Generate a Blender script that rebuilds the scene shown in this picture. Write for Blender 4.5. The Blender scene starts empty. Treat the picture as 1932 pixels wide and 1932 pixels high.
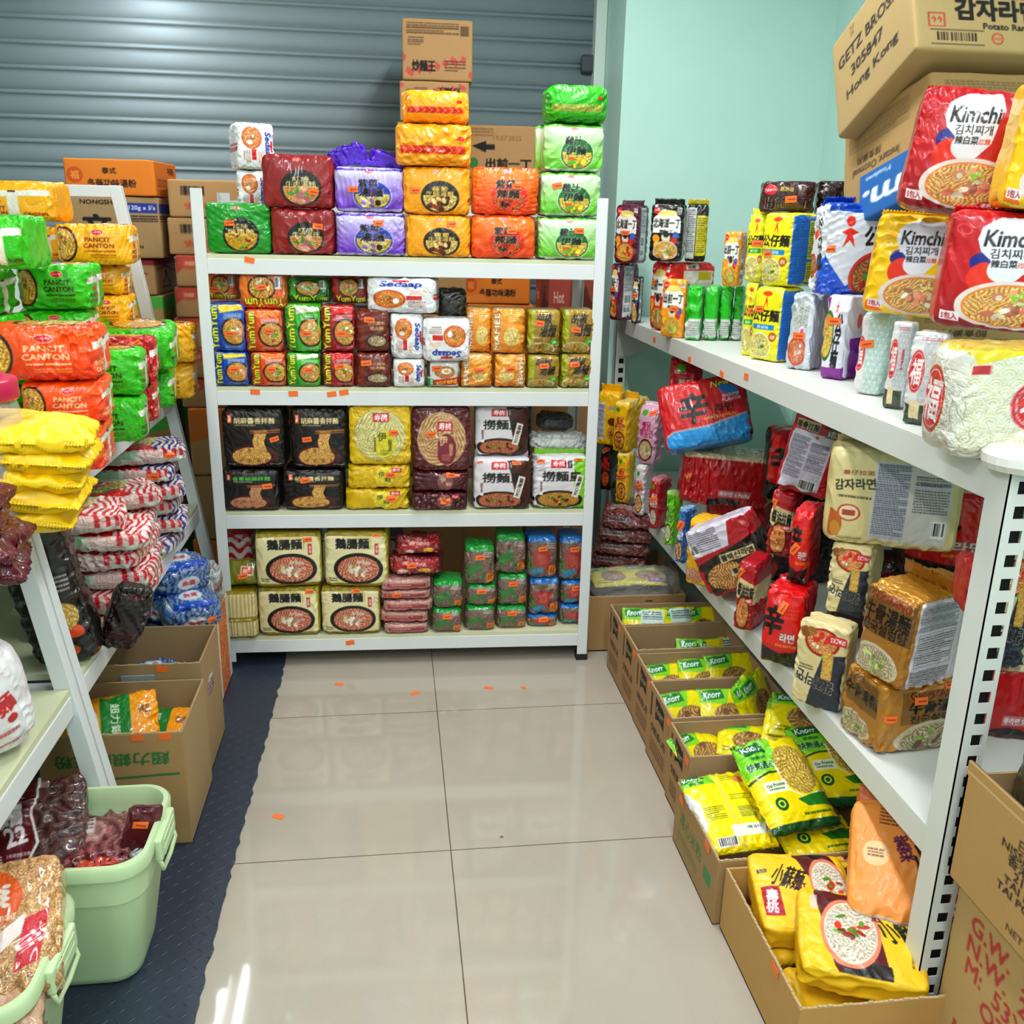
import bpy, math, random
import numpy as np
from mathutils import Matrix, Vector

# ------------------------------------------------------------------ camera
SC = bpy.context.scene
COL = SC.collection
FPX, PITCH, YAW, ROLL, CAMH = 1742.44, .2973, .1321, .0217, 1.401
_cy, _sy, _cp, _sp = math.cos(YAW), math.sin(YAW), math.cos(PITCH), math.sin(PITCH)
CF = np.array([_sy*_cp, _cy*_cp, -_sp]); CR = np.array([_cy, -_sy, 0.]); CU = np.cross(CR, CF)
_c, _s = math.cos(ROLL), math.sin(ROLL)
CR, CU = _c*CR+_s*CU, -_s*CR+_c*CU
CC = np.array([0, 0, CAMH])
cam = bpy.data.cameras.new('camera'); cam.sensor_width = 36; cam.lens = 36*FPX/1932; cam.clip_start = .02
camo = bpy.data.objects.new('camera', cam); COL.objects.link(camo); SC.camera = camo
M = Matrix.Identity(4)
for r in range(3):
    M[r][0], M[r][1], M[r][2], M[r][3] = CR[r], CU[r], -CF[r], CC[r]
camo.matrix_world = M
# ------------------------------------------------------------------ world, exposure, lamps' light and broad fill lights
SC.view_settings.view_transform = 'Standard'; SC.view_settings.look = 'None'
SC.cycles.max_bounces = 8; SC.cycles.diffuse_bounces = 3; SC.cycles.glossy_bounces = 3; SC.cycles.transparent_max_bounces = 8
SC.view_settings.gamma = 1; SC.view_settings.use_curve_mapping = False
SC.view_settings.exposure = 0.0
W = bpy.data.worlds.new('world'); SC.world = W; W.use_nodes = True
W.node_tree.nodes['Background'].inputs[0].default_value = (.9, .95, 1, 1)
W.node_tree.nodes['Background'].inputs[1].default_value = .12
def area(loc, sx, sy, power, rot=(0, 0, 0)):
    l = bpy.data.lights.new('area_light', 'AREA'); l.shape = 'RECTANGLE'; l.size = sx; l.size_y = sy; l.energy = power; l.color = (.97, .985, 1)
    o = bpy.data.objects.new('area_light', l); COL.objects.link(o); o.location = loc; o.rotation_euler = rot
    return o
LAMPS = [(-.85, 3.42), (.45, 2.35), (-1.0, .9), (.45, .2), (1.2, -1.2), (-1.0, -1.3)]
LZ = [2.34, 2.72, 2.72, 2.72, 2.72, 2.72]; LP = [6, 30, 20, 24, 18, 18]
for (x, y), lz, pw in zip(LAMPS, LZ, LP):
    for sx in (-.05, .05): area((x+sx, y, lz-.06), .026, 1.2, pw/2)
for x, y in ((0, -1.6), (-1.6, .2)): area((x, y, 2.5), .9, 1.6, 10, (math.radians(35), 0, 0) if y < 0 else (0, 0, 0))  # broad fill lights out of view, no tube lamp at these spots

# ------------------------------------------------------------------ projection helpers
def ray(px, py): return CF+CR*(px-966)/FPX-CU*(py-966)/FPX
def at(px, py, x=None, y=None, z=None):
    r = ray(px, py)
    for k, i in ((x, 0), (y, 1), (z, 2)):
        if k is not None: return CC+r*(k-CC[i])/r[i]
def depth(P): return float((np.asarray(P)-CC)@CF)

# ------------------------------------------------------------------ materials
def lin(c):
    c = np.asarray(c, float)
    return np.where(c <= .04045, c/12.92, ((c+.055)/1.055)**2.4)
def hx(s):
    s = s.lstrip('#')
    if len(s) == 3: s = ''.join(q*2 for q in s)
    return np.array([int(s[i:i+2], 16)/255 for i in (0, 2, 4)])
MATS = {}
def mat(name, col=None, rough=.5, metal=0., coat=0., bump=0., bscale=40., attr=False, emit=None, trans=0., alpha=1., noise=0., spec=.5, bdetail=3., bdist=.004, crease=False):
    if name in MATS: return MATS[name]
    m = bpy.data.materials.new(name); m.use_nodes = True; nt = m.node_tree; N = nt.nodes; L = nt.links
    b = N['Principled BSDF']; MATS[name] = m
    if attr:
        a = N.new('ShaderNodeAttribute'); a.attribute_name = 'Col'; L.new(a.outputs['Color'], b.inputs['Base Color'])
    else:
        c = tuple(lin(hx(col)))+(1,); b.inputs['Base Color'].default_value = c
        if noise:
            tc = N.new('ShaderNodeTexCoord'); n = N.new('ShaderNodeTexNoise'); n.inputs['Scale'].default_value = 9; n.inputs['Detail'].default_value = 6
            L.new(tc.outputs['Object'], n.inputs['Vector'])
            mx = N.new('ShaderNodeMix'); mx.data_type = 'RGBA'; L.new(n.outputs[0], mx.inputs[0])
            mx.inputs[6].default_value = tuple(lin(hx(col))*(1-noise))+(1,); mx.inputs[7].default_value = tuple(np.clip(lin(hx(col))*(1+noise), 0, 1))+(1,)
            L.new(mx.outputs[2], b.inputs['Base Color'])
    b.inputs['Roughness'].default_value = rough; b.inputs['Metallic'].default_value = metal
    b.inputs['Coat Weight'].default_value = coat; b.inputs['Coat Roughness'].default_value = .08
    b.inputs['Specular IOR Level'].default_value = spec
    if trans: b.inputs['Transmission Weight'].default_value = trans; b.inputs['IOR'].default_value = 1.1
    b.inputs['Alpha'].default_value = alpha
    if emit: b.inputs['Emission Color'].default_value = tuple(lin(hx(emit[0])))+(1,); b.inputs['Emission Strength'].default_value = emit[1]
    if bump:
        tc = N.new('ShaderNodeTexCoord'); n = N.new('ShaderNodeTexNoise'); n.inputs['Scale'].default_value = bscale; n.inputs['Detail'].default_value = bdetail
        n.inputs['Distortion'].default_value = 1.2 if crease else 0
        L.new(tc.outputs['Object'], n.inputs['Vector'])
        src = n.outputs[0]
        if crease:   # film creases: ridges where the noise crosses its middle
            a1 = N.new('ShaderNodeMath'); a1.operation = 'SUBTRACT'; L.new(src, a1.inputs[0]); a1.inputs[1].default_value = .5
            a2 = N.new('ShaderNodeMath'); a2.operation = 'ABSOLUTE'; L.new(a1.outputs[0], a2.inputs[0])
            a3 = N.new('ShaderNodeMath'); a3.operation = 'POWER'; L.new(a2.outputs[0], a3.inputs[0]); a3.inputs[1].default_value = .6
            src = a3.outputs[0]
            n2 = N.new('ShaderNodeTexNoise'); n2.inputs['Scale'].default_value = bscale*3.2; n2.inputs['Detail'].default_value = 2; n2.inputs['Distortion'].default_value = 2.5; L.new(tc.outputs['Object'], n2.inputs['Vector'])
            a4 = N.new('ShaderNodeMath'); a4.operation = 'MULTIPLY_ADD'; L.new(n2.outputs[0], a4.inputs[0]); a4.inputs[1].default_value = .35; L.new(src, a4.inputs[2]); src = a4.outputs[0]
            n3 = N.new('ShaderNodeTexNoise'); n3.inputs['Scale'].default_value = bscale*.55; n3.inputs['Detail'].default_value = 1; L.new(tc.outputs['Object'], n3.inputs['Vector'])
            mr = N.new('ShaderNodeMapRange'); mr.inputs[1].default_value = .42; mr.inputs[2].default_value = .62; mr.inputs[3].default_value = .12; mr.inputs[4].default_value = 1; L.new(n3.outputs[0], mr.inputs[0])
            a5 = N.new('ShaderNodeMath'); a5.operation = 'MULTIPLY'; L.new(src, a5.inputs[0]); L.new(mr.outputs[0], a5.inputs[1]); src = a5.outputs[0]
        bp = N.new('ShaderNodeBump'); bp.inputs['Strength'].default_value = bump; bp.inputs['Distance'].default_value = bdist
        L.new(src, bp.inputs['Height']); L.new(bp.outputs[0], b.inputs['Normal'])
    return m
FILM = mat('printed_film', attr=True, rough=.34, coat=.55, bump=.65, spec=.35, bscale=13, crease=True, bdist=.009)
WRAP = mat('wrapped_film', attr=True, rough=.28, coat=.8, bump=.9, spec=.4, bscale=20, crease=True, bdist=.010)
MATTE = mat('matte_film', attr=True, rough=.45, coat=.1, bump=.35, bscale=14, crease=True, bdist=.006)
FOIL = mat('gold_foil', attr=True, rough=.3, metal=.3, coat=.3, bump=.8, bscale=18, crease=True, bdist=.008)
CARD = mat('printed_card', attr=True, rough=.85, bump=.12, bscale=120, bdist=.001)
PAINT = mat('white_paint', 'e4e8ea', rough=.38, bump=.05, bscale=300, bdist=.0005)
PAINTR = mat('cream_paint', 'd9dcd6', rough=.42, bump=.08, bscale=260, bdist=.0005)
MDF = mat('pale_board', 'd6d9b4', rough=.6, noise=.08)
RUBBER = mat('black_rubber', '16181a', rough=.7)
TAG = mat('orange_label', 'ff7428', rough=.6)
CLEAR = mat('clear_film', 'f4f8fa', rough=.08, alpha=.22, coat=1, bump=1, bscale=25, crease=True, bdist=.01)
NAVY = '1c2433'

# ------------------------------------------------------------------ object helpers
def tagp(o, label=None, cat=None, group=None, kind=None):
    if label: o['label'] = label
    if cat: o['category'] = cat
    if group: o['group'] = group
    if kind: o['kind'] = kind
    return o
def link(name, me, m=None, parent=None, loc=(0, 0, 0), rot=(0, 0, 0)):
    o = bpy.data.objects.new(name, me); COL.objects.link(o)
    if m is not None and me is not None and not me.materials: me.materials.append(m)
    if parent: o.parent = parent
    o.location = loc; o.rotation_euler = rot
    return o
def npmesh(name, V, Fq, C=None, smooth=True):
    me = bpy.data.meshes.new(name); V = np.asarray(V, np.float32); Fq = np.asarray(Fq, np.int32)
    me.vertices.add(len(V)); me.vertices.foreach_set('co', V.ravel())
    me.loops.add(Fq.size); me.loops.foreach_set('vertex_index', Fq.ravel())
    me.polygons.add(len(Fq)); me.polygons.foreach_set('loop_start', np.arange(0, Fq.size, Fq.shape[1], dtype=np.int32))
    me.polygons.foreach_set('loop_total', np.full(len(Fq), Fq.shape[1], np.int32))
    me.polygons.foreach_set('use_smooth', np.full(len(Fq), smooth, bool))
    me.update(calc_edges=True)
    if C is not None:
        g_ = C.mean(1, keepdims=True); C = np.clip(g_+(C-g_)*1.2, 0, 1)**1.12
        a = me.color_attributes.new('Col', 'FLOAT_COLOR', 'POINT')
        a.data.foreach_set('color', np.concatenate([lin(C), np.ones((len(C), 1))], 1).astype(np.float32).ravel())
    return me
class MB:
    'collects boxes and prisms, becomes one mesh'
    def __init__(s): s.v = []; s.f = []
    def box(s, x0, x1, y0, y1, z0, z1):
        n = len(s.v)
        s.v += [(x, y, z) for z in (z0, z1) for x, y in ((x0, y0), (x1, y0), (x1, y1), (x0, y1))]
        s.f += [tuple(n+i for i in q) for q in ((3, 2, 1, 0), (4, 5, 6, 7), (0, 1, 5, 4), (1, 2, 6, 5), (2, 3, 7, 6), (3, 0, 4, 7))]
        return s
    def hexa(s, P):
        n = len(s.v); s.v += [tuple(p) for p in P]
        s.f += [tuple(n+i for i in q) for q in ((3, 2, 1, 0), (4, 5, 6, 7), (0, 1, 5, 4), (1, 2, 6, 5), (2, 3, 7, 6), (3, 0, 4, 7))]
        return s
    def lathe(s, prof, n=32, cx=0, cy=0):
        b = len(s.v)
        for r, z in prof: s.v += [(cx+r*math.cos(2*math.pi*i/n), cy+r*math.sin(2*math.pi*i/n), z) for i in range(n)]
        for k in range(len(prof)-1):
            for i in range(n): s.f.append((b+k*n+i, b+k*n+(i+1) % n, b+(k+1)*n+(i+1) % n, b+(k+1)*n+i))
        s.f.append(tuple(b+i for i in range(n))[::-1]); s.f.append(tuple(b+(len(prof)-1)*n+i for i in range(n)))
        return s
    def tube(s, pts, r, n=8):
        b = len(s.v); pts = [Vector(p) for p in pts]
        for i, p in enumerate(pts):
            d = (pts[min(i+1, len(pts)-1)]-pts[max(i-1, 0)]).normalized()
            a = d.orthogonal().normalized() if i == 0 else (a-d*a.dot(d)).normalized()
            c = d.cross(a)
            s.v += [tuple(p+(a*math.cos(2*math.pi*k/n)+c*math.sin(2*math.pi*k/n))*r) for k in range(n)]
        for i in range(len(pts)-1):
            for k in range(n): s.f.append((b+i*n+k, b+i*n+(k+1) % n, b+(i+1)*n+(k+1) % n, b+(i+1)*n+k))
        s.f.append(tuple(b+i for i in range(n))[::-1]); s.f.append(tuple(b+(len(pts)-1)*n+i for i in range(n)))
        return s
    def build(s, name, m, parent=None, loc=(0, 0, 0), rot=(0, 0, 0), bev=0, smooth=False):
        me = bpy.data.meshes.new(name); me.from_pydata(s.v, [], s.f)
        me.polygons.foreach_set('use_smooth', np.full(len(me.polygons), smooth, bool)); me.update()
        o = link(name, me, m, parent, loc, rot)
        if bev:
            b = o.modifiers.new('bevel', 'BEVEL'); b.width = bev; b.segments = 2; b.limit_method = 'ANGLE'
        return o
def empty(name, label, cat, loc=(0, 0, 0), rot=(0, 0, 0), group=None):
    o = bpy.data.objects.new(name, None); COL.objects.link(o); o.location = loc; o.rotation_euler = rot; o.empty_display_size = .1
    return tagp(o, label, cat, group)

# ------------------------------------------------------------------ printed artwork, rasterised into numbers and carried as vertex colours
_TM = {}
def tmask(s, bold=0):
    key = (s, bold)
    if key in _TM: return _TM[key]
    if bold:
        m = tmask(s, 0); m = np.pad(m, bold+1); o = m.copy()
        for dx in range(-bold, bold+1):
            for dy in range(-bold, bold+1):
                if dx*dx+dy*dy <= bold*bold+1: o = np.maximum(o, np.roll(np.roll(m, dx, 1), dy, 0))
        _TM[key] = o; return o
    c = bpy.data.curves.new('t', 'FONT'); c.body = s; c.resolution_u = 2; c.space_line = .88
    if '\n' in s: c.align_x = 'CENTER'
    o = bpy.data.objects.new('t', c); COL.objects.link(o); me = o.to_mesh(); me.calc_loop_triangles()
    V = np.zeros(len(me.vertices)*3); me.vertices.foreach_get('co', V); V = V.reshape(-1, 3)[:, :2]
    T = np.zeros(len(me.loop_triangles)*3, int); me.loop_triangles.foreach_get('vertices', T); T = T.reshape(-1, 3)
    o.to_mesh_clear(); bpy.data.objects.remove(o); bpy.data.curves.remove(c)
    K = 92.; mn = V.min(0); mx = V.max(0); Wp, Hp = (np.ceil((mx-mn)*K)+2).astype(int)
    P = (V-mn)*K+1; m = np.zeros((Hp, Wp))
    for a, b, c3 in P[T]:
        x0, y0 = np.floor(np.minimum(np.minimum(a, b), c3)).astype(int); x1, y1 = np.ceil(np.maximum(np.maximum(a, b), c3)).astype(int)
        X, Y = np.meshgrid(np.arange(x0, x1+1)+.5, np.arange(y0, y1+1)+.5)
        e = lambda p, q: (q[0]-p[0])*(Y-p[1])-(q[1]-p[1])*(X-p[0])
        e1, e2, e3 = e(a, b), e(b, c3), e(c3, a)
        ins = ((e1 >= -.01) & (e2 >= -.01) & (e3 >= -.01)) | ((e1 <= .01) & (e2 <= .01) & (e3 <= .01))
        yy, xx = np.where(ins); yy = np.clip(yy+y0, 0, Hp-1); xx = np.clip(xx+x0, 0, Wp-1); m[yy, xx] = 1
    _TM[key] = m[::-1].copy(); return _TM[key]
class Art:
    def __init__(s, W, H, bg='fff'):
        s.W, s.H = W, H; s.a = np.empty((H, W, 3)); s.a[:] = hx(bg); s.Y, s.X = np.mgrid[0:H, 0:W]+.5; s.rn = np.random.RandomState(W*7+H); s.sides = {}
    def _b(s, m, c, al=1.):
        c = hx(c) if isinstance(c, str) else c; m = np.clip(m, 0, 1)[..., None]*al; s.a = s.a*(1-m)+c*m; return s
    def rect(s, x0, y0, x1, y1, c, al=1): return s._b((s.X >= x0*s.W) & (s.X < x1*s.W) & (s.Y >= y0*s.H) & (s.Y < y1*s.H), c, al)
    def ell(s, cx, cy, rx, ry, c, rot=0, al=1):
        x = s.X-cx*s.W; y = s.Y-cy*s.H; a = math.radians(rot); u = x*math.cos(a)+y*math.sin(a); v = -x*math.sin(a)+y*math.cos(a)
        d = np.sqrt((u/(rx*s.W))**2+(v/(ry*s.W))**2); return s._b((1-d)*min(rx, ry)*s.W+.5, c, al)
    def poly(s, pts, c, al=1):
        P = [(x*s.W, y*s.H) for x, y in pts]; ins = np.zeros(s.X.shape, bool)
        for (x0, y0), (x1, y1) in zip(P, P[1:]+P[:1]):
            if y0 == y1: continue
            ins ^= ((y0 > s.Y) != (y1 > s.Y)) & (s.X < (x1-x0)*(s.Y-y0)/(y1-y0)+x0)
        return s._b(ins, c, al)
    def line(s, pts, c, w=.01, al=1):
        for (x0, y0), (x1, y1) in zip(pts, pts[1:]):
            x0 *= s.W; x1 *= s.W; y0 *= s.H; y1 *= s.H; dx, dy = x1-x0, y1-y0; L = dx*dx+dy*dy+1e-9
            t = np.clip(((s.X-x0)*dx+(s.Y-y0)*dy)/L, 0, 1); s._b(w*s.W/2+.5-np.hypot(s.X-x0-t*dx, s.Y-y0-t*dy), c, al)
        return s
    def grad(s, y0, y1, c0, c1, x0=0, x1=1):
        t = np.clip((s.Y/s.H-y0)/(y1-y0), 0, 1)[..., None]; g = hx(c0)*(1-t)+hx(c1)*t; m = ((s.X >= x0*s.W) & (s.X < x1*s.W) & (s.Y >= y0*s.H) & (s.Y < y1*s.H))[..., None]
        s.a = np.where(m, g, s.a); return s
    def text(s, t, cx, cy, w, h, c, rot=0, bold=0, out=None, ow=3, shear=0):
        if out is not None: s.text(t, cx, cy, w*1.04, h*1.06, out, rot, bold+ow, None, 0, shear)
        m = tmask(t, bold); Hm, Wm = m.shape
        if 45 < abs(rot) < 135: lw, lh = w*s.H, h*s.W
        else: lw, lh = w*s.W, h*s.H
        a = math.radians(rot); x = s.X-cx*s.W; y = s.Y-cy*s.H
        u = x*math.cos(a)-y*math.sin(a); v = x*math.sin(a)+y*math.cos(a); u = u+shear*v
        uu = (u/lw+.5)*Wm; vv = (v/lh+.5)*Hm; ok = (uu > -1) & (uu < Wm) & (vv > -1) & (vv < Hm)
        I = np.cumsum(np.cumsum(np.pad(m, ((1, 0), (1, 0))), 0), 1); rx = max(.5, Wm/lw/2); ry = max(.5, Hm/lh/2)
        x0 = np.clip(uu[ok]-rx, 0, Wm).astype(int); x1 = np.clip(uu[ok]+rx+.5, 0, Wm).astype(int); y0 = np.clip(vv[ok]-ry, 0, Hm).astype(int); y1 = np.clip(vv[ok]+ry+.5, 0, Hm).astype(int)
        k = (I[y1, x1]-I[y0, x1]-I[y1, x0]+I[y0, x0])/np.maximum(1, (x1-x0)*(y1-y0))
        M_ = np.zeros(s.X.shape); M_[ok] = k*1.15; return s._b(M_, c)
    def fine(s, x0, y0, x1, y1, n, c, al=.75):
        'rows of print too small to read'
        hh = (y1-y0)/n
        for i in range(n):
            y = y0+i*hh; e = x1-(s.rn.rand()*.35*(x1-x0) if i % 4 == 3 else 0); m = (s.Y >= y*s.H) & (s.Y < (y+hh*.55)*s.H) & (s.X >= x0*s.W) & (s.X < e*s.W)
            g = (np.sin(s.X*1.9+i*2.1)+np.sin(s.X*.83+i*5)+.9 > 0); s._b(m & g, c, al)
        return s
    def bars(s, x0, y0, x1, y1, c='111', bg='f4f4f4'):
        s.rect(x0, y0, x1, y1, bg); r = np.random.RandomState(5); x = x0+.06*(x1-x0)
        while x < x1-.06*(x1-x0):
            w = (x1-x0)*r.choice([.015, .03, .045]); s.rect(x, y0+.08*(y1-y0), min(x+w, x1), y1-.15*(y1-y0), c); x += w+(x1-x0)*r.choice([.02, .035])
        return s
    def noodle(s, m, c1, c2, fr=1., seed=0, c3=None):
        'wavy strands inside mask m'
        r = np.random.RandomState(seed+11); X, Y = s.X/s.W*100*fr, s.Y/s.W*100*fr; val = np.zeros(X.shape); best = np.full(X.shape, -9.)
        for i in range(7):
            a = r.rand()*math.pi; k = np.array([math.cos(a), math.sin(a)]); p = r.rand(6)*6.28
            wx = X+2.2*np.sin(Y*.21+p[0])+1.2*np.sin(Y*.5+p[1]); wy = Y+2.2*np.sin(X*.19+p[2])+1.1*np.sin(X*.47+p[3])
            u = wx*k[0]+wy*k[1]; pr = np.sin(X*.13*k[1]+Y*.11*k[0]+p[4])+np.sin(X*.07+Y*.17*k[1]+p[5]); t = .5+.5*np.sin(u*1.55)
            sel = pr > best; val = np.where(sel, t, val); best = np.where(sel, pr, best)
        t = val[..., None]**.8; g = hx(c2)*(1-t)+hx(c1)*t; gr = np.repeat(np.repeat(s.rn.rand(s.H//2+1, s.W//2+1), 2, 0), 2, 1)[:s.H, :s.W, None]; g = np.clip(g*(.66+.6*gr), 0, 1)
        if c3: q = (np.sin(X*.3+seed)+np.sin(Y*.27+seed*2) > 1.1)[..., None]*.5; g = g*(1-q)+hx(c3)*q
        m = np.clip(m, 0, 1)[..., None]; s.a = s.a*(1-m)+g*m; return s
    def em(s, cx, cy, rx, ry, rot=0):
        x = s.X-cx*s.W; y = s.Y-cy*s.H; a = math.radians(rot); u = x*math.cos(a)+y*math.sin(a); v = -x*math.sin(a)+y*math.cos(a)
        return (1-np.sqrt((u/(rx*s.W))**2+(v/(ry*s.W))**2))*min(rx, ry)*s.W+.5
    def bowl(s, cx, cy, rx, ry, rim='fff', soup='d98d3a', n1='f3d58c', n2='b9752c', tops=(), fr=1., seed=0, rot=0, half=None):
        keep = s.a.copy()
        s.ell(cx, cy, rx, ry, rim, rot); s.ell(cx, cy, rx*.88, ry*.86, soup, rot); s.noodle(s.em(cx, cy, rx*.84, ry*.8, rot), n1, n2, fr, seed)
        r = np.random.RandomState(seed+3)
        for c, n, sz in tops:
            for i in range(n):
                a = r.rand()*6.28; q = r.rand()**.7*.55; s.ell(cx+rx*q*math.cos(a), cy+ry*q*math.sin(a)*s.W/s.H, rx*sz*(.6+.6*r.rand()), rx*sz*(.35+.4*r.rand()), tuple2(c, r), r.rand()*180)
        if half is not None: s.a = np.where((s.Y < half*s.H)[..., None], keep, s.a)
        return s
    def wave(s, x0, y0, x1, y1, c, fr=10, rows=9, al=.8):
        m = (s.X >= x0*s.W) & (s.X < x1*s.W) & (s.Y >= y0*s.H) & (s.Y < y1*s.H); R = s.W/fr; g = np.zeros(s.X.shape); d0 = np.full(s.X.shape, 1e9)
        hrow = R*.5; n = int(s.H/hrow)+3; out = np.zeros(s.X.shape)
        for j in range(n):          # scales overlap downwards
            yc = j*hrow+hrow; off = (j % 2)*R/2; xc = (np.round((s.X-off)/R))*R+off; d = np.hypot(s.X-xc, s.Y-yc-0); ins = (d < R/2+.3) & (s.Y <= yc)
            ring = np.cos(d/(R/2)*3*2*math.pi)*.5+.5; out = np.where(ins, ring > .6, out)
        return s._b(m & (out > .5), c, al)
    def side(s, **k): s.sides.update(k); return s
    def samp(s, u, v, du, dv):
        acc = 0
        for a in (-.33, 0, .33):
            for b in (-.33, 0, .33):
                x = np.clip(((u+a*du)*s.W).astype(int), 0, s.W-1); y = np.clip(((1-(v+b*dv))*s.H).astype(int), 0, s.H-1); acc = acc+s.a[y, x]
        return acc/9
def tuple2(c, r):
    q = hx(c) if isinstance(c, str) else c
    return np.clip(q*(.8+.4*r.rand()), 0, 1)

# ------------------------------------------------------------------ soft bag and box bodies
def wob(P, fr, seed, n=7):
    r = np.random.RandomState(abs(int(seed))); o = 0
    for i in range(n):
        k = r.randn(3)*fr*(1+.35*i); o = o+np.sin(P@k+r.rand()*6.28)/(1+.35*i)
    return o/2.2
FACES = {'front': (0, 2, 1, 0), 'back': (0, 2, 1, 1), 'left': (1, 2, 0, 0), 'right': (1, 2, 0, 1), 'bottom': (0, 1, 2, 0), 'top': (0, 1, 2, 1)}
def body(w, h, d, art, n=(60, 16, 70), p=10, amp=.003, fr=34, seed=0, bulge=.006, lens=0, pinch=0, faces=None, flat=False, crush=0, zig=0):
    '''closed skin on a cube grid: base at z=0, front looks to -y. art: Art or hex for the front, art.sides for the rest'''
    nx, ny, nz = n; N = np.array([nx, ny, nz]); keys = []; quads = []; cols = []; pr = {}
    def fcol(face, U, Vv, du, dv):
        a = (faces or {}).get(face)
        if a is None and isinstance(art, Art): a = art.sides.get(face)
        if a is None and face != 'front':
            if isinstance(art, Art):
                if face in ('left', 'right', 'back'):
                    x = int((.02 if face == 'left' else .98)*(art.W-1)); y = np.clip(((1-Vv)*art.H).astype(int), 0, art.H-1); return art.a[y, x]
                y = int((.015 if face == 'top' else .985)*(art.H-1)); return np.tile(np.median(art.a[y], 0), (len(U), 1))
            a = art
        if a is None: a = art
        if isinstance(a, Art): return a.samp(U, Vv, du, dv)
        return np.tile(hx(a), (len(U), 1))
    off = 0; allk = []; allc = []; F = []
    for face in ('front', 'right', 'left', 'top', 'back', 'bottom'):
        a, b, cax, side = FACES[face]; na, nb = N[a], N[b]
        A, B = np.meshgrid(np.arange(na+1), np.arange(nb+1), indexing='ij'); K = np.zeros((na+1, nb+1, 3), int); K[..., a] = A; K[..., b] = B; K[..., cax] = side*N[cax]
        U, Vv = (A/na).ravel(), (B/nb).ravel()
        if face in ('back', 'left'): U = 1-U
        if face == 'bottom': Vv = 1-Vv
        allc.append(fcol(face, U, Vv, 1/na, 1/nb)); allk.append(K.reshape(-1, 3))
        I = off+A*(nb+1)+B; q = np.stack([I[:-1, :-1], I[1:, :-1], I[1:, 1:], I[:-1, 1:]], -1).reshape(-1, 4)
        if face in ('back', 'left', 'bottom'): q = q[:, ::-1]
        F.append(q); off += K.shape[0]*K.shape[1]
    K = np.concatenate(allk); C = np.concatenate(allc); F = np.concatenate(F)
    code = (K[:, 0]*4096+K[:, 1])*4096+K[:, 2]; _, first, inv = np.unique(code, return_index=True, return_inverse=True)
    K = K[first]; C = C[first]; F = inv.reshape(-1)[F]
    s = 2*K/N-1.
    if flat:
        q = s.copy()
    else:
        q = s/((np.abs(s)**p).sum(1)**(1/p))[:, None]
    P = q*np.array([w, d, h])/2
    if lens:
        e = np.clip((1-np.abs(s[:, 0])**4)*(1-np.abs(s[:, 2])**4*1.0), 0, 1)**.6
        P = s*np.array([w, 0, h])/2; P[:, 1] = s[:, 1]*(.0012+d/2*e)
    nrm = s**5; nrm = nrm/np.maximum(1e-6, np.linalg.norm(nrm, axis=1))[:, None]
    if bulge: P[:, 1] += -bulge*np.sign(-s[:, 1])*0 + s[:, 1]*bulge*(1-s[:, 0]**2)*(1-s[:, 2]**2)
    if pinch:   # gussets drawn in towards the top edge
        t = np.clip((s[:, 2]-.55)/.45, 0, 1); P[:, 1] *= 1-pinch*t**1.5
    if crush: P[:, 0] *= 1-crush*(.5+.5*s[:, 2]); 
    if amp:
        w1 = wob(P, fr, seed+1); w2 = 1-np.abs(wob(P, fr*1.7, seed+9))*2.0
        e = 1+.9*np.abs(s[:, 2])**4
        ab = np.sort(np.abs(s), axis=1)[:, 1]; e = .22+1.1*ab**5+1.3*np.clip(wob(P, fr*.28, seed+21)-.25, 0, 1)
        P = P+nrm*(amp*e*(.5*w1+.75*w2-.6))[:, None]
    if zig: P[:, 2] += (np.abs(s[:, 2]) > .97)*np.sign(s[:, 2])*.0025*np.where(K[:, 0] % 2 == 0, 1, -1)
    P[:, 2] = np.maximum(P[:, 2], -h/2); P[:, 2] += h/2
    me = npmesh('body', P, F, C)
    fr_ = K[:, 1] == 0; G = np.zeros((nx+1, nz+1, 3)); G[K[fr_, 0], K[fr_, 2]] = P[fr_]
    return me, G
def patch(G, u, v, wu, wv, ang, off=.0012, nu=6, nv=4):
    'a small sheet that follows the front surface'
    nx, nz = G.shape[0]-1, G.shape[1]-1; a = math.radians(ang); Vt = []
    size = np.linalg.norm(G[-1, nz//2]-G[0, nz//2]), np.linalg.norm(G[nx//2, -1]-G[nx//2, 0])
    for dz in (off, off+.0008):
        for i in range(nu+1):
            for j in range(nv+1):
                x = (i/nu-.5)*wu; y = (j/nv-.5)*wv; X = x*math.cos(a)-y*math.sin(a); Y = x*math.sin(a)+y*math.cos(a)
                uu = min(max(u+X/size[0], .01), .99)*nx; vv = min(max(v+Y/size[1], .01), .99)*nz; i0, j0 = int(uu), int(vv); fu, fv = uu-i0, vv-j0
                i1, j1 = min(i0+1, nx), min(j0+1, nz)
                p = G[i0, j0]*(1-fu)*(1-fv)+G[i1, j0]*fu*(1-fv)+G[i0, j1]*(1-fu)*fv+G[i1, j1]*fu*fv
                Vt.append(p+np.array([0, -dz, 0]))
    m = nv+1; k = (nu+1)*m; Fq = []
    for i in range(nu):
        for j in range(nv):
            a0 = i*m+j; Fq.append((a0, a0+1, a0+m+1, a0+m)); Fq.append((k+a0, k+a0+m, k+a0+m+1, k+a0+1))
    for i in range(nu):
        for a0, b0 in ((i*m, (i+1)*m), ((i+1)*m+nv, i*m+nv)): Fq.append((a0, b0, b0+k, a0+k))
    for j in range(nv):
        for a0, b0 in ((j+1, j), (nu*m+j, nu*m+j+1)): Fq.append((a0, b0, b0+k, a0+k))
    return np.array(Vt), Fq
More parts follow.
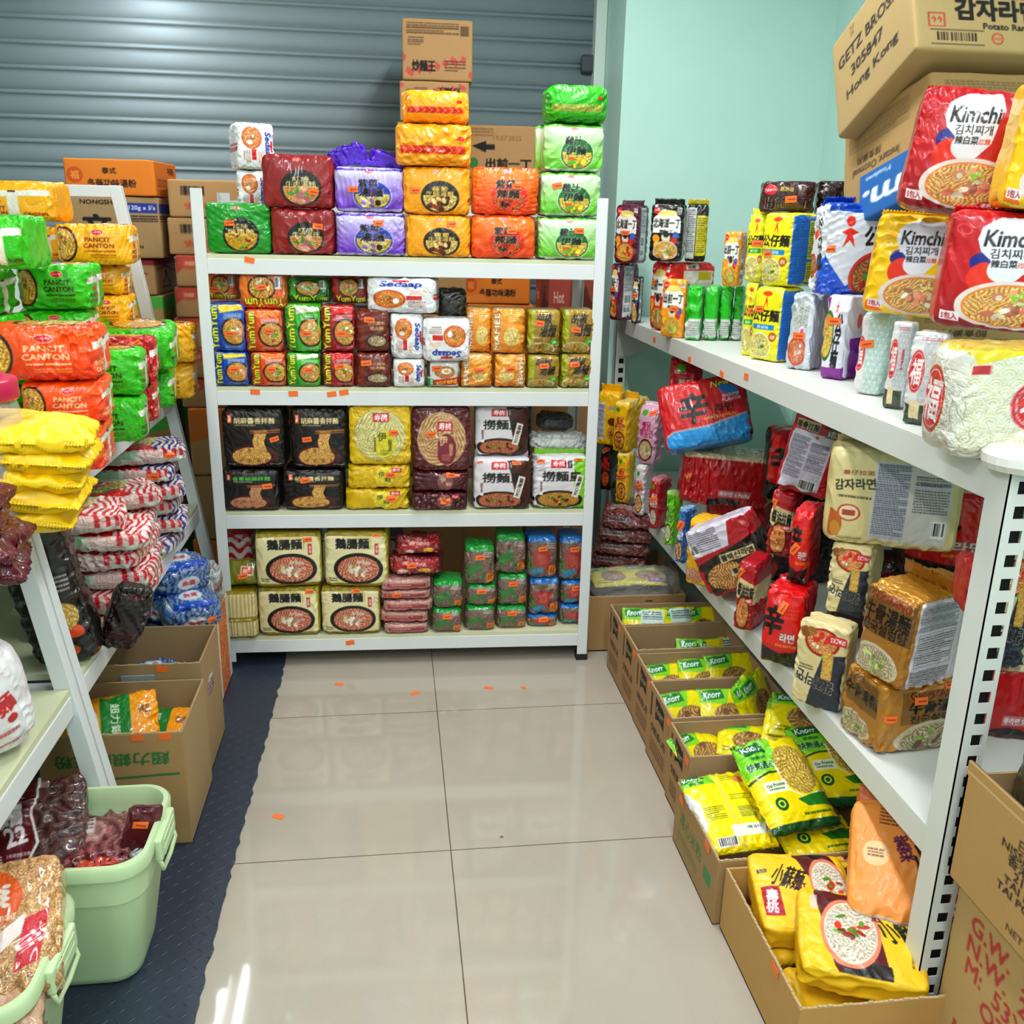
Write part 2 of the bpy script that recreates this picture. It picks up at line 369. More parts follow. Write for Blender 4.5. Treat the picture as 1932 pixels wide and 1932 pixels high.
def price_tag(G, u, v, parent, ang=0, wu=.027, wv=.0145):
    V, Fq = patch(G, u, v, wu, wv, ang); me = npmesh('price_tag', V, Fq, smooth=False); r = random.Random(int(u*991+v*77))
    me.materials.append(TAG); o = link('price_tag', me, None, parent)
    V2, F2 = patch(G, u+.01, v, wu*.62, wv*.16, ang+r.uniform(-5, 5), .0021, 4, 1); m2 = npmesh('print', V2, F2, smooth=False)
    m2.materials.append(mat('tag_ink', 'b3331a', rough=.7)); link('printed_price', m2, None, o)
    return o
# ------------------------------------------------------------------ the room
def struct(o): return tagp(o, kind='structure')
TILE, GX, GY = .6577, .1173, 2.5028
def node_floor():
    m = bpy.data.materials.new('floor_tiles'); m.use_nodes = True; nt = m.node_tree; N = nt.nodes; L = nt.links; b = N['Principled BSDF']
    def mth(op, a, b2=None):
        n = N.new('ShaderNodeMath'); n.operation = op
        for i, q in enumerate((a, b2)):
            if q is None: continue
            if isinstance(q, (int, float)): n.inputs[i].default_value = q
            else: L.new(q, n.inputs[i])
        return n.outputs[0]
    tc = N.new('ShaderNodeTexCoord'); sp = N.new('ShaderNodeSeparateXYZ'); L.new(tc.outputs['Object'], sp.inputs[0])
    def grout(c, g):
        f = mth('FRACT', mth('ADD', mth('DIVIDE', mth('SUBTRACT', c, g), TILE), 50.5)); return mth('LESS_THAN', mth('ABSOLUTE', mth('SUBTRACT', f, .5)), .0022)
    gr = mth('MAXIMUM', grout(sp.outputs[0], GX), grout(sp.outputs[1], GY))
    n1 = N.new('ShaderNodeTexNoise'); n1.inputs['Scale'].default_value = 2.2; n1.inputs['Detail'].default_value = 8; L.new(tc.outputs['Object'], n1.inputs['Vector'])
    n2 = N.new('ShaderNodeTexNoise'); n2.inputs['Scale'].default_value = 260; L.new(tc.outputs['Object'], n2.inputs['Vector'])
    mx = N.new('ShaderNodeMix'); mx.data_type = 'RGBA'; L.new(mth('ADD', mth('MULTIPLY', n1.outputs[0], .7), mth('MULTIPLY', n2.outputs[0], .3)), mx.inputs[0])
    mx.inputs[6].default_value = tuple(lin(hx('9c9485')))+(1,); mx.inputs[7].default_value = tuple(lin(hx('bfb6a8')))+(1,)
    m2 = N.new('ShaderNodeMix'); m2.data_type = 'RGBA'; L.new(gr, m2.inputs[0]); L.new(mx.outputs[2], m2.inputs[6]); m2.inputs[7].default_value = tuple(lin(hx('5d564c')))+(1,)
    n3 = N.new('ShaderNodeTexVoronoi'); n3.inputs['Scale'].default_value = 3.1; n3.inputs['Randomness'].default_value = 1; L.new(tc.outputs['Object'], n3.inputs['Vector'])
    sp2 = mth('LESS_THAN', n3.outputs['Distance'], .035)
    m3 = N.new('ShaderNodeMix'); m3.data_type = 'RGBA'; L.new(sp2, m3.inputs[0]); L.new(m2.outputs[2], m3.inputs[6]); m3.inputs[7].default_value = tuple(lin(hx('6e675c')))+(1,)
    L.new(m3.outputs[2], b.inputs['Base Color']); b.inputs['Roughness'].default_value = .13
    L.new(mth('ADD', mth('MULTIPLY', n1.outputs[0], .06), .02), b.inputs['Roughness'])
    return m
struct(MB().box(-3.2, 1.75, -2.6, 4.5, -.1, 0).build('floor', node_floor()))
MINT = mat('mint_wall_paint', 'c2e8de', rough=.75, bump=.15, bscale=260, bdist=.0006, noise=.03)
struct(MB().box(.8851, 1.75, 3.75, 4.5, 0, 2.8).build('wall_back', MINT))
struct(MB().box(1.71, 1.81, -2.6, 3.75, 0, 2.8).build('wall_right', MINT))
struct(MB().box(-3.3, -3.2, -2.6, 4.5, 0, 2.8).build('wall_left', MINT))
struct(MB().box(-3.2, 1.8, -2.7, -2.6, 0, 2.8).build('wall_front', MINT))
struct(MB().box(-3.3, 1.81, -2.7, 4.5, 2.8, 2.9).build('ceiling', mat('ceiling_paint', 'e8ebe8', rough=.9)))
struct(MB().box(.838, .884, 4.06, 4.5, 0, 2.8).build('trim_1', mat('shutter_rail', 'cfe0da', rough=.35), bev=.004))
# roller shutter: one slat profile repeated upwards
sl = .0885; prof = [(0, .0), (.004, .006), (.011, .010), (.006, .018), (-.002, .022), (.003, .027), (.007, .045), (.006, .066), (.002, .079)]
me_v = []; me_f = []; zs = []
for k in range(33):
    for dy, dz in prof: zs.append((4.12-dy, k*sl+dz))
xs = [-3.2, .84]
for y, z in zs: me_v += [(xs[0], y, z), (xs[1], y, z)]
for i in range(len(zs)-1): me_f.append((2*i, 2*i+1, 2*i+3, 2*i+2))
me = bpy.data.meshes.new('shutter'); me.from_pydata(me_v, [], me_f); me.polygons.foreach_set('use_smooth', np.ones(len(me_f), bool)); me.update()
o = link('door_1', me, mat('shutter_steel', '8a999f', rough=.55, metal=.1, bump=.05, bscale=200, bdist=.0005)); struct(o)
sm = o.modifiers.new('solid', 'SOLIDIFY'); sm.thickness = .002; sm.offset = -1
MB().box(.79, .845, 4.085, 4.11, 2.02, 2.09).build('door_lock', mat('lock_steel', '343c42', rough=.5), o, bev=.01)
# dark chequer mat
def node_mat():
    m = bpy.data.materials.new('chequer_mat'); m.use_nodes = True; nt = m.node_tree; N = nt.nodes; L = nt.links; b = N['Principled BSDF']
    def mth(op, a, b2=None):
        n = N.new('ShaderNodeMath'); n.operation = op
        for i, q in enumerate((a, b2)):
            if q is None: continue
            if isinstance(q, (int, float)): n.inputs[i].default_value = q
            else: L.new(q, n.inputs[i])
        return n.outputs[0]
    tc = N.new('ShaderNodeTexCoord'); sp = N.new('ShaderNodeSeparateXYZ'); L.new(tc.outputs['Object'], sp.inputs[0])
    S_ = .023; cx = mth('DIVIDE', sp.outputs[0], S_); cy = mth('DIVIDE', sp.outputs[1], S_)
    par = mth('MODULO', mth('ADD', mth('FLOOR', cx), mth('ADD', mth('FLOOR', cy), 4000)), 2)
    fx = mth('SUBTRACT', mth('FRACT', mth('ADD', cx, 1000)), .5); fy = mth('SUBTRACT', mth('FRACT', mth('ADD', cy, 1000)), .5)
    sg = mth('SUBTRACT', mth('MULTIPLY', par, 2), 1)
    u = mth('ADD', fx, mth('MULTIPLY', fy, sg)); v = mth('SUBTRACT', fx, mth('MULTIPLY', fy, sg))
    d = mth('ADD', mth('MULTIPLY', mth('MULTIPLY', u, u), 3.2), mth('MULTIPLY', mth('MULTIPLY', v, v), 60))
    hgt = mth('MAXIMUM', mth('SUBTRACT', 1, d), 0)
    bp = N.new('ShaderNodeBump'); bp.inputs['Strength'].default_value = .7; bp.inputs['Distance'].default_value = .0014; L.new(hgt, bp.inputs['Height']); L.new(bp.outputs[0], b.inputs['Normal'])
    b.inputs['Base Color'].default_value = tuple(lin(hx('2b3546')))+(1,); b.inputs['Roughness'].default_value = .38
    return m
r = random.Random(3); ys = [-1.0+i*.02 for i in range(252)]; V = []; Fm = []
for i, y in enumerate(ys):
    x = -.376+.004*math.sin(y*3)+r.uniform(-.004, .004)
    for xx, z in ((-3.19, .0005), (x, .0005), (x, .0045), (-3.19, .0045)): V.append((xx, y, z))
for i in range(len(ys)-1):
    for k in range(4): a = i*4+k; c = i*4+(k+1) % 4; Fm.append((a, c, c+4, a+4))
me = bpy.data.meshes.new('mat'); me.from_pydata(V, [], Fm); me.update()
o = link('chequer_mat', me, node_mat()); tagp(o, 'dark navy rubber mat with raised chequer treads, torn along the tile floor', 'floor mat')
# ceiling lamps
for i, (x, y) in enumerate(LAMPS):
    t = empty('ceiling_lamp', 'white twin tube ceiling lamp', 'ceiling lamp', (x, y, LZ[i]+.08), group='twin tube ceiling lamps')
    if i == 0:
        for yy in (-.5, .5): MB().tube([(0, yy, 0), (0, yy, .38)], .006).build('hanging_rod', PAINT, t)
    MB().box(-.1, .1, -.62, .62, -.05, 0).build('lamp_housing', PAINT, t, bev=.005)
    for sx in (-.045, .045): MB().tube([(sx, -.6, -.075), (sx, .6, -.075)], .014, 12).build('lamp_tube', mat('lit_tube', 'ffffff', emit=('f4faff', 9)), t, smooth=True)

# ------------------------------------------------------------------ racks
RX, RY, RPHI = -.5586, 2.8482, -.0319
cph, sph = math.cos(RPHI), math.sin(RPHI)
BZ = [.11, .538, .931, 1.316]      # top of the boards of the back rack
rk = empty('storage_rack', 'white steel rack with pale boards against the shutter, facing the aisle', 'storage rack', (RX, RY, 0), (0, 0, RPHI), group='white noodle racks')
for sx in (0, 1):
    for sy in (0, 1):
        m = MB(); x0, x1 = (0, .034) if not sx else (1.166, 1.2); y0, y1 = (0, .002) if not sy else (.398, .4); top = 1.493 if not sy else 1.493
        m.box(x0, x1, y0, y1, .02, top)
        xa = 0 if not sx else 1.198; ya, yb = (0, .034) if not sy else (.366, .4); m.box(xa, xa+.002, ya, yb, .02, top)
        p_ = m.build('post', PAINT, rk); MB().box(x0-.002, x1+.002, ya-.002, yb+.002, 0, .022).build('rubber_foot', RUBBER, p_)
for z in BZ:
    MB().box(.034, 1.166, .002, .022, z-.057, z-.014).box(.034, 1.166, .002, .03, z-.0165, z-.0145).build('beam', PAINT, rk, bev=.001)
    MB().box(.034, 1.166, .378, .398, z-.057, z-.014).build('beam', PAINT, rk)
    for xx in (.002, 1.18): MB().box(xx, xx+.018, .036, .364, z-.057, z-.015).build('side_beam', PAINT, rk)
    MB().box(.022, 1.178, .004, .396, z-.014, z-.001).build('shelf_board', MDF, rk)
MB().box(.0, 1.2, .38, .384, 1.44, 1.47).build('back_rail', PAINT, rk)
# right rack: slotted cream posts, steel trays
XR, XB = .901, 1.43; RZ = [.429, 1.0736]
RR_ = rr = empty('storage_rack', 'cream slotted steel rack along the right wall', 'storage rack', (0, 0, 0), group='white noodle racks')
def slotted(x0, x1, ys, fy, z1, zs=.02, hole=.020, pitch=.0385, skirt=.05, sx=1):
    'angle post: a plain flange along y and a flange along x with square holes'
    m = MB(); cx = (x0+x1)/2+.004*sx; hw = hole/2
    m.box(x0 if sx > 0 else x1-.002, x0+.002 if sx > 0 else x1, ys, ys+skirt, zs, z1)
    y0, y1 = fy, fy+.002; m.box(x0, cx-hw, y0, y1, zs, z1); m.box(cx+hw, x1, y0, y1, zs, z1)
    z = zs; k = 0
    while z < z1-.001:
        e = min(z+pitch-hole, z1); m.box(cx-hw, cx+hw, y0, y1, z, e); z += pitch
    return m
for yy, sk in ((1.213, 1), (3.695, 1)):
    for a, b_, sx in ((XR, XR+.044, 1), (XB-.044, XB, -1)):
        p_ = slotted(a, b_, yy, yy, 1.0735, sx=sx, skirt=.05).build('post', PAINTR, rr)
        MB().box(a+.003, b_-.003, yy+.012, yy+.047, .03, 1.07).build('shade_filler', mat('slot_shade', '0e0f0f', rough=.9), p_)  # near-black block inside the post, painting the darkness of its holes
        MB().box(a-.003, b_+.003, yy-.003, yy+.053, 0, .024).build('rubber_foot', RUBBER, p_)
for z in RZ:
    y0, y1 = 1.2655, 3.69
    MB().box(XR+.003, XB-.003, y0, y1, z-.002, z).box(XR+.003, XR+.006, y0, y1, z-.055, z-.002).box(XB-.006, XB-.003, y0, y1, z-.055, z-.002).box(XR+.006, XR+.02, y0, y1, z-.055, z-.053).build('shelf_tray', PAINTR, rr, bev=.0008)
    MB().box(XR+.05, XB-.05, 3.691, 3.694, z-.1, z-.003).build('end_plate', PAINTR, rr)
    MB().hexa([(XR+.01, 3.6885, z-.16), (XR+.05, 3.6885, z-.16), (XR+.05, 3.6895, z-.16), (XR+.01, 3.6895, z-.16), (XR+.01, 3.6885, z-.056), (XR+.3, 3.6885, z-.056), (XR+.3, 3.6895, z-.056), (XR+.01, 3.6895, z-.056)]).build('gusset_plate', PAINTR, rr)
MB().lathe([(.0, 0), (.05, 0), (.056, .01), (.056, .022), (.048, .03), (0, .03)], 20).build('post_cap', mat('cap_plastic', 'e9e6df', rough=.5), rr, (XR+.03, 1.236, 1.0738), smooth=False)
# left racks: leaning front posts
def leftrack(label, y0, y1, group='white noodle racks', tops=True):
    t = empty('display_rack', label, 'display rack', (0, 0, 0), group=group)
    fx = lambda z: -.79+.153*(1.5-z); bx = lambda z: -1.5
    def post(ya, yb, f, w, name='post'):
        m = MB(); s = 1 if w > 0 else -1
        P = lambda z: [(f(z)-w, ya, z), (f(z), ya, z), (f(z), yb, z), (f(z)-w, yb, z)]
        m.hexa(P(.0055)+P(1.5)); return m.build(name, PAINT, t, bev=.002)
    for ya, yb in ((y0, y0+.03), (y1-.03, y1)):
        post(ya, yb, fx, .034); post(ya, yb, lambda z: -1.5, .034)
        MB().box(-1.5, fx(1.47)-.033, ya+.001, yb-.001, 1.466, 1.499).build('top_beam', PAINT, t, bev=.002)
        MB().box(-1.14, -1.11, ya+.004, yb-.004, .02, 1.466).build('centre_post', PAINT, t)
        for z in (.497, .865): MB().box(-1.5, fx(z)-.034, ya+.004, yb-.004, z-.03, z).build('cross_beam', PAINT, t)
    for z in (.50, .87):
        x = fx(z)
        MB().box(x-.026, x-.004, y0+.031, y1-.031, z-.045, z).build('beam', PAINT, t, bev=.002)
        MB().box(-1.49, x-.006, y0+.031, y1-.031, z+.0005, z+.014).build('shelf_board', MDF, t)
        hl = MB().lathe([(.011, 0), (.011, .0006)], 16); hl.build('hole_disc', mat('hole_shade', '3a3428', rough=.9), t, (x-.08, y1-.14, z+.0142))  # dark disc on the board, a hole's shade painted as colour
        hl2 = MB().lathe([(.011, 0), (.011, .0006)], 16).build('hole_disc', MATS['hole_shade'], t, (x-.08, y0+.16, z+.0142))
    return t
leftrack('white rack with leaning posts at left, holding the soft noodle multipacks', 1.775, 3.05)
leftrack('nearest white leaning rack at the left edge, holding flour noodle bags and a jar', .38, 1.765)
# ------------------------------------------------------------------ artwork for each kind of packet
A = {}
MEAT = [('b4442c', 7, .16), ('7a2f1c', 4, .14)]; VEG = [('4f9a2c', 6, .1), ('d9e08a', 3, .07)]; EGG = [('f6efe2', 2, .22), ('f0a732', 2, .13)]
def sz(key, bg, circ, t1, t2, txt, food, tops, bg2=None, ink=None, left='ffd9a0', seed=1, cx=.55):
    a = Art(210, 164, bg)
    if bg2: a.grad(.05, .95, *bg2)
    for i in range(14): a.fine(i/14+.01, .02, i/14+.02, .98, 30, tuple(np.clip(hx(bg)*.93, 0, 1)), .25)
    a.ell(cx, .64, .285, .27, circ if not ink else bg); a.ell(cx, .64, .27, .255, circ)
    m = a.em(cx, .64, .25, .235); lower = (a.Y > .6*a.H); keep = a.a.copy()
    a.noodle(m, food[0], food[1], 1.0, seed)
    r = np.random.RandomState(seed)
    for c, n, s_ in tops:
        for i in range(n):
            q = r.rand()*6.28; w = r.rand()*.16; a.ell(cx+w*math.cos(q), .76+.12*math.sin(q), s_, s_*.6, tuple2(c, r), r.rand()*180)
    a.a = np.where(((a.Y > .60*a.H) & (m > 0))[..., None], a.a, keep)
    a.ell(.5, .1, .06, .032, 'f3e8e0'); a.ell(.5, .1, .054, .027, 'c9202c'); a.text('四洲', .5, .1, .075, .05, 'fff', bold=1)
    if ink:
        a.text(t1, cx-.06, .36, .30, .2, ink, bold=3, out=left, ow=3, shear=.1); a.text(t2, cx-.02, .56, .36, .2, ink, bold=3, out=left, ow=3, shear=.1)
    else:
        a.text(t1, cx, .46, .24, .1, txt, bold=1); a.text(t2, cx, .56, .42, .115, txt, bold=1)
    a.fine(.3, .93, .75, .97, 2, 'ffffff', .5); A[key] = a; return a
sz('sz_green', '1f8f2c', '14120e', '珍味', '燉雞麵', 'e8cf86', ('e9c24a', 'a8741c'), [('e8b93a', 7, .07), ('8a2a1c', 4, .03), ('5aa43a', 4, .03)])
sz('sz_red', '8c2226', '120f0e', '紅燒', '牛肉湯麵', 'e9d9a4', ('e6b878', 'b87a44'), [('c98484', 8, .075), ('4f9c48', 5, .04), ('e7b08c', 4, .05)], seed=2)
sz('sz_purple', 'c8bfe6', '2c46a0', '紫菜', '湯麵', 'fff', ('f0d98a', 'b8903c'), [('23232c', 5, .05), ('f4e6a8', 6, .06), ('9a78c8', 3, .05)], bg2=('dcdcf0', '7b46c4'), ink='1a1626', left='c8b8f0', seed=3).rect(0, 0, 1, .075, '5a2fae').fine(.15, .015, .85, .055, 1, 'fff', .8).ell(.55, .5, .07, .09, 'a98ad8', al=.4)
sz('sz_amber', 'eda61c', '17110c', '蘿蔔', '牛腩湯麵', 'e9c86c', ('eedc9c', 'c49a48'), [('5a2a16', 8, .07), ('8f3f1c', 4, .05), ('e2c890', 3, .05)], seed=4)
sz('sz_orange', 'e85f1c', 'd8332c', '紫菜', '辣麵', 'fff', ('e08048', 'a83a1c'), [('2c1814', 5, .05), ('d84a2c', 6, .06)], bg2=('f08a22', 'e0521c'), ink='2a1410', left='ffd0b0', seed=5)
sz('sz_mint', 'd6ead2', '1c6a2c', '雞汁', '伊麵', 'fff', ('f0e08a', 'c8a23c'), [('d8632c', 5, .06), ('f3d84a', 5, .06), ('6cb04a', 4, .05)], bg2=('e6efe6', '6fc23a'), ink='141c14', left='c9ecc0', seed=6).rect(0, 0, 1, .07, '8fd85a').fine(.2, .015, .9, .05, 1, '1c4a1c', .8)
def backband(key, bg, band, tint):
    a = Art(160, 110, bg)
    for i in range(12): a.fine(i/12+.02, .05, i/12+.035, .95, 22, tint, .3)
    P = [(.05, .78), (.3, .66), (.9, .6)]; a.rect(.06, .54, .94, .72, band)
    for i in range(9): a.line([(.1+i*.1, .55), (.15+i*.1, .63), (.1+i*.1, .71)], bg, .012)
    a.ell(.86, .36, .055, .035, 'c9202c'); A[key] = a; return a
backband('amber_back', 'eda51a', 'c4241c', 'd8901a'); backband('green_back', '35a81e', 'a8a04c', '2c8c18')
# --- yum yum style wrapped blocks
def yum(key, bg, dark, acc, tops, horiz=False, seed=1, fl=False):
    a = Art(130, 170, bg) if not horiz else Art(190, 120, bg); W_, H_ = (1, 1)
    r = np.random.RandomState(seed)
    if not horiz:
        a.poly([(0, 0), (.32, 0), (.38, 1), (0, 1)], dark); a.bowl(.72, .58, .36, .40, '14100e', 'c87a3a', 'eec878', 'b4742a', tops, .9, seed)
        a.poly([(.3, 0), (1, 0), (1, .12), (.34, .2)], acc); a.text('YumYum', .16, .5, .94, .24, 'f6e84a', 90, bold=2, out='1c5a1c', ow=4)
        a.fine(.45, .2, .95, .34, 4, 'fff', .8); a.fine(.45, .88, .95, .96, 2, 'fff', .6)
    else:
        a.bowl(.5, .42, .3, .22, '14100e', 'c87a3a', 'eec878', 'b4742a', tops, .8, seed); a.rect(0, 0, .2, 1, acc); a.rect(0, .74, 1, 1, dark)
        a.text('YumYum', .55, .84, .86, .28, 'f6e84a', 180 if fl else 0, bold=2, out='1c5a1c', ow=4); a.bars(.78, .1, .94, .45)
    for i in range(4): a.rect(0, .0, 1, .012, 'fff', .3)
    s = Art(60, 150, bg)
    for i in range(5): s.rect(i/5, 0, i/5+.03, 1, 'ffffff', .5); s.rect(i/5+.12, .1, i/5+.17, .9, dark)
    a.side(left=s, right=s, top=bg); A[key] = a; return a
GR = [('4f9a2c', 5, .16), ('e8e0c8', 4, .15)]
yum('yum_blue', '1c5cb4', '1648a0', 'e8c82c', [('e8a0a0', 4, .2)]+GR); yum('yum_orange', 'd8602c', 'c0481c', 'e8842c', [('b8542c', 5, .18)]+GR, seed=2)
yum('yum_green', '4cae34', '2c8c24', 'e8f0d8', [('f0ece0', 6, .18)]+GR, seed=3); yum('yum_red', 'a81e2a', '8c1822', 'd8302c', [('e84a2c', 6, .14)]+GR, seed=4)
yum('yum_orange_h', 'd9703a', 'c4501e', 'e8842c', [('b8542c', 5, .18)]+GR, True, 5); yum('yum_green_h', '2f7a2c', '2c6c24', '5cae44', [('f0ece0', 6, .18)]+GR, True, 6)
yum('yum_red_h', '8c2430', '741a26', 'b8302c', [('e84a2c', 5, .14)]+GR, True, 7); yum('yum_orange_f', 'd9703a', 'c4501e', 'e8842c', [('b8542c', 5, .18)]+GR, True, 8, True)
a = Art(130, 165, '6a2418'); a.bowl(.62, .74, .33, .2, '1c1614', '3a221a', 'd8c8a8', '8c6a4c', [('e8dcc8', 6, .15), ('5a8c3a', 3, .1)]); a.text('日式鐵板', .62, .32, .5, .09, 'd8b890', bold=1); a.text('燒肉麵', .62, .44, .42, .09, 'd8b890', bold=1); a.rect(0, 0, .22, 1, '7c2e1e'); a.poly([(.8, .1), (.85, .16), (.8, .22), (.75, .16)], '9a4a34'); A['brown_pan'] = a
def sedaap(key, rot=0):
    a = Art(180, 140, 'f1f2f3')
    a.bowl(.33, .6, .24, .2, 'c4622c', 'd8702c', 'f0b45c', 'c0602c', [('f6f0e4', 1, .3), ('f0a732', 1, .18), ('b03a24', 4, .13), ('3f8c34', 4, .1)], 1, 4)
    a.text('Sedaap', .5, .2, .62, .22, '1c3a9c', 0, bold=3, shear=.15); a.rect(.38, .06, .62, .12, 'd0202c'); a.rect(.58, .5, .8, .62, 'c8202c'); a.fine(.6, .66, .86, .84, 4, '8c5a4a', .8); a.rect(.62, .34, .86, .46, 'e8c8b0', .7)
    if rot == 90: a.a = np.rot90(a.a, -1).copy()
    if rot == 180: a.a = a.a[::-1, ::-1].copy()
    a.H, a.W = a.a.shape[:2]; a.Y, a.X = np.mgrid[0:a.H, 0:a.W]+.5
    s = Art(100, 100, 'f1f2f3'); s.rect(.0, .45, 1, .62, 'b8242c'); s.rect(0, .5, 1, .53, 'f4e8e8')
    for i in range(5): s.rect(i/5, 0, i/5+.02, 1, 'c8ccd2')
    a.side(right=s, left=s); A[key] = a
sedaap('sedaap'); sedaap('sedaap_side', 90); sedaap('sedaap_flip', 180)
a = Art(110, 140, 'e9e9e6'); a.bowl(.55, .42, .36, .34, 'e8e4e0', '9a5a2c', 'e0a85a', '9c5c24', VEG, 1, 3); a.ell(.6, .38, .17, .14, 'faf6ee'); a.ell(.6, .38, .08, .07, 'f2a020'); a.poly([(0, .74), (1, .6), (1, .9), (0, .95)], 'c8202c'); a.text('goreng', .62, .82, .7, .2, 'f6d83a', 12, bold=2, out='a01418', ow=3); a.rect(0, .68, .2, 1, '1f8c44'); a.text('Indomie', .12, .82, .26, .12, 'fff', 90, bold=1); a.rect(0, 0, .08, .6, '3a3a3a'); A['goreng'] = a
def mamee(key, flip):
    a = Art(120, 150, 'e09a2c'); a.grad(0, 1, 'e8a83a', 'd88a24'); x = .15 if not flip else .83
    a.rect(x-.13, 0, x+.13, 1, 'd98e26'); a.text('MAMEE', x, .52, .86, .17, 'f8f0dc', 90 if not flip else -90, bold=3, out='4a2410', ow=2)
    for i in range(16):
        for q in (-.12, .12): a.ell(x+q, (i+.5)/16, .012, .012, 'f6ead0')
    c = .6 if not flip else .38; a.ell(c, .62, .24, .26, 'e8d898', 20, .9); a.noodle(a.em(c, .66, .17, .15), 'f4e0a0', 'd0a850'); a.fine(c-.12, .12, c+.2, .3, 4, 'f8ecc8', .8); a.rect(c+.05, .62, c+.3, .84, 'efe6d2') if flip is None else None
    a.line([(c-.1, .4), (c+.05, .7)], 'f6e8b0', .02); a.line([(c, .38), (c+.14, .68)], 'f6e8b0', .02)
    s = Art(60, 120, 'cf8428')
    for i in range(6): s.rect(i/6, 0, i/6+.04, 1, 'e8c890', .7)
    a.side(left=s, right=s, top='c8a878'); A[key] = a
mamee('mamee', False); mamee('mamee_flip', True)
a = Art(110, 140, '9a7c2c'); a.grad(0, 1, 'b09038', '8c7024'); a.rect(0, 0, .2, 1, 'a3a32a'); a.text('胡椒', .5, .2, .5, .26, '1c140c', 0, bold=2, shear=.2); a.text('湯麵', .62, .46, .5, .3, '1c140c', 0, bold=2, shear=.2); a.bowl(.42, .88, .42, .2, 'd8d0b8', '8c6a2c', 'd8c07c', '8c6a2c', [('d86a24', 4, .2), ('8cb43a', 4, .14)]); a.ell(.82, .72, .13, .09, '3f9a2c'); a.text('胡椒', .82, .72, .14, .06, 'e8f4d0', 15, bold=1); a.side(left='a8a42c', right='9a9428', top='b8a868'); A['pepper'] = a
# --- third shelf
def sesame(key, title, tc, seed, pale='fbd696', dark='b4762c', twist=False):
    a = Art(240, 215, '17110f'); a.rect(.02, .02, .06, .98, '221a17'); a.ell(.5, .8, .4, .19, '3a181e')
    a.ell(.5, .79, .385, .175, '4c2026'); a.noodle(a.em(.46, .79, .31, .14), pale, dark, 1.5, seed, '8c4c1c')
    m = (abs(a.X/a.W-.6-.02*np.sin(a.Y/a.H*20)) < .1-(.03*(a.Y/a.H-.3))) & (a.Y > .36*a.H) & (a.Y < .75*a.H); a.noodle(m.astype(float), pale, dark, 1.8, seed+5)
    a.line([(.46, .365), (.95, .35)], 'a86c3a', .02); a.line([(.46, .4), (.95, .385)], '8c5428', .02)
    a.rect(.1, .1, .17, .24, 'd8541c'); a.text('珍\n饌', .135, .17, .05, .11, 'fff', bold=1); a.text(title, .53, .2, .66, .11, tc, bold=2); a.fine(.22, .265, .55, .295, 1, 'd8d0c0', .8)
    a.fine(.06, .92, .2, .96, 1, 'fff', .6); a.fine(.75, .92, .95, .96, 1, 'fff', .6); a.side(top='0f0c0b', left='120e0c', right='120e0c'); A[key] = a
sesame('sesame', '胡麻醬香拌麵', 'ead9a8', 1); sesame('scallion', '香蔥椒麻拌麵', '5cb44c', 3, 'e0b494', 'a86c4c')
def coil(key, bg, n1, n2, oval, otxt, lx, ly, seed):
    a = Art(220, 215, bg); a.ell(.5, .5, .43, .43, tuple(hx(bg)*.8)); m = a.em(.5, .5, .42, .42)
    x = a.X/a.W-.5; y = a.Y/a.H-.5; a.noodle(m, n1, n2, .75, seed); rr_ = np.hypot(x, y); t = .5+.5*np.sin(rr_*150+6*np.sin(np.arctan2(y, x)*3+rr_*9)); g = np.clip((rr_-.2)/.08, 0, 1)*np.clip(m, 0, 1)*.75
    a.a = a.a*(1-g[..., None])+(hx(n2)+(hx(n1)-hx(n2))*t[..., None])*g[..., None]
    for i in range(0, 360, 7): pass
    a.ell(.58, .66, .17, .24, oval); a.text('伊', .53, .52, .16, .16, otxt, bold=2); a.text('麵\n皇', .66, .66, .07, .2, otxt, bold=1); a.fine(.5, .74, .66, .84, 4, otxt, .6)
    a.rect(lx-.13, ly-.08, lx+.13, ly+.07, 'b81e28'); a.text('寿桃', lx, ly-.005, .22, .12, 'fff', bold=2, shear=.1)
    for i in range(6): a.ell(.42, .55+i*.04, .018, .018, otxt, al=.8)
    A[key] = a; return a
coil('coil_yellow', 'd9bb1c', 'f0ecc0', 'b8a85c', 'd8cc3c', '4a5a14', .52, .2, 1); coil('coil_maroon', '5a1824', 'e8cc9a', '9a6a4a', '7c1c34', 'd8b88c', .56, .3, 2)
def flatcoil(key, bg, tint, ink):
    a = Art(200, 90, bg); a.ell(.58, .5, .14, .2, tint); a.text('伊', .54, .38, .1, .28, ink, bold=1); a.text('麵皇', .64, .6, .1, .2, ink, bold=1); a.rect(.7, .1, .86, .3, 'b81e28'); a.text('寿桃', .78, .2, .12, .14, 'fff', bold=1); a.fine(.1, .6, .4, .85, 3, tint, .3); A[key] = a
flatcoil('flat_yellow', 'd3b41e', 'e3cf4c', '4a5a14'); flatcoil('flat_maroon', '4c141e', '8c5a5c', 'e0c8a8')
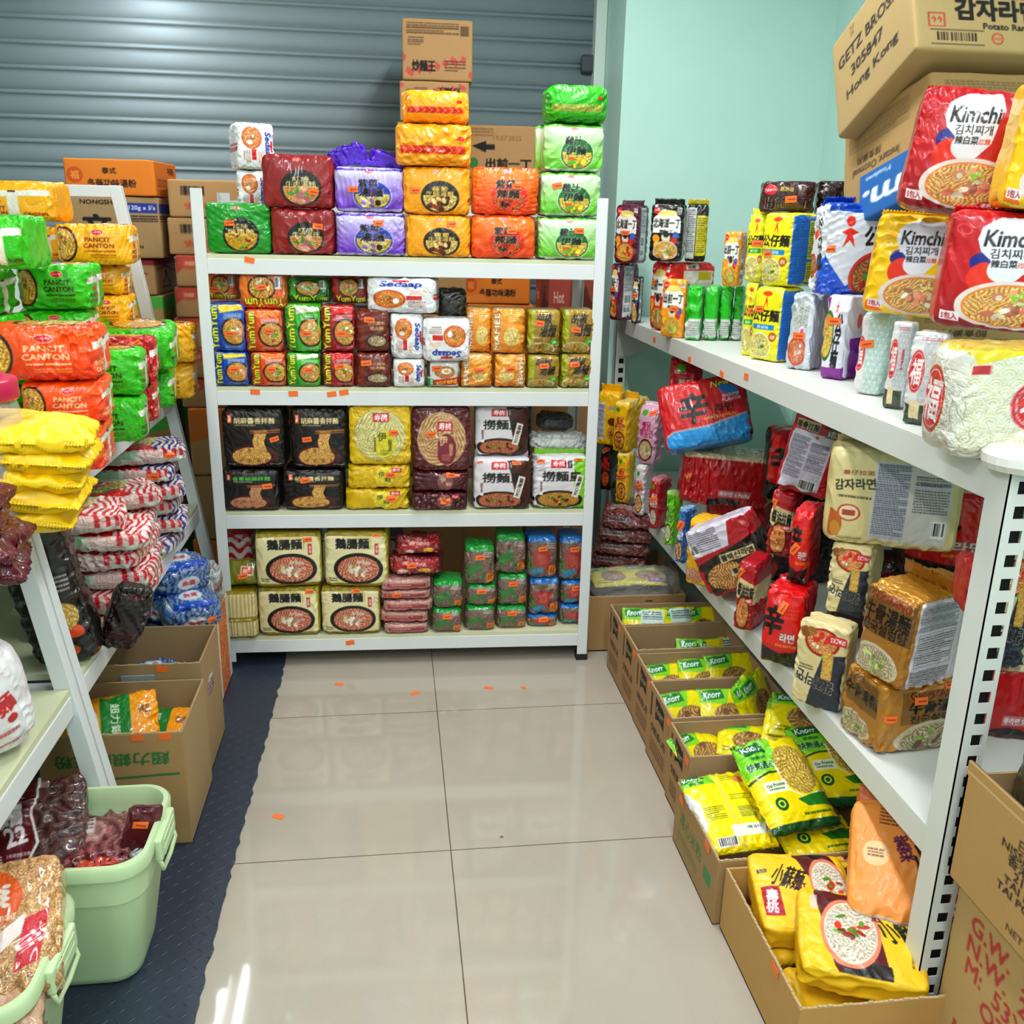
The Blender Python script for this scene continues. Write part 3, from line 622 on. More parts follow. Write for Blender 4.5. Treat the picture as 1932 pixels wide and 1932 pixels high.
def lomein(key, c2, side2, noodle, seed):
    a = Art(190, 195, 'e4e0e4'); a.poly([(.58, 0), (1, 0), (1, 1), (.7, 1), (.7, .6)], c2) if side2 else a.poly([(.72, 0), (1, 0), (1, 1), (.72, 1)], c2)
    a.rect(.3, .04, .58, .2, 'c01c26'); a.text('寿桃', .44, .12, .22, .12, 'fff', bold=2, shear=.1); a.text('撈麵皇', .5, .36, .72, .2, '17110f', bold=2); a.rect(.6, .05, .68, .2, '2a2420'); a.text('香\n港', .64, .12, .04, .12, 'e8d8c0')
    a.bowl(.45, .82, .44, .2, '1c1514', '2c1a14', noodle[0], noodle[1], [(noodle[2], 7, .1), ('4f9a3a', 4, .07)], 1.3, seed); a.poly([(.78, .32), (.9, .36), (.8, .78), (.68, .74)], 'f2eee8'); a.text('XO海鮮', .79, .55, .38, .08, '17110f', 75, bold=1); a.rect(.1, .42, .17, .72, 'eeeaee'); a.text('韌\n身', .135, .56, .05, .2, '5a3a3a', bold=1); A[key] = a
lomein('lomein_brown', '4a241c', True, ('d89468', '8c4a34', '6a2420'), 1); lomein('lomein_green', '8cc83c', False, ('e0b45c', '94642c', '6a1c14'), 2)
# --- fourth shelf
a = Art(240, 195, 'ebe3ba'); a.rect(0, 0, 1, .06, '8c7c1c'); a.rect(0, .93, 1, 1, '9c8c24'); a.rect(.3, .06, .75, .3, 'b8a850', .5); a.text('鵝腸麵', .45, .2, .54, .2, '14110e', bold=3, out='f6f2dc', ow=3); a.rect(.8, .2, .86, .4, 'b02024'); a.text('麻\n辣', .83, .3, .04, .16, 'fff', bold=1)
a.bowl(.54, .66, .39, .24, '17120f', '241a14', 'e8b8a0', 'a84a30', [('f2dccc', 16, .12), ('eab4a0', 8, .1), ('8cae3c', 5, .06)], 1, 5); a.fine(.06, .82, .2, .9, 2, '4a4420', .9); a.side(left='d8cf9c', right='b8ac50', top='8c7f24'); A['goose'] = a
a = Art(110, 170, 'd9cc9c')
for i in range(18): a.line([(i/17, .02), (i/17+.04*math.sin(i*7), .98)], ('efe6c4', 'a8965c')[i % 2], .02)
a.rect(0, .52, 1, .62, '8c7a24'); a.text('全新口味', .5, .57, .7, .06, 'f0e8c0', bold=1); a.rect(0, .95, 1, 1, '7c701c'); a.rect(0, 0, 1, .03, '8c7c1c'); A['stick_box'] = a
a = Art(150, 120, '7c7a1e'); a.poly([(.45, .3), (.85, .35), (.82, .7), (.42, .66)], 'e8e0d0'); a.poly([(.48, .34), (.8, .38), (.78, .64), (.46, .6)], 'd8541c'); a.text('BEST', .63, .5, .24, .14, 'fff', 3, bold=2); A['stick_top'] = a
a = Art(170, 120, '8c2c34'); a.noodle(np.ones(a.X.shape), 'b04a50', '6a1c24', .5, 3); a.poly([(.1, .3), (.9, .1), (.95, .5), (.15, .7)], 'a81e2c'); a.text('香辣味', .5, .4, .5, .22, 'f0d0c0', -8, bold=2); a.ell(.7, .75, .12, .08, 'e8b43a'); a.ell(.28, .8, .1, .07, 'd8c8b8'); a.fine(.1, .86, .6, .96, 2, 'f0d8c8', .7)
s = Art(160, 70, 'b88c86'); s.rect(0, .1, 1, .3, 'd0b0a4', .7); s.rect(.1, .4, .9, .7, 'a03a3e'); s.fine(.15, .45, .6, .6, 2, 'f4dcd0', .8); s.rect(0, .85, 1, 1, '8c2c34'); A['red_flat'] = s; A['red_wrap'] = a
def trad(key, top, meat, seed):
    a = Art(120, 150, '7f7468'); a.noodle(np.ones(a.X.shape), 'a08c80', '5e4f48', .9, seed, '8c4038'); a.rect(0, 0, 1, .13, top); a.poly([(.0, .55), (.5, .35), (.6, .5), (.1, .85)], '3f7a3c')
    if meat: a.poly([(.2, .3), (.75, .35), (.8, .75), (.4, .85), (.15, .6)], 'a04440'); a.poly([(.3, .4), (.6, .42), (.62, .6), (.4, .68)], 'b85a50'); a.poly([(.1, .8), (.5, .7), (.55, .8), (.2, .95)], '2c8cb0')
    else: a.text('東華麵', .52, .6, .5, .14, '35703a', -60, bold=2)
    a.rect(.72, .68, 1, .95, 'd8862c'); a.text('公', .85, .8, .2, .16, '6a2c10', bold=1); a.fine(.6, .15, .95, .3, 3, 'e8e0d8', .7); A[key] = a
trad('trad_green', '2f9c4c', False, 3); trad('trad_blue', '3a86c8', True, 4)
def stripes(W_=170, H_=110, c='c02434', bg='f0e4e0', vert=False, fr=8):
    a = Art(W_, H_, bg); u = (a.X/a.W if vert else a.Y/a.H); v = (a.Y/a.H if vert else a.X/a.W); t = np.sin((u+.04*np.sin(v*9))*fr*6.283); a._b(np.clip(t*4-.4, 0, 1), c); return a
A['stripe'] = stripes()
def shanghai(key, blue=False):
    a = Art(190, 120, 'b4d0b8' if not blue else 'c0b8a0'); a.noodle(a.em(.35, .4, .4, .26), 'e8dca0', 'b0a060', .7, 2); s_ = stripes(190, 120, 'c02434' if not blue else '26368c', vert=True, fr=13); m = a.X/a.W+.25*a.Y/a.H > .80; a.a = np.where(m[..., None], s_.a, a.a)
    a.poly([(0, .8), (.6, .62), (.68, 1), (0, 1)], 'c4202c'); a.line([(0, .74), (.25, .72), (.62, .58)], '2c8c4c' if not blue else '2c3c9c', .02); a.ell(.42, .28, .14, .07, 'c4202c', -12); a.text('上海麵', .42, .28, .22, .1, 'fff', 12, bold=1)
    s = Art(190, 50, 'ccd2c8'); s.rect(0, .1, .45, .55, '98b89c'); s.rect(.5, 0, 1, .6, 'e0c4c0'); t = np.sin(s.X/s.W*60)*((s.X/s.W) > .72); s._b(np.clip(t*3, 0, 1)*(s.Y < s.H*.6), 'c02434'); s.fine(.1, .65, .8, .9, 2, 'a85a5a', .6)
    a.side(front=s, right=stripes(100, 60, 'c02434' if not blue else '26368c', vert=True, fr=6), left=s); A[key] = a
shanghai('shanghai'); shanghai('shanghai_blue', True)
# --- pancit canton
def pancit(key, bg, ink='7c1c14', bg2=None, sub=None):
    a = Art(230, 130, bg)
    if bg2: a.grad(0, 1, *bg2)
    a.bowl(.1, .5, .2, .26, '1a120e', 'c87c2c', 'f0cc70', 'b8782a', [('c8402c', 5, .15), ('3f8c34', 4, .12), ('f4ead0', 2, .12)], .9, 3)
    a.ell(.56, .2, .085, .045, 'f4e0d0'); a.ell(.56, .2, .078, .038, 'c8202c'); a.text('Lucky Me!', .56, .2, .13, .05, 'fff', bold=1); a.text('PANCIT', .56, .38, .34, .12, ink, bold=2); a.text('CANTON', .57, .53, .4, .12, ink, bold=2); a.fine(.4, .65, .78, .7, 1, ink, .9); a.fine(.45, .74, .78, .84, 2, ink, .5)
    e = Art(110, 120, bg); 
    if bg2: e.grad(0, 1, bg2[0], bg2[1])
    e.poly([(0, .28), (1, .22), (1, .36), (0, .42)], 'f3efe6'); e.rect(.42, .3, .56, 1, 'efe9de'); e.rect(.44, .25, .54, .29, '1a1410'); e.ell(.24, .52, .1, .06, 'c8202c'); e.text('PANCIT', .22, .68, .34, .1, ink, bold=2); e.text('CANTON', .22, .8, .36, .1, ink, bold=2); e.text(sub or 'ORIGINAL', .78, .82, .34, .09, ink, bold=2)
    tp = Art(200, 110, bg); tp.bowl(.55, .4, .34, .2, '1a120e', 'c87c2c', 'f0cc70', 'b8782a', [('e8dcc8', 4, .15)], .9, 5); tp.fine(.1, .7, .5, .8, 1, ink, .6)
    a.side(right=e, left=bg, top=tp); A[key] = a; A[key+'_end'] = e
pancit('pan_yellow', 'f0b41c'); pancit('pan_green', '3fb41c', '2c2410', sub='KALAMANSI'); pancit('pan_orange', 'ee5a1c', 'f8dcb8', ('f46a20', 'e84a1c'), 'EXTRA HOT'); pancit('pan_red', 'b01c24', 'f4d8b0', sub='HOT CHILI')
# --- right rack, upper shelf
def demae(key, bg, bub, title, sub, tops, seed=1, side=None):
    a = Art(130, 180, bg); r = np.random.RandomState(seed)
    for i in range(70): a.ell(r.rand(), r.rand(), .022, .01, tuple(np.clip(hx(bg)*1.25+.05, 0, 1)), r.rand()*180, .6)
    a.ell(.5, .3, .44, .2, 'f4f2ee'); a.rect(.06, .3, .94, .5, 'f4f2ee'); a.ell(.5, .16, .3, .08, 'e8d88a'); a.text(title, .5, .33, .84, .17, '14110f', bold=2, shear=.08); a.text(sub, .5, .47, .4, .05, '14110f', bold=1)
    for c, x, y, w in (('f0a040', .2, .6, .12), ('e8e0cc', .5, .58, .14), ('2c2c34', .5, .52, .1), ('c8302c', .75, .62, .1), ('4a6ab0', .8, .54, .1), ('e9c84c', .25, .72, .12)): a.ell(x, y, w, w*.8, c, 20)
    a.bowl(.5, .82, .38, .26, bub, 'd88a3c', 'f0d48c', 'b8762c', tops, .9, seed); a.ell(.18, .1, .11, .1, 'd0202c'); a.text('Nissin', .18, .1, .16, .04, 'fff', bold=1); a.rect(.8, .04, .96, .14, 'eceaea'); a.fine(.81, .05, .95, .13, 4, '222', .8)
    s = Art(110, 180, side or bg); s.rect(.25, .03, .7, .96, 'd4d4d8'); s.fine(.28, .06, .67, .5, 14, '3a3a3a', .7); s.bars(.32, .54, .63, .72); s.bars(.32, .76, .63, .88)
    a.side(right=s, left=s); A[key] = a
demae('ding_purple', '5c1838', 'c8502c', '北海道一丁', '味噌一丁', [('b8402c', 5, .2), ('e8c84c', 3, .15)]); demae('ding_black', '17130f', 'd8c8b8', '北海道一丁', '鹽味一丁', [('f4e8d4', 3, .28), ('eab04a', 1, .2), ('8cae3c', 4, .1)], 2); demae('ding_red', 'd42a1e', 'd8301c', '出前一丁', '麻油味', [('f6ecd8', 1, .3), ('c8501c', 1, .2), ('5c9a3c', 4, .12)], 3); demae('ding_orange', 'e8a02c', 'd8b43c', '出前一丁', '雞蓉味', [('a8b858', 5, .25)], 4, 'e0942a'); demae('ding_green', '2fae2c', 'e8e4d4', '出前一丁', '豬骨湯', [('c8503a', 4, .2), ('5c9a3c', 4, .12)], 5, '24a424')
s = Art(60, 180, '2bae26'); s.rect(0, .6, 1, 1, 'dfe2e0'); s.fine(.1, .65, .9, .95, 8, '5a5a4c', .6); A['ding_green'].side(front=s)
s = Art(120, 180, '1c1814'); s.rect(0, .05, .45, .97, 'd4d4d4'); s.fine(.04, .1, .42, .85, 20, '2a2a2a', .7); s.rect(.5, .2, .98, .9, 'd8cc2c'); s.fine(.53, .24, .95, .85, 16, '3a3a14', .8); A['ding_yback'] = s
a = Art(230, 150, 'd42a1e'); a.rect(.3, .12, .98, .94, 'e2dfd8'); a.rect(.34, .3, .92, .9, 'cfc9bf'); a.fine(.36, .35, .62, .85, 10, '5a4a44', .6); a.rect(.62, .14, .9, .26, 'c8b82c'); a.rect(.35, .0, .62, .1, 'ece8e4'); a.text('出前', .48, .05, .16, .08, '1a1410', bold=1); A['ding_redback'] = a
a = Art(200, 110, '3c1a1c'); a.ell(.16, .28, .13, .09, 'd0202c'); a.text('Nissin', .16, .28, .2, .1, 'fff', 6, bold=1); a.text('出前一丁', .48, .72, .84, .42, '120d0c', bold=2, out='c0a498', ow=2, shear=.05); a.text('黑蒜油', .46, .26, .24, .16, 'c0b030', bold=2); a.fine(.68, .15, .82, .5, 6, 'c8c0b8', .5); A['ding_brown'] = a
def doll(key, bg, c2, ink, bowlc):
    a = Art(130, 200, bg); a.ell(.5, .08, .16, .06, 'd84a2c'); a.text('公仔麵', .5, .38, .92, .17, ink, bold=3); a.poly([(.42, .3), (.5, .1), (.58, .3), (.5, .2)], 'd8301c'); a.rect(.12, .5, .82, .57, c2); a.text('麻油味', .46, .535, .4, .05, 'fff', bold=1); a.bowl(.4, .8, .36, .3, 'e8e4c8', 'c8b44c', 'f4ecb0', 'c0a848', bowlc, 1, 2); a.ell(.8, .66, .12, .1, 'b86a2c'); a.text('抵食', .8, .66, .14, .06, 'fff', bold=1)
    s = Art(150, 200, '2a7ac8'); 
    for i in range(26): s.rect(0, i/26, 1, i/26+.012, '1f68b4')
    s.rect(.58, .1, .96, .62, 'd8dc30'); s.fine(.6, .13, .94, .6, 16, '2a3a14', .8); s.rect(.58, .66, .96, .95, 'd8dc30'); s.fine(.6, .68, .94, .93, 8, '2a3a14', .8); a.side(right=s, left=s); A[key] = a
doll('doll_yellow', 'e8e02c', '2f9a34', '17140f', [('f6f0c0', 5, .2)]); doll('doll_blue', 'e4dd2e', '2a8ac0', '17140f', [('c8d0b0', 4, .2), ('5a8c3a', 4, .12)])
a = Art(120, 180, 'ccd4d8'); a.bowl(.45, .76, .38, .3, 'c85a4a', 'c85a3c', 'e8b48c', 'b0503c', [('e8a088', 5, .2), ('f6ece4', 3, .16)], 1, 2); a.noodle(a.em(.5, .3, .34, .3), 'e8ece4', '9aa49c', .8); a.ell(.6, .5, .12, .12, 'f0e4ea'); a.ell(.6, .5, .07, .07, 'd86a9c'); a.rect(.78, 0, 1, 1, 'dfe6ec'); a.side(right='d5dce4', left='d5dce4'); A['clear_pork'] = a
a = Art(170, 190, 'e8e6f0'); a.poly([(0, 0), (.2, 0), (.1, 1), (0, 1)], '8c2a94'); a.bowl(.24, .48, .26, .34, '2f6a2c', 'c8a040', 'f0d890', 'b88a3c', VEG, 1, 2); a.text('公\n仔\n麵', .62, .55, .28, .7, '15121a', 0, bold=3, shear=.12); a.rect(0, .86, 1, 1, '8c2a94'); a.text('大', .5, .14, .12, .14, 'd8302c', bold=2); s = Art(120, 190, 'e8e6f0'); s.rect(.2, .5, 1, 1, '8f1f8c'); s.ell(.5, .3, .12, .14, 'd86a8c'); a.side(right=s, left=s); A['doll_white'] = a
def seal_(a, cx, cy, rx, ry, rim='b08a3c', ch='福'):
    a.ell(cx, cy, rx, ry, 'f4eee6'); a.ell(cx, cy, rx*.96, ry*.97, rim); a.ell(cx, cy, rx*.92, ry*.93, 'c8303a'); a.ell(cx, cy, rx*.80, ry*.84, 'f0dcd8'); a.ell(cx, cy, rx*.76, ry*.80, 'c5222e'); a.text(ch, cx, cy, rx*1.35, ry*1.3*a.W/a.H, 'faf4f2', bold=2, shear=.1)
a = Art(150, 200, 'eef1ef'); a.wave(0, 0, 1, 1, '7cb0a8', 5); a.rect(0, 0, .34, 1, 'e8e4e4'); seal_(a, .12, .5, .22, .3, 'd89aa0'); a.rect(0, 0, 1, .03, 'c4dcd8'); s = Art(120, 200, 'eef1ef'); s.wave(0, 0, 1, 1, '7cb0a8', 4); a.side(right=s, left=s); A['fu_teal'] = a
a = Art(150, 200, 'e2e2e2'); a.wave(.4, 0, 1, 1, '9a9aa0', 6); seal_(a, .28, .42, .24, .32, 'd89aa0'); a.poly([(0, .78), (.9, .78), (.95, 1), (0, 1)], '3a4a34'); a.rect(.2, .74, .5, .96, 'e8d4b0'); a.text('泰\n式', .75, .42, .13, .26, 'b83040', bold=2); a.fine(.3, .04, .9, .1, 2, 'b83a48', .8); s = Art(100, 200, 'dcdcde'); s.wave(0, 0, 1, 1, '9a9aa0', 4); a.side(right=s, left=s); A['fu_grey'] = a
a = Art(150, 260, 'e6e6e0'); a.wave(0, .15, 1, 1, 'cfc9a4', 5, al=.5); seal_(a, .4, .52, .34, .55); a.rect(0, 0, 1, .04, 'd8c040')
s = Art(260, 260, 'ecebdf'); s.wave(0, .1, 1, 1, 'c9c49a', 6); seal_(s, .62, .5, .25, .25, 'd8a0a4'); s.poly([(0, 0), (1, 0), (1, .1), (.4, .06), (.1, .16)], 'e0cc2c'); s.rect(.05, .16, .2, .24, 'b83040'); a.side(right=s, left=s, top='c8b040'); A['fu_cream'] = a; A['fu_cream_side'] = s
a = Art(280, 240, 'e6eaf2'); a.poly([(0, 0), (1, 0), (1, .16), (0, .07)], '1c56b4'); a.poly([(0, .55), (.3, .9), (.6, .6), (1, .95), (1, 1), (0, 1)], '2060c4'); a.text('公仔麵', .74, .36, .6, .24, '14141c', bold=3); a.ell(.28, .2, .05, .05, 'd8382c'); a.poly([(.18, .32), (.28, .27), (.38, .32), (.31, .35), (.35, .48), (.28, .4), (.21, .48), (.25, .35)], 'd8382c'); a.bowl(.62, .8, .3, .24, 'c4402c', '7a3a1c', 'c88a4c', '7c4420', [('3f7a34', 6, .12), ('b03a2c', 4, .14)], 1, 3)
s = Art(110, 240, 'e2e6ee'); s.ell(.35, .35, .12, .12, 'd8382c'); s.bowl(.25, .7, .35, .3, 'c4402c', '7a3a1c', 'c88a4c', '7c4420', VEG); s.rect(.6, .6, 1, 1, '2060c4'); s.text('公仔麵', .7, .45, .6, .3, '14141c', -80, bold=3); a.side(left=s, right=s); A['doll_big'] = a
def kimchi(key, bg, cheese):
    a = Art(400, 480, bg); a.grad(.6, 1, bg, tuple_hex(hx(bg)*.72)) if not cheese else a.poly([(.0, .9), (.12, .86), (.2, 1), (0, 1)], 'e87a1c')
    a.ell(.29, .43, .10, .10, '2a2c84', 10); a.ell(.31, .55, .12, .15, 'd8402c', 12); a.rect(.2, .52, .5, .53, bg, 0)
    a.poly([(.24, .14), (.36, .04), (.66, .02), (.70, .14), (.66, .44), (.56, .56), (.46, .6), (.38, .54), (.36, .42), (.26, .34), (.22, .24)], 'ecebf2'); a.ell(.50, .3, .17, .26, 'ecebf2', 8); a.ell(.46, .48, .13, .13, 'ecebf2')
    a.text('Kimchi', .48, .22, .42, .15, '14121a', 3, bold=2, shear=.1); a.text('김치찌개', .49, .345, .32, .085, '14121a', 3, bold=1); a.text('辣白菜', .45, .43, .2, .07, '14121a', 3, bold=2); a.text('拉麵', .6, .43, .1, .05, 'c84a3a', 3, bold=1)
    a.bowl(.58, .79, .44, .27, 'e9e0dc', 'e08a48', 'f6d8a0', 'c8803c', [('c8806a', 8, .13), ('d89a80', 6, .12), ('f0e8d0', 5, .09)], 1.1, 5 if cheese else 8)
    for i in range(16): a.ell(.6+.07*math.cos(i*2.4)*(i % 4)/2, .7+.035*math.sin(i*1.7)*(i % 3), .018, .01, ('7cc83c', 'a4d85c', 'd8ecb0')[i % 3] if not cheese else ('f6ec9c', 'fbf4c4', 'f0dc74')[i % 3], i*40)
    a.ell(.76, .93, .08, .04, 'b81c24'); a.text('煮麵', .76, .93, .1, .045, 'fff', bold=2)
    if cheese: a.text('CHEESE\nFLAVOR', .84, .3, .22, .13, 'c8501c', 8, bold=2)
    else: a.ell(.1, .16, .07, .05, bg); a.ell(.1, .16, .075, .05, 'e8a0a0', 30, .6); a.ell(.1, .16, .062, .04, bg, 30); a.rect(.76, .17, .98, .205, '8c7c6c'); a.text('辛拉麵', .88, .12, .12, .07, 'f0d8d0', 10, bold=1)
    a.rect(.03, .86, .2, .95, 'f0e8ec'); a.text('5包入', .115, .905, .14, .07, 'a01c2c', bold=2); a.side(left=tuple_hex(hx(bg)*.9), right=bg, top=bg); A[key] = a
def tuple_hex(c): return ''.join('%02x' % int(max(0, min(1, q))*255) for q in c)
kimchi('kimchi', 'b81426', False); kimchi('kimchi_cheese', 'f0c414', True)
# --- right rack, lower shelf
a = Art(120, 190, 'efc01c'); a.rect(.04, .2, .36, .9, 'e4e4ec'); a.fine(.06, .24, .34, .86, 22, '2a2a44', .7); a.ell(.7, .55, .2, .12, '6a3a1c'); a.text('까르보', .7, .3, .4, .1, '4a7ab0', 0, bold=1, out='f8f8e8'); a.bowl(.7, .76, .24, .2, 'd89a1c', 'd88c2c', 'f0cc70', 'b8782a', MEAT); A['buldak_back'] = a
def buldak(key, bg, ink, out, noodle, tops, extra=None):
    a = Art(120, 190, bg); a.text('불닭\n볶음면', .5, .42, .7, .28, ink, bold=3, out=out, ow=3); a.ell(.35, .16, .14, .08, '4a9a2c'); a.bowl(.5, .76, .36, .3, '3a1c10', 'c85c2c', noodle[0], noodle[1], tops, 1, 2); a.fine(.2, .93, .8, .96, 1, ink, .6); a.rect(0, 0, 1, .03, 'f8f8f0', .5); A[key] = a
buldak('buldak_yellow', 'efbe1c', 'b8401c', 'f8e8a0', ('f0cc70', 'c8782a'), MEAT); buldak('buldak_black', '171112', 'd8302c', '6a1c1c', ('d87a3c', '9a3a1c'), MEAT); buldak('buldak_pink', 'e2b8cc', 'b83a6c', 'f6e8ee', ('f4e4c0', 'd0a878'), [('f8f0e0', 4, .15), ('8cb44c', 4, .12)]); buldak('rose', 'e8dcdc', 'c8384c', 'f8ecec', ('f0c89c', 'c88a5c'), VEG); buldak('claypot', 'a81c2c', 'f0e4d8', '5a1018', ('e8d8d0', 'b89a94'), VEG); buldak('lime', '7cc42c', '24601c', 'f0f8d8', ('f0f0dc', 'b8c090'), VEG); buldak('bluish', '2c6cb0', 'f4f4f8', '182c5c', ('e8d8b0', 'a88c5c'), MEAT)
a = Art(300, 240, 'bc2028'); 
for i in range(9):
    for j in range(5): a.rect(.42+i*.04, .08+j*.045, .45+i*.04, .11+j*.045, 'd8582c', .5)
a.poly([(0, .82), (.12, .74), (.5, .74), (1, .62), (1, 1), (0, 1)], '3a9ad4'); a.poly([(0, .8), (.12, .72), (.5, .72), (1, .6), (1, .63), (.5, .75), (.12, .75), (0, .83)], 'e8e8d8', .6); a.text('辛', .38, .44, .34, .5, '120d0d', 0, bold=3, shear=.1); a.text('라면', .72, .5, .22, .13, '120d0d', bold=2); a.text('SHIN RAMYUN', .66, .62, .36, .05, 'e8c83a', 2, bold=1); a.text('New', .72, .12, .22, .12, 'e8e070', 4, bold=2, out='14301c', ow=3, shear=.2); a.ell(.8, .24, .12, .06, '3a8ad0', 20); a.text('SHRIMP\nFLAVOR', .82, .36, .22, .12, 'dff0fa', 3, bold=2); a.side(left='c8243c', right='8c141c', top='a81a22'); A['shin_shrimp'] = a
a = Art(300, 150, 'a81820'); a.rect(0, 0, 1, .08, 'd8c8a8'); a.rect(.46, .1, .52, .6, 'b8343c'); a.rect(.42, .66, .78, .8, 'c8a8b0', .7); a.text('辛라면 5 Packs', .6, .73, .34, .1, 'fff', bold=1); a.ell(.5, .95, .2, .06, '1a0d0d'); A['shin_back'] = a
a = Art(170, 230, 'c4161e'); a.grad(0, .7, 'cc1c24', 'd02c20'); a.poly([(0, .72), (.5, .8), (1, .74), (1, 1), (0, 1)], '17100f'); a.text('辛', .3, .38, .56, .42, '120d0d', bold=4, shear=.15); a.text('라면', .68, .58, .36, .13, 'f4ecec', bold=3, out='120d0d', ow=2); a.text('SHIN RAMYUN', .66, .69, .5, .045, 'e8c83a', bold=1)
for i in range(5):
    for j in range(3): a.rect(.55+i*.07, .2+j*.05, .6+i*.07, .235+j*.05, 'e05a2c', .7)
a.side(left='17100f', right='b01820'); A['shin'] = a
a = Art(180, 230, 'a5182a'); a.poly([(0, .2), (1, .3), (1, .6), (0, .5)], 'dcc89c'); a.text('醬油拉麵', .52, .4, .84, .2, '1a120f', -5, bold=3); a.bowl(.45, .72, .36, .34, '1c1614', 'b84a24', 'f0bc74', 'b8602c', [('e8c8a0', 5, .15), ('5a8c3a', 3, .1), ('b8402c', 4, .14)], 1, 2); a.rect(.55, .5, .9, .57, 'b01c2c'); a.text('拉麵香香', .72, .535, .3, .045, 'fff', bold=1); A['ramen_red'] = a
a = Art(230, 280, 'b01a26'); a.rect(.04, .26, .8, .98, 'd8d2e0'); a.fine(.08, .32, .4, .82, 26, '3a3448', .75); a.fine(.44, .36, .76, .7, 18, '3a3448', .75); a.bars(.42, .8, .74, .95); a.rect(.05, .14, .5, .25, 'd8c8a4'); a.text('豬骨拉麵', .28, .2, .42, .09, '17110f', bold=2); a.rect(.62, .16, .92, .27, '6a6054'); a.text('5包入', .77, .215, .24, .08, 'f4ecdc', bold=2); a.ell(.5, .3, .03, .02, 'd8283a'); A['label_bag'] = a
a = Art(240, 170, 'a5182a'); a.poly([(0, .0), (.7, .0), (.6, .35), (0, .4)], 'd9d4de'); a.fine(.04, .04, .5, .34, 10, '3a3448', .7); a.bars(.0, .2, .14, .36); a.poly([(.02, .5), (1, .3), (1, .8), (.1, 1)], '241a16'); a.noodle(a.em(.4, .75, .3, .14), 'e0b47c', '8c5a2c'); a.rect(.4, .44, .95, .56, 'cdbf94'); a.text('블랙신라면', .66, .5, .5, .1, '17110f', 0, bold=2); a.rect(.48, .66, .98, .77, 'cdbf94'); a.text('블랙신라면', .72, .71, .45, .09, '17110f', bold=2); A['black_shin'] = a
a = Art(170, 220, 'e8b81c'); a.rect(.04, .1, .4, .5, 'e07a24'); a.noodle(a.em(.25, .85, .3, .16), 'f0d8b0', 'c05a3c'); a.text('Kim', .75, .6, .3, .2, 'c8942c', 90, bold=2); A['kimchi_low'] = a
a = Art(330, 330, 'dccfa0'); a.rect(.34, .1, .92, .93, 'd6d2ce'); a.rect(.36, .12, .60, .9, 'b4b8cc', .6); a.fine(.36, .13, .6, .86, 34, '3c3c4c', .7); a.fine(.64, .22, .9, .6, 14, '3c3c4c', .7); a.rect(.63, .32, .91, .35, 'c8c8d8'); a.text('NUTRITION INFORMATION', .77, .3, .26, .025, '2a2a34', bold=1); a.bars(.8, .66, .9, .84); a.text('감자라면', .2, .36, .32, .12, '1c1714', 8, bold=2); a.text('薯仔拉面', .22, .24, .24, .05, '8c4a34', 4, bold=1); a.ell(.18, .66, .09, .09, 'b8482c'); a.ell(.18, .66, .075, .075, 'e8dcc0'); a.rect(.13, .63, .23, .69, 'a8502c'); a.ell(.02, .8, .12, .16, 'b8682c'); a.ell(.08, .85, .05, .09, 'c89048'); a.fine(.1, .92, .3, .96, 2, '4a3c2c', .8); a.fine(.08, .48, .34, .52, 1, '4a3c2c', .8)
a.side(left='d0c290', right='c8bc8c', top='e0d4a8'); A['potato_back'] = a
a = Art(190, 300, 'ddd0a4'); a.poly([(.55, .35), (1, .3), (1, 1), (.3, 1), (.4, .7)], '2e3440'); a.bowl(.5, .2, .34, .26, '8c2a24', 'c83a24', 'f0c890', 'c0602c', [('c02c28', 7, .2), ('f0e0c8', 3, .14)], 1, 3); a.ell(.14, .12, .12, .1, '8c5a2c', 30); a.ell(.28, .1, .1, .08, 'a06c38', 30); a.ell(.62, .36, .1, .05, '4ac03c'); a.noodle(((abs(a.X/a.W-.66) < .1) & (a.Y > .3*a.H) & (a.Y < .62*a.H)).astype(float), 'f0cc80', 'c0903c', 1.2, 4); a.text('감자라면', .44, .68, .8, .17, 'f4f0ec', 170, bold=4); a.text('감자라면', .44, .68, .78, .16, '15100f', 170, bold=2); a.rect(.62, .1, .98, .2, 'c02c2c'); a.text('5PACKS', .8, .15, .3, .06, 'fff', 180, bold=2); a.fine(.1, .5, .4, .56, 2, '4a3c2c', .8); a.side(right='d2c698', left='d2c698'); A['potato_front'] = a
a = Art(170, 260, 'b08038'); a.rect(.02, .06, .98, .5, '7c5c30'); a.text('牛骨湯麵', .5, .28, .86, .2, '1c130c', bold=2); a.text('진국설렁탕', .5, .43, .84, .13, '1c130c', bold=2); a.text('GOMTANG', .5, .12, .8, .09, '8c2c24', bold=2, out='c8a060', ow=1); a.bowl(.42, .8, .44, .3, 'e4ddc8', 'd8ccb0', 'ece4d0', 'a89870', [('8cae4c', 8, .12), ('c8d890', 6, .12)], .9, 2)
s = Art(300, 260, 'd8d0d6'); s.rect(0, 0, .03, 1, '9a7028'); s.rect(.03, .02, .62, .97, 'e2dde4'); s.fine(.06, .06, .58, .34, 14, '2c2834', .75); s.rect(.08, .36, .58, .72, '8c8894'); s.rect(.09, .37, .57, .71, 'e8e2ea'); s.fine(.1, .39, .56, .7, 12, '2c2834', .65); s.fine(.06, .76, .58, .95, 9, '2c2834', .75); s.rect(.65, 0, 1, 1, 'e0dae2'); s.fine(.68, .05, .96, .5, 20, '2c2834', .7); s.ell(.8, .6, .06, .03, 'd88aa0'); a.side(right=s, left='a07830', top='c0903c'); A['gomtang'] = a; A['gomtang_label'] = s
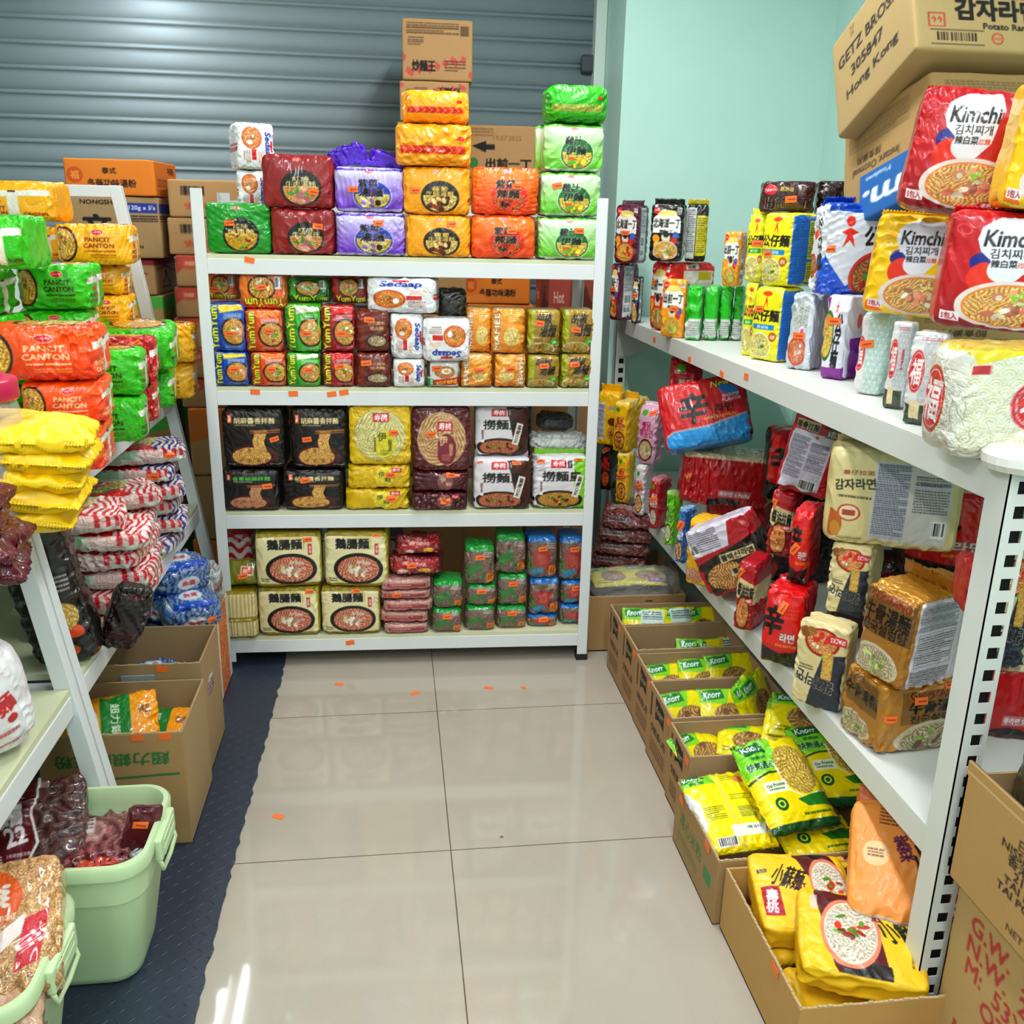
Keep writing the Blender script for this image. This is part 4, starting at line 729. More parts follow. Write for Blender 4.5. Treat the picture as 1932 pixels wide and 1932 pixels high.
a = Art(260, 200, 'b88840'); a.rect(.22, .1, .96, .55, '8c6834'); a.text('GOMTANG', .6, .15, .6, .12, '7c2a22', bold=3, out='c09850', ow=1); a.text('牛骨湯麵', .62, .32, .66, .18, '1a120c', bold=3); a.text('진국설렁탕', .62, .48, .6, .12, '1a120c', bold=2); a.bowl(.62, .8, .42, .22, 'd8ccb4', 'c8bca0', 'e0d4bc', '94805c', [('8cae4c', 8, .1), ('8c6a5c', 5, .14)], .9, 3)
s = Art(120, 200, 'b08038'); s.rect(.1, .08, .9, .5, '7c5c30'); s.text('牛骨湯麵', .5, .3, .8, .2, '1a120c', bold=2); s.bowl(.4, .78, .4, .3, 'd8ccb4', 'c8bca0', 'e0d4bc', '94805c', VEG); a.side(left=s, top='c0903c'); A['gomtang_flat'] = a
a = Art(150, 150, 'b82830'); 
for i in range(6):
    for j in range(7): a.rect(.12+j*.12, .1+i*.09, .2+j*.12, .15+i*.09, 'e05c44', .7)
a.text('Neoguri', .5, .78, .9, .26, '15100f', 0, bold=3, out='e8e0e0', ow=2, shear=.2); A['neoguri'] = a
a = Art(130, 180, '240d12'); a.text('辛', .5, .42, .6, .4, '0c0808', bold=3); a.fine(.1, .7, .8, .8, 2, '6a3038', .6); a.ell(.5, .12, .2, .06, '5a1820'); A['dark_back'] = a  # red pack drawn near black, the deep shelf shade put into its colours
A['darker'] = Art(40, 40, '2a2420')
# --- floor boxes
def knorr(key, seed, purple=False, back=False):
    a = Art(150, 110, 'e4d81c'); a.poly([(0, 0), (.6, 0), (.5, .35), (0, .3)], '8cc83c'); a.poly([(.04, .05), (.44, .02), (.48, .22), (.1, .27)], '1f7a34'); a.text('Knorr', .26, .14, .32, .15, 'fff', 4, bold=2, shear=.15)
    if back: a.rect(.4, .05, .9, .6, 'd4e4dc'); a.fine(.44, .1, .86, .34, 4, '2a4a44', .8); a.rect(.4, .42, .9, .6, '2c9aa0')
    else: a.noodle(a.em(.55, .6, .3, .2), 'd8b878', '7a5a34', .8, seed, '5a2a34')
    if purple: a.rect(.55, .72, 1, .92, '8c3a8c' if purple == 1 else 'c8308c'); a.text('牛肉湯', .78, .82, .36, .14, 'fff', bold=1)
    a.fine(.08, .8, .5, .94, 2, '5a5a14', .7); A[key] = a
knorr('knorr_a', 1); knorr('knorr_b', 2, 1); knorr('knorr_c', 3, 2); knorr('knorr_d', 4, 0, True)
a = Art(220, 280, 'ecd91a'); a.poly([(0, 0), (.55, 0), (.5, .36), (0, .42)], '8ad03c'); a.poly([(.04, .04), (.4, .02), (.44, .15), (.1, .19)], '14693a'); a.text('Knorr', .24, .1, .3, .09, 'fff', 3, bold=2, shear=.15); a.text('家樂牌', .26, .22, .22, .045, '14693a', bold=2); a.text('快熟通心粉', .3, .31, .5, .09, '145a34', bold=3, out='f4f8e8', ow=3); a.line([(.0, .46), (.3, .4), (.55, .4)], '145a34', .03)
a.noodle(np.minimum(a.em(.68, .4, .26, .36), 1), 'e8cf7c', 'a88838', .8, 2); a.line([(.42, .32), (.44, .6), (.62, .72), (.9, .66)], 'f4f0d8', .02); a.rect(.14, .5, .46, .62, 'f2f4e0'); a.text('Our Promise', .3, .54, .26, .04, '2a5a34', 4, bold=1); a.fine(.18, .575, .4, .605, 1, '2a5a34', .8); a.ell(.26, .74, .085, .085, '145a34'); a.ell(.26, .74, .05, .05, 'd8e84c'); a.ell(.26, .74, .03, .03, '145a34'); a.poly([(.5, .72), (1, .66), (1, .82), (.6, .8)], '2c7a2c'); a.rect(0, .93, 1, 1, '14522c'); a.fine(.5, .86, .9, .9, 1, '14522c', .8); a.side(top='14522c', bottom='14522c'); A['macaroni'] = a
a = Art(220, 250, 'efdc1c'); a.rect(0, 0, .5, .16, '8ad03c'); a.poly([(0, .0), (.34, .0), (.34, .07), (.02, .1)], '14693a'); a.text('Knorr', .17, .045, .28, .07, 'fff', 0, bold=2); a.text('家樂牌', .2, .13, .22, .05, '14693a', bold=2); a.poly([(0, .2), (.12, .4), (.1, .7), (0, .8)], 'e4e8ea'); a.rect(.46, 0, .54, 1, 'e6d85c'); a.fine(.56, .06, .95, .16, 3, '7a8a1c', .7); a.ell(.82, .14, .09, .06, 'd8965c'); a.fine(.56, .34, .9, .42, 3, '7a8a1c', .7); a.fine(.14, .46, .42, .64, 7, '5a6a1c', .7); a.rect(.6, .5, .88, .66, 'dcd44c'); a.fine(.61, .51, .87, .65, 7, '5a6a1c', .7); a.rect(.4, .72, 1, .86, 'eceee6'); a.text('HB 15:31', .72, .77, .2, .03, '333', bold=1); a.bars(.14, .84, .44, .95); A['mac_back'] = a
def noodleyellow(key):
    a = Art(260, 230, 'ecc83a'); a.poly([(.46, 0), (.85, 0), (.98, .5), (1, 1), (.75, 1)], '5a1418'); a.poly([(.5, 0), (.8, 0), (.72, .1)], '1c1210'); a.bowl(.76, .46, .2, .34, 'd89078', 'e8dcc8', 'f6f2e4', 'c8b8a0', [('b8341c', 5, .2), ('5a8c2c', 5, .16), ('7a3a1c', 4, .14)], 1, 4)
    a.text('小蘇麵', .36, .36, .3, .34, '1a120e', -20, bold=2, shear=.2); a.text('紅', .47, .5, .1, .14, '6a1c4c', bold=2); a.rect(.04, .48, .24, .84, 'a81c34'); a.text('壽\n桃', .14, .66, .13, .3, 'fff', -10, bold=2); a.ell(.42, .82, .12, .14, 'f0d458', al=.8); a.fine(.34, .76, .5, .88, 4, '4a3414', .7); a.text('壽桃牌', .1, .28, .12, .06, '2a1c10', bold=1); a.side(left='e2bc34', right='d8b02c', top='e8c438'); A[key] = a
noodleyellow('su_yellow')
a = Art(260, 230, 'ecc83a'); a.poly([(.12, 0), (.5, 0), (.62, .3), (.72, 1), (.3, 1)], '5a1418'); a.poly([(.3, .8), (.72, .84), (.74, 1), (.34, 1)], '1c1210'); a.bowl(.42, .52, .24, .36, 'd89078', 'e8dcc8', 'f6f2e4', 'c8b8a0', [('b8341c', 5, .2), ('5a8c2c', 6, .16), ('7a3a1c', 4, .14)], 1, 6)
a.text('小蘇', .78, .4, .28, .32, '1a2414', 20, bold=2, shear=-.2); a.text('紅', .64, .3, .09, .12, '6a1c4c', bold=2); a.ell(.7, .12, .12, .12, 'f0d458', al=.8); a.fine(.62, .07, .78, .17, 3, '4a3414', .7); a.rect(.1, .1, .16, .3, 'd8d4dc', .8); a.text('2024.02.17', .9, .7, .03, .2, '4a3414', 0, bold=1); a.side(left='e2bc34', right='d8b02c', top='e8c438'); A['su_yellow2'] = a
a = Art(260, 250, 'f0a45c'); a.text('小蘇', .58, .42, .32, .28, '17201c', 40, bold=2, shear=.2); a.text('紫\n菜', .38, .4, .12, .22, '5a1c4c', 20, bold=2); a.ell(.18, .48, .1, .1, 'f4cfa0'); a.fine(.12, .44, .24, .52, 3, '5a3414', .8); a.poly([(.64, .72), (.80, .66), (.84, .86), (.68, .92)], 'a01c38'); a.text('壽桃', .74, .79, .12, .12, 'fff', 20, bold=2); a.fine(.2, .08, .34, .24, 5, '5a3414', .8)
s = Art(240, 110, 'b8aaa0'); s.fine(.04, .1, .3, .9, 9, '4a4440', .7); s.bars(.34, .1, .5, .9); s.fine(.54, .1, .95, .9, 9, '4a4440', .7); a.side(front=None); A['su_orange'] = a; A['su_label'] = s
A['salmon'] = Art(100, 80, 'e8926e')
a = Art(200, 110, 'eda41c'); a.rect(.42, 0, .72, 1, '1d7c34'); a.rect(.0, 0, .42, 1, 'efa51c'); a.ell(.24, .42, .16, .17, 'f4f0e0'); a.ell(.24, .42, .14, .15, 'efa51c'); a.ell(.24, .42, .12, .12, 'f2ecd8'); a.noodle(a.em(.24, .42, .1, .1), 'e8dcb0', 'b8a060'); a.ell(.14, .75, .05, .05, 'f4f0e0'); a.ell(.14, .75, .03, .03, 'efa51c'); a.ell(.36, .75, .07, .05, 'f4f0e0'); a.ell(.36, .75, .04, .03, '1d7c34'); a.text('超力銀絲', .57, .5, .7, .1, 'f4f0e0', -90, bold=1); a.text('御品', .86, .3, .12, .14, '5a3414', bold=1); A['vermicelli'] = a
# --- left foreground
a = Art(190, 360, '17110f'); a.noodle(((a.Y > .25*a.H) & (a.Y < .7*a.H)).astype(float), '2c1a18', '120c0b', .4, 2); a.rect(.52, .02, .88, .2, 'c01c26'); a.text('寿桃', .7, .11, .28, .13, 'fff', -20, bold=3); a.text('極麵\n車仔', .25, .12, .4, .22, 'd8d0cc', -15, bold=2); a.ell(.6, .78, .3, .1, 'd85a2c', 20); a.noodle(a.em(.6, .71, .28, .16), 'ecd08c', 'b88c44', .7); a.ell(.4, .88, .2, .12, '2c4a24'); a.ell(.55, .95, .18, .1, 'c8642c'); a.fine(.6, .48, .9, .58, 4, 'd8d4d0', .8); A['black_tall'] = a
a = Art(220, 250, 'e8e4e6'); a.text('刀削麵', .64, .52, .6, .2, 'b83a3c', 20, bold=3); a.text('SLICED NOODLE', .4, .3, .7, .08, 'b83a3c', 20, bold=2); a.fine(.1, .72, .9, .8, 1, 'b85a5c', .8); a.fine(.1, .86, .9, .94, 1, 'b85a5c', .8); a.ell(.86, .62, .05, .05, 'b83a3c'); a.fine(.6, .05, .9, .2, 5, 'c07a7c', .7); a.rect(.28, .5, .4, .66, 'c8503c'); A['sliced'] = a
a = Art(210, 240, 'c8a076'); a.noodle(np.ones(a.X.shape), 'cfa87c', 'b48c60', .25, 1); a.ell(.36, .32, .36, .3, 'c85a24'); a.ell(.36, .32, .34, .28, 'd0642c'); a.poly([(.1, .36), (.4, .2), (.62, .26), (.6, .36), (.3, .5)], 'ecdcd0')
for i in range(4): a.line([(.3, .44-i*.05), (.58, .38-i*.05)], 'c07a5c', .012); a.ell(.6, .38-i*.05, .03, .02, 'f4e8e0')
a.text('NET WEIGHT\n1KG', .56, .5, .24, .09, 'f4e8dc', 5, bold=1); a.poly([(.5, .62), (.74, .46), (.78, .56), (.56, .72)], 'f0e0dc'); a.poly([(.74, .5), (.92, .44), (.84, .8), (.66, .86)], 'b81c34'); a.text('大豆片', .79, .65, .1, .28, 'fff', -60, bold=2); A['flour'] = a
a = Art(230, 180, '5a1420'); a.noodle(((a.X > .62*a.W)).astype(float), '6a4a44', '3c2424', .5, 2); a.line([(.66, 0), (.6, .4), (.66, .7), (.55, 1)], 'e8dcdc', .02); a.text('蝦子麵', .3, .42, .5, .3, 'e8e0e0', 15, bold=3, shear=.2); a.text('22', .5, .6, .16, .22, 'e8e0e0', 15, bold=3); a.rect(.04, .3, .14, .6, 'c8202c'); a.text('SAU TAO', .09, .45, .28, .05, 'fff', 75, bold=1); a.text('油炸', .3, .84, .24, .13, 'e8e0e0', 10, bold=2); a.fine(.45, .78, .62, .95, 3, 'c8b8b8', .8); A['maroon_22'] = a
A['maroon'] = Art(80, 60, '5c1624'); A['yellow_flat'] = Art(80, 60, 'efcb12')
a = Art(120, 90, '3a5aa0'); a.noodle(np.ones(a.X.shape), '8ca0b8', '26488c', .4, 1, 'c8d0d8'); a.ell(.5, .5, .2, .14, 'd8e0e8'); a.text('魚蛋', .5, .5, .24, .16, 'b82c3c', bold=2); a.rect(0, .75, 1, 1, '1f5ab4'); A['blue_ball'] = a
a = Art(120, 90, 'b8bcc0'); a.noodle(np.ones(a.X.shape), 'd8dcdc', '8a8f94', .4, 2, '7a3a44'); a.ell(.5, .6, .12, .1, '6a2c5c'); A['clear_ball'] = a
a = Art(120, 90, '7c2a34'); a.noodle(np.ones(a.X.shape), 'a06a6c', '5a1c24', .4, 2, 'd8c8c0'); a.rect(.1, .2, .5, .5, 'd8d0d0', .8); a.fine(.12, .24, .48, .46, 3, '222', .7); a.text('CHAPAGETTI', .4, .12, .6, .12, '1c1414', bold=1); A['mag_flat'] = a
# --- cartons (brown board with print)
def carton(key, W_=240, H_=160, base='b08f68', **k):
    a = Art(W_, H_, base); n = a.rn.rand(H_, W_)[..., None]*.03-.015; a.a = np.clip(a.a+n, 0, 1); A[key] = a; return a
a = carton('c_wok'); a.fine(.06, .06, .8, .26, 5, '3a2c20', .7); a.fine(.08, .3, .3, .44, 4, '3a2c20', .8)
for i in range(12): x = (i*.37) % 1; y = .55+.3*((i*.61) % 1); a.poly([(x, y), (x+.06, y+.06), (x+.03, y+.16), (x-.03, y+.1)], 'c0504c', .75)
a.text('炒麵王', .3, .76, .34, .2, '140f0c', bold=3); a.fine(.6, .66, .9, .86, 4, '4a2a20', .8); a.rect(.82, .1, .94, .26, '3a2c20', .6)
a = carton('c_wok2'); a.a = A['c_wok'].a[::-1, ::-1].copy()
a = carton('c_demae'); a.text('出前一丁', .62, .72, .66, .22, '17110d', bold=3); a.poly([(.1, .4), (.3, .3), (.3, .36), (.42, .36), (.42, .46), (.3, .46), (.3, .52)], '17110d'); a.text('19.07.2025', .6, .24, .4, .1, '8a6a4c', bold=1); a.fine(.08, .06, .4, .24, 3, '6a4c34', .6); a.ell(.12, .72, .07, .07, '3f7a3c')
a = carton('c_date', 200, 80); a.text('19.07.2025 C1', .4, .5, .5, .16, '7a5c40', bold=1)
a = carton('c_tom', 300, 120, 'd8832c'); a.rect(0, 0, 1, 1, 'dd8c3c', .6); a.ell(.12, .45, .09, .09, 'c8602c'); a.text('福', .12, .45, .1, .24, 'e8a050', bold=2); a.text('泰式', .5, .32, .16, .18, '241610', bold=2); a.text('冬蔭功味湯粉', .52, .66, .54, .24, '241610', bold=2); a.poly([(0, .8), (.3, .7), (.4, 1), (0, 1)], 'e8964c')
a = carton('c_tom_side', 150, 120, 'd07c28'); a.fine(.1, .5, .7, .75, 5, '4a2a14', .7); a.text('福', .7, .24, .3, .2, '241610', bold=1)
a = carton('c_shin', 260, 220, 'a98e6a'); a.text('NONGSHIM,', .4, .1, .44, .09, '17120f', bold=2); a.text('辛', .34, .5, .36, .46, '120e0c', bold=3); a.text('라면', .62, .66, .2, .13, '17120f', bold=2); a.rect(.66, .1, .98, .26, '2c3c8c'); a.text('120g x 5\'s', .82, .18, .28, .1, 'e8e8ec', bold=2); a.fine(.68, .3, .98, .42, 3, '17120f', .9); a.text('SHIN RAMYUN\nNOODLE', .6, .84, .4, .12, '17120f', bold=2)
a = carton('c_red', 240, 150, 'b09068'); a.rect(0, 0, 1, .16, '9c3048'); a.line([(.1, .3), (.5, .2), (.9, .4)], '9c3048', .03); a.ell(.5, .55, .12, .1, 'a98e6a'); a.line([(.3, .8), (.7, .8)], '2a1c14', .02); a.line([(.35, .7), (.5, .5), (.65, .7)], '2a1c14', .02); a.ell(.5, .42, .04, .05, '2a1c14')
a = carton('c_green', 240, 150, 'b09068'); a.poly([(0, .1), (1, .02), (1, .36), (0, .6)], '5aa84c'); a.line([(.35, .75), (.5, .55), (.65, .75)], '2a1c14', .02); a.ell(.5, .5, .04, .05, '2a1c14'); a.fine(.05, .62, .2, .74, 2, '222', .8)
a = carton('c_sh', 300, 150, 'b08d66'); a.poly([(0, 0), (.3, 0), (.1, .3), (0, .6)], 'b05040'); a.ell(.12, .26, .09, .09, 'c05a48'); a.text('福', .12, .26, .1, .16, 'e0a894', bold=2); a.text('上海麵', .5, .3, .4, .2, 'a84a40', bold=2); a.text('2025.18.2', .6, .75, .3, .12, '7a5c40', bold=1)
a = carton('c_bar', 300, 150, 'b39168'); a.bars(.1, .14, .32, .46, bg='b39168'); a.text('安可樂', .3, .7, .34, .2, 'b8503c', bold=2); a.text('回', .66, .68, .1, .2, 'b8503c', bold=2)
a = carton('c_yum', 260, 170, 'b8956a'); a.poly([(0, 0), (1, 0), (1, .2), (0, .5)], 'c87a34'); a.text('YumYum', .66, .3, .56, .2, '2a1c10', bold=3); a.fine(.4, .55, .9, .75, 3, '4a3420', .7); a.line([(.3, .48), (.95, .48)], 'c8641c', .015)
a = carton('c_pink', 200, 110, '8c4a3c'); a.rect(0, 0, .4, 1, 'b0584c'); a.text('Hot', .2, .3, .2, .2, 'f0d0c8', bold=2); a.poly([(.6, .3), (.7, .1), (.8, .35), (1, .4), (.8, .6), (.7, .85), (.6, .6), (.45, .5)], '5a2418')
a = carton('c_plain', 160, 110, 'b08f66'); a.rect(0, .0, 1, .01, '7a5c3c')
a = carton('c_potato', 400, 300, 'b9a47a'); a.text('감자라면', .54, .62, .56, .22, '17140f', 0, bold=4); a.text('薯仔拉面', .7, .49, .26, .06, 'b04a34', bold=2); a.text('Potato Ramen', .62, .77, .36, .06, '17140f', 0, bold=2); a.rect(.09, .66, .2, .79, 'b04038'); a.rect(.1, .67, .19, .78, 'b9a47a'); a.text('↑↑', .145, .725, .07, .07, 'b04038', bold=2); a.bars(.12, .83, .42, .93, '2a2018', 'b9a47a'); a.line([(.1, .815), (.44, .815)], '17140f', .006); a.line([(.1, .945), (.44, .945)], '17140f', .006); a.ell(.53, .88, .04, .04, 'b8503c'); a.ell(.53, .88, .03, .03, 'b9a47a'); a.text('HACCP', .53, .88, .05, .025, 'b8503c', bold=1); a.rect(.78, .34, 1, .44, 'c05a48'); a.rect(.785, .35, 1, .43, 'b9a47a'); a.fine(.8, .36, 1, .42, 2, 'c05a48', .8); a.text('KOREA', .22, .38, .1, .04, '2a2018', bold=1)
a = carton('c_getz', 300, 300, 'a9956c'); a.text('GETZ BROS.', .45, .3, .72, .13, '17140f', 0, bold=2); a.text('305847', .46, .5, .42, .12, '17140f', bold=2); a.text('Hong Kong', .5, .7, .66, .13, '17140f', bold=2); a.text('A8\n09', .3, .12, .06, .12, '6a5c40', bold=1)
a = carton('c_oat', 260, 240, 'a98f63'); a.fine(.08, .08, .8, .3, 10, '5a4a34', .6); a.text('即食麥片', .34, .4, .3, .08, '3a2c1c', 180, bold=1); a.text('Instant Oatmeal', .42, .5, .56, .08, '3a2c1c', 180, bold=1); a.rect(.24, .56, .9, 1, '2c6ca8'); a.text('Meadows', .46, .62, .3, .05, 'd8dce0', 180, bold=1); a.text('m.', .5, .8, .5, .16, 'e0e4e8', 180, bold=3, shear=.2); a.rect(.02, .84, .16, .96, '4a3c28'); a.rect(.03, .85, .15, .95, 'a98f63'); a.text('↑↑', .09, .9, .08, .07, '3a2c1c', bold=1)
a = carton('c_nissin', 300, 230, 'b39464'); a.text('日清食品有限公司\nNISSIN FOODS CO LTD\n香港新界大埔工業邨\n21-23 DAI SHING\nTAI PO INDUSTRIAL\nTAI PO, HONG KONG', .56, .46, .62, .5, '1f1912', 0, bold=1); a.text('淨重\nNET WEIGHT', .5, .86, .3, .14, '4a3c28', bold=1); a.rect(0, .08, 1, .09, 'd0b890')
a = carton('c_gw', 300, 330, 'b89e70'); a.text('G.W.  24.5 KG\nN.W.  22.7 KG\nM:  53X31X28\nQTY:  24', .46, .3, .68, .42, 'a8463c', 0, bold=2); a.bars(.1, .62, .55, .92, 'a8463c', 'b89e70')
a = carton('c_chiu', 240, 250, 'ae9169'); a.text('超力銀絲米粉', .5, .22, .8, .12, '35703a', 180, bold=2); a.line([(.05, .4), (.95, .36)], '35703a', .02); a.line([(.2, .45), (.4, .55), (.6, .5)], '35703a', .02)
a = carton('c_knorr', 200, 230, 'a98a62'); a.poly([(.3, .06), (.7, .1), (.72, .34), (.5, .3), (.32, .36)], '1b1512'); a.text('Knorr', .51, .2, .34, .12, 'c0a47c', 0, bold=2, shear=.15); a.text('快熟通心粉', .5, .52, .7, .12, '3a2c1c', bold=2); a.fine(.15, .66, .85, .86, 4, '3a2c1c', .6); a.rect(.08, .08, .16, .4, '3a2c1c', .8)
a = carton('c_kfront', 240, 160, 'ae9068'); a.poly([(.36, .36), (.6, .3), (1, .34), (1, .86), (.66, .78), (.36, .92)], '1b1512'); a.text('Knorr', .72, .56, .5, .28, 'c8ac84', 0, bold=3, shear=.15); a.fine(.58, .08, .66, .14, 1, '222')
a = carton('c_greenprint', 240, 170, 'a58a62'); a.text('清心米粉', .4, .4, .56, .26, '4a7a4c', 0, bold=1); a.fine(.1, .66, .6, .8, 3, '4a7a4c', .6); a.rect(.74, .4, .9, .62, '3f8c5c', .8)
a = carton('c_tan', 200, 150, 'c8943c'); a = carton('c_white', 240, 160, 'dcd4cc'); a.rect(.1, .3, .3, .6, '2a2420'); a.rect(.13, .34, .27, .56, 'dcd4cc'); a.text('8', .2, .45, .08, .18, '2a2420', bold=2); a.noodle((abs(a.X/a.W-.7) < .2).astype(float), 'e8a86c', 'b8502c', .6, 1)
# ------------------------------------------------------------------ placing packets
_cache = {}; _seed = [0]
def packet(art, w, h, d, mt=None, px=90, tags=(), name='noodle_multipack', label='', cat='noodle packet', group=None, seal=None, loc=(0, 0, 0), rot=(0, 0, 0), p=11, amp=.0026, bulge=.006, lens=0, pinch=0, faces=None, fr=36, crush=0, zig=0, parent=None, flat=False):
    _seed[0] += 1
    nx = int(max(10, min(170, px*.8))); den = nx/w; nz = int(max(8, min(200, den*h))); ny = int(max(4, min(70, den*d*.6)))
    if lens: ny = 2
    me, G = body(w, h, d, A.get(art, art) if isinstance(art, str) else art, (nx, ny, nz), p, amp, fr, _seed[0]*13, bulge, lens, pinch, faces, flat, crush, zig)
    me.materials.append(mt or FILM); me.name = name
    o = link(name, me, None, parent, loc, rot); 
    if parent is None: tagp(o, label, cat, group)
    for t in tags: price_tag(G, t[0], t[1], o, t[2] if len(t) > 2 else 0, *( (t[3], t[3]*.5) if len(t) > 3 else ()))
    if seal:
        c, z, y, tilt = seal[:4]; hh = seal[4] if len(seal) > 4 else .018
        sm, _ = body(w*.94, hh, .0022, c, (50, 1, 3), 30, .0022, 45, _seed[0]*7, 0, 0, 0, None, True, 0, 1); sm.materials.append(mt or FILM)
        link('crimped_seal', sm, None, o, (0, y, h-z), (tilt, 0, 0))
    return o
# back rack: a picture rectangle on a plane parallel to the rack front gives size and place
_stack = []
BN = np.array([-sph, cph, 0.]); BA = np.array([RX, RY, 0.]); BT = np.array([cph, sph, 0.])
def onplane(px, py, e):
    r_ = ray(px, py); P0 = BA+BN*e; t = ((P0-CC)@BN)/(r_@BN); return CC+r_*t
def br(art, rc, e=.01, d=.13, lvl=None, turn=0., label='', group=None, tags=((.5, .5),), tilt=0, **k):
    x0, y0, x1, y1 = rc; xm, ym = (x0+x1)/2, (y0+y1)/2
    L_, R_ = onplane(x0, ym, e), onplane(x1, ym, e); B_, T_ = onplane(xm, y1, e), onplane(xm, y0, e)
    w = abs((R_-L_)@BT)-.002; c = ((R_+L_)/2-BA)@BT; z0, z1 = B_[2], T_[2]
    base = None
    if lvl is not None: base = BZ[lvl]+.0005
    else:
        best = 9
        for (cx, ww, ee, dd, zt) in _stack:
            if abs(cx-c) < (ww+w)/2*.75 and not (ee > e+d or e > ee+dd) and abs(zt-z0) < min(best, .05): best = abs(zt-z0); base = zt+.001
    if base is None: base = z0
    h = max(.02, z1-base); _stack.append((c, w, e, d, base+h))
    P = BA+BT*c+BN*(e+d/2); P[2] = base
    return packet(art, w, h, d, px=x1-x0, loc=tuple(P), rot=(tilt, 0, RPHI+turn), label=label, group=group, tags=tags, **k)
ORD = ['lower', 'upper']
# top shelf
k_ = dict(pinch=.0, amp=.0028, bulge=.009, p=12)
g = 'instant noodle multipacks on the top shelf'
S_ = lambda c: (c, .012, .03, .9)
br('sz_green', (387, 382, 510, 481), .01, .13, 3, label='dark green chicken noodle multipack at the left end of the top shelf', tags=((.38, .6, 3),), seal=S_('1c8428'), group=g, **k_)
br('sz_red', (510, 393, 632, 485), .01, .13, 3, label='dark red beef noodle multipack standing on the top shelf boards', tags=((.74, .62, -4),), seal=S_('8c2226'), group=g, **k_)
br('sz_purple', (633, 401, 765, 497), .0, .13, 3, label='purple and white seaweed noodle multipack on the top shelf boards, lower one', tags=((.62, .76, 2),), seal=S_('6a34bc'), group=g, **k_)
br('sz_amber', (766, 406, 888, 492), .0, .13, 3, label='amber brisket noodle multipack, the lowest of its tall stack', tags=((.7, .8, 0),), seal=S_('e8a01c'), group=g, **k_)
br('sz_orange', (889, 406, 1011, 492), .0, .13, 3, label='orange spicy seaweed noodle multipack on the top shelf boards, lower one', tags=((.62, .64, 0),), seal=S_('f08422'), group=g, **k_)
br('sz_mint', (1015, 409, 1131, 492), .0, .13, 3, label='pale green chicken broth noodle multipack, bottom of the right end stack', tags=((.66, .68, 0),), seal=S_('8fd85a'), group=g, **k_)
br('sz_red', (492, 290, 629, 393), .005, .13, label='dark red beef noodle multipack standing on another dark red one', tags=((.72, .3, -4),), seal=('842024', .014, .01, .5), group=g, **k_)
o = br('sz_purple', (630, 315, 762, 401), .0, .13, label='purple and white seaweed noodle multipack with crumpled raised top', tags=((.27, .5, 0),), group=g, **k_)
for sx, hh, rz in ((-.058, .058, -.25), (.05, .04, .3), (.0, .02, .05)):
    sm, _ = body(.115, hh, .02, '5a2cb4', (30, 4, 12), 6, .006, 60, int(sx*100), 0, 0, .9); sm.materials.append(FILM); link('crumpled_top', sm, None, o, (sx, .015, .130), (.25, rz, 0))
br('sz_amber', (759, 314, 888, 406), .0, .13, label='amber brisket noodle multipack, second up in its tall stack', tags=((.18, .5, 0),), seal=S_('e8a01c'), group=g, **k_)
br('sz_orange', (891, 315, 1018, 406), .0, .13, label='orange spicy seaweed noodle multipack standing on another orange one', tags=((.66, .6, 0),), seal=('f08422', .01, .02, 1.0), group=g, **k_)
br('sz_mint', (1020, 324, 1135, 409), .0, .13, label='pale green chicken broth noodle multipack, second up in the right end stack', tags=((.26, .68, 10),), seal=S_('8fd85a'), group=g, **k_)
br('amber_back', (745, 232, 890, 314), -.01, .15, label='amber noodle multipack seen from its seam side, third up in its stack', tags=(), group=g, amp=.005, bulge=.014)
br('amber_back', (756, 168, 887, 232), .0, .14, label='amber noodle multipack turned seam side out on top of the amber stack', tags=(), group=g, amp=.006, bulge=.016, p=6)
br('sz_mint', (1010, 236, 1046, 322), .10, .05, label='edge of a pale green noodle multipack tucked behind the right end stack', tags=(), group=g)
br('sz_mint', (1026, 233, 1140, 324), .0, .1, label='pale green chicken broth noodle multipack, third up under the bright green one', tags=(), seal=S_('8fd85a'), group=g, **k_)
br('green_back', (1030, 158, 1151, 233), -.005, .14, label='bright green noodle multipack turned seam side out at the top right', tags=(), group=g, amp=.006, bulge=.015, p=6)
g = 'white fried noodle multipacks'
br('sedaap_side', (440, 320, 500, 400), .18, .12, label='white fried noodle multipack low behind the dark red multipacks', tags=(), group=g, mt=WRAP, turn=.2)
br('sedaap_side', (430, 230, 505, 320), .17, .13, label='white fried noodle multipack raised behind the dark red multipacks', tags=(), group=g, mt=WRAP, turn=.35)
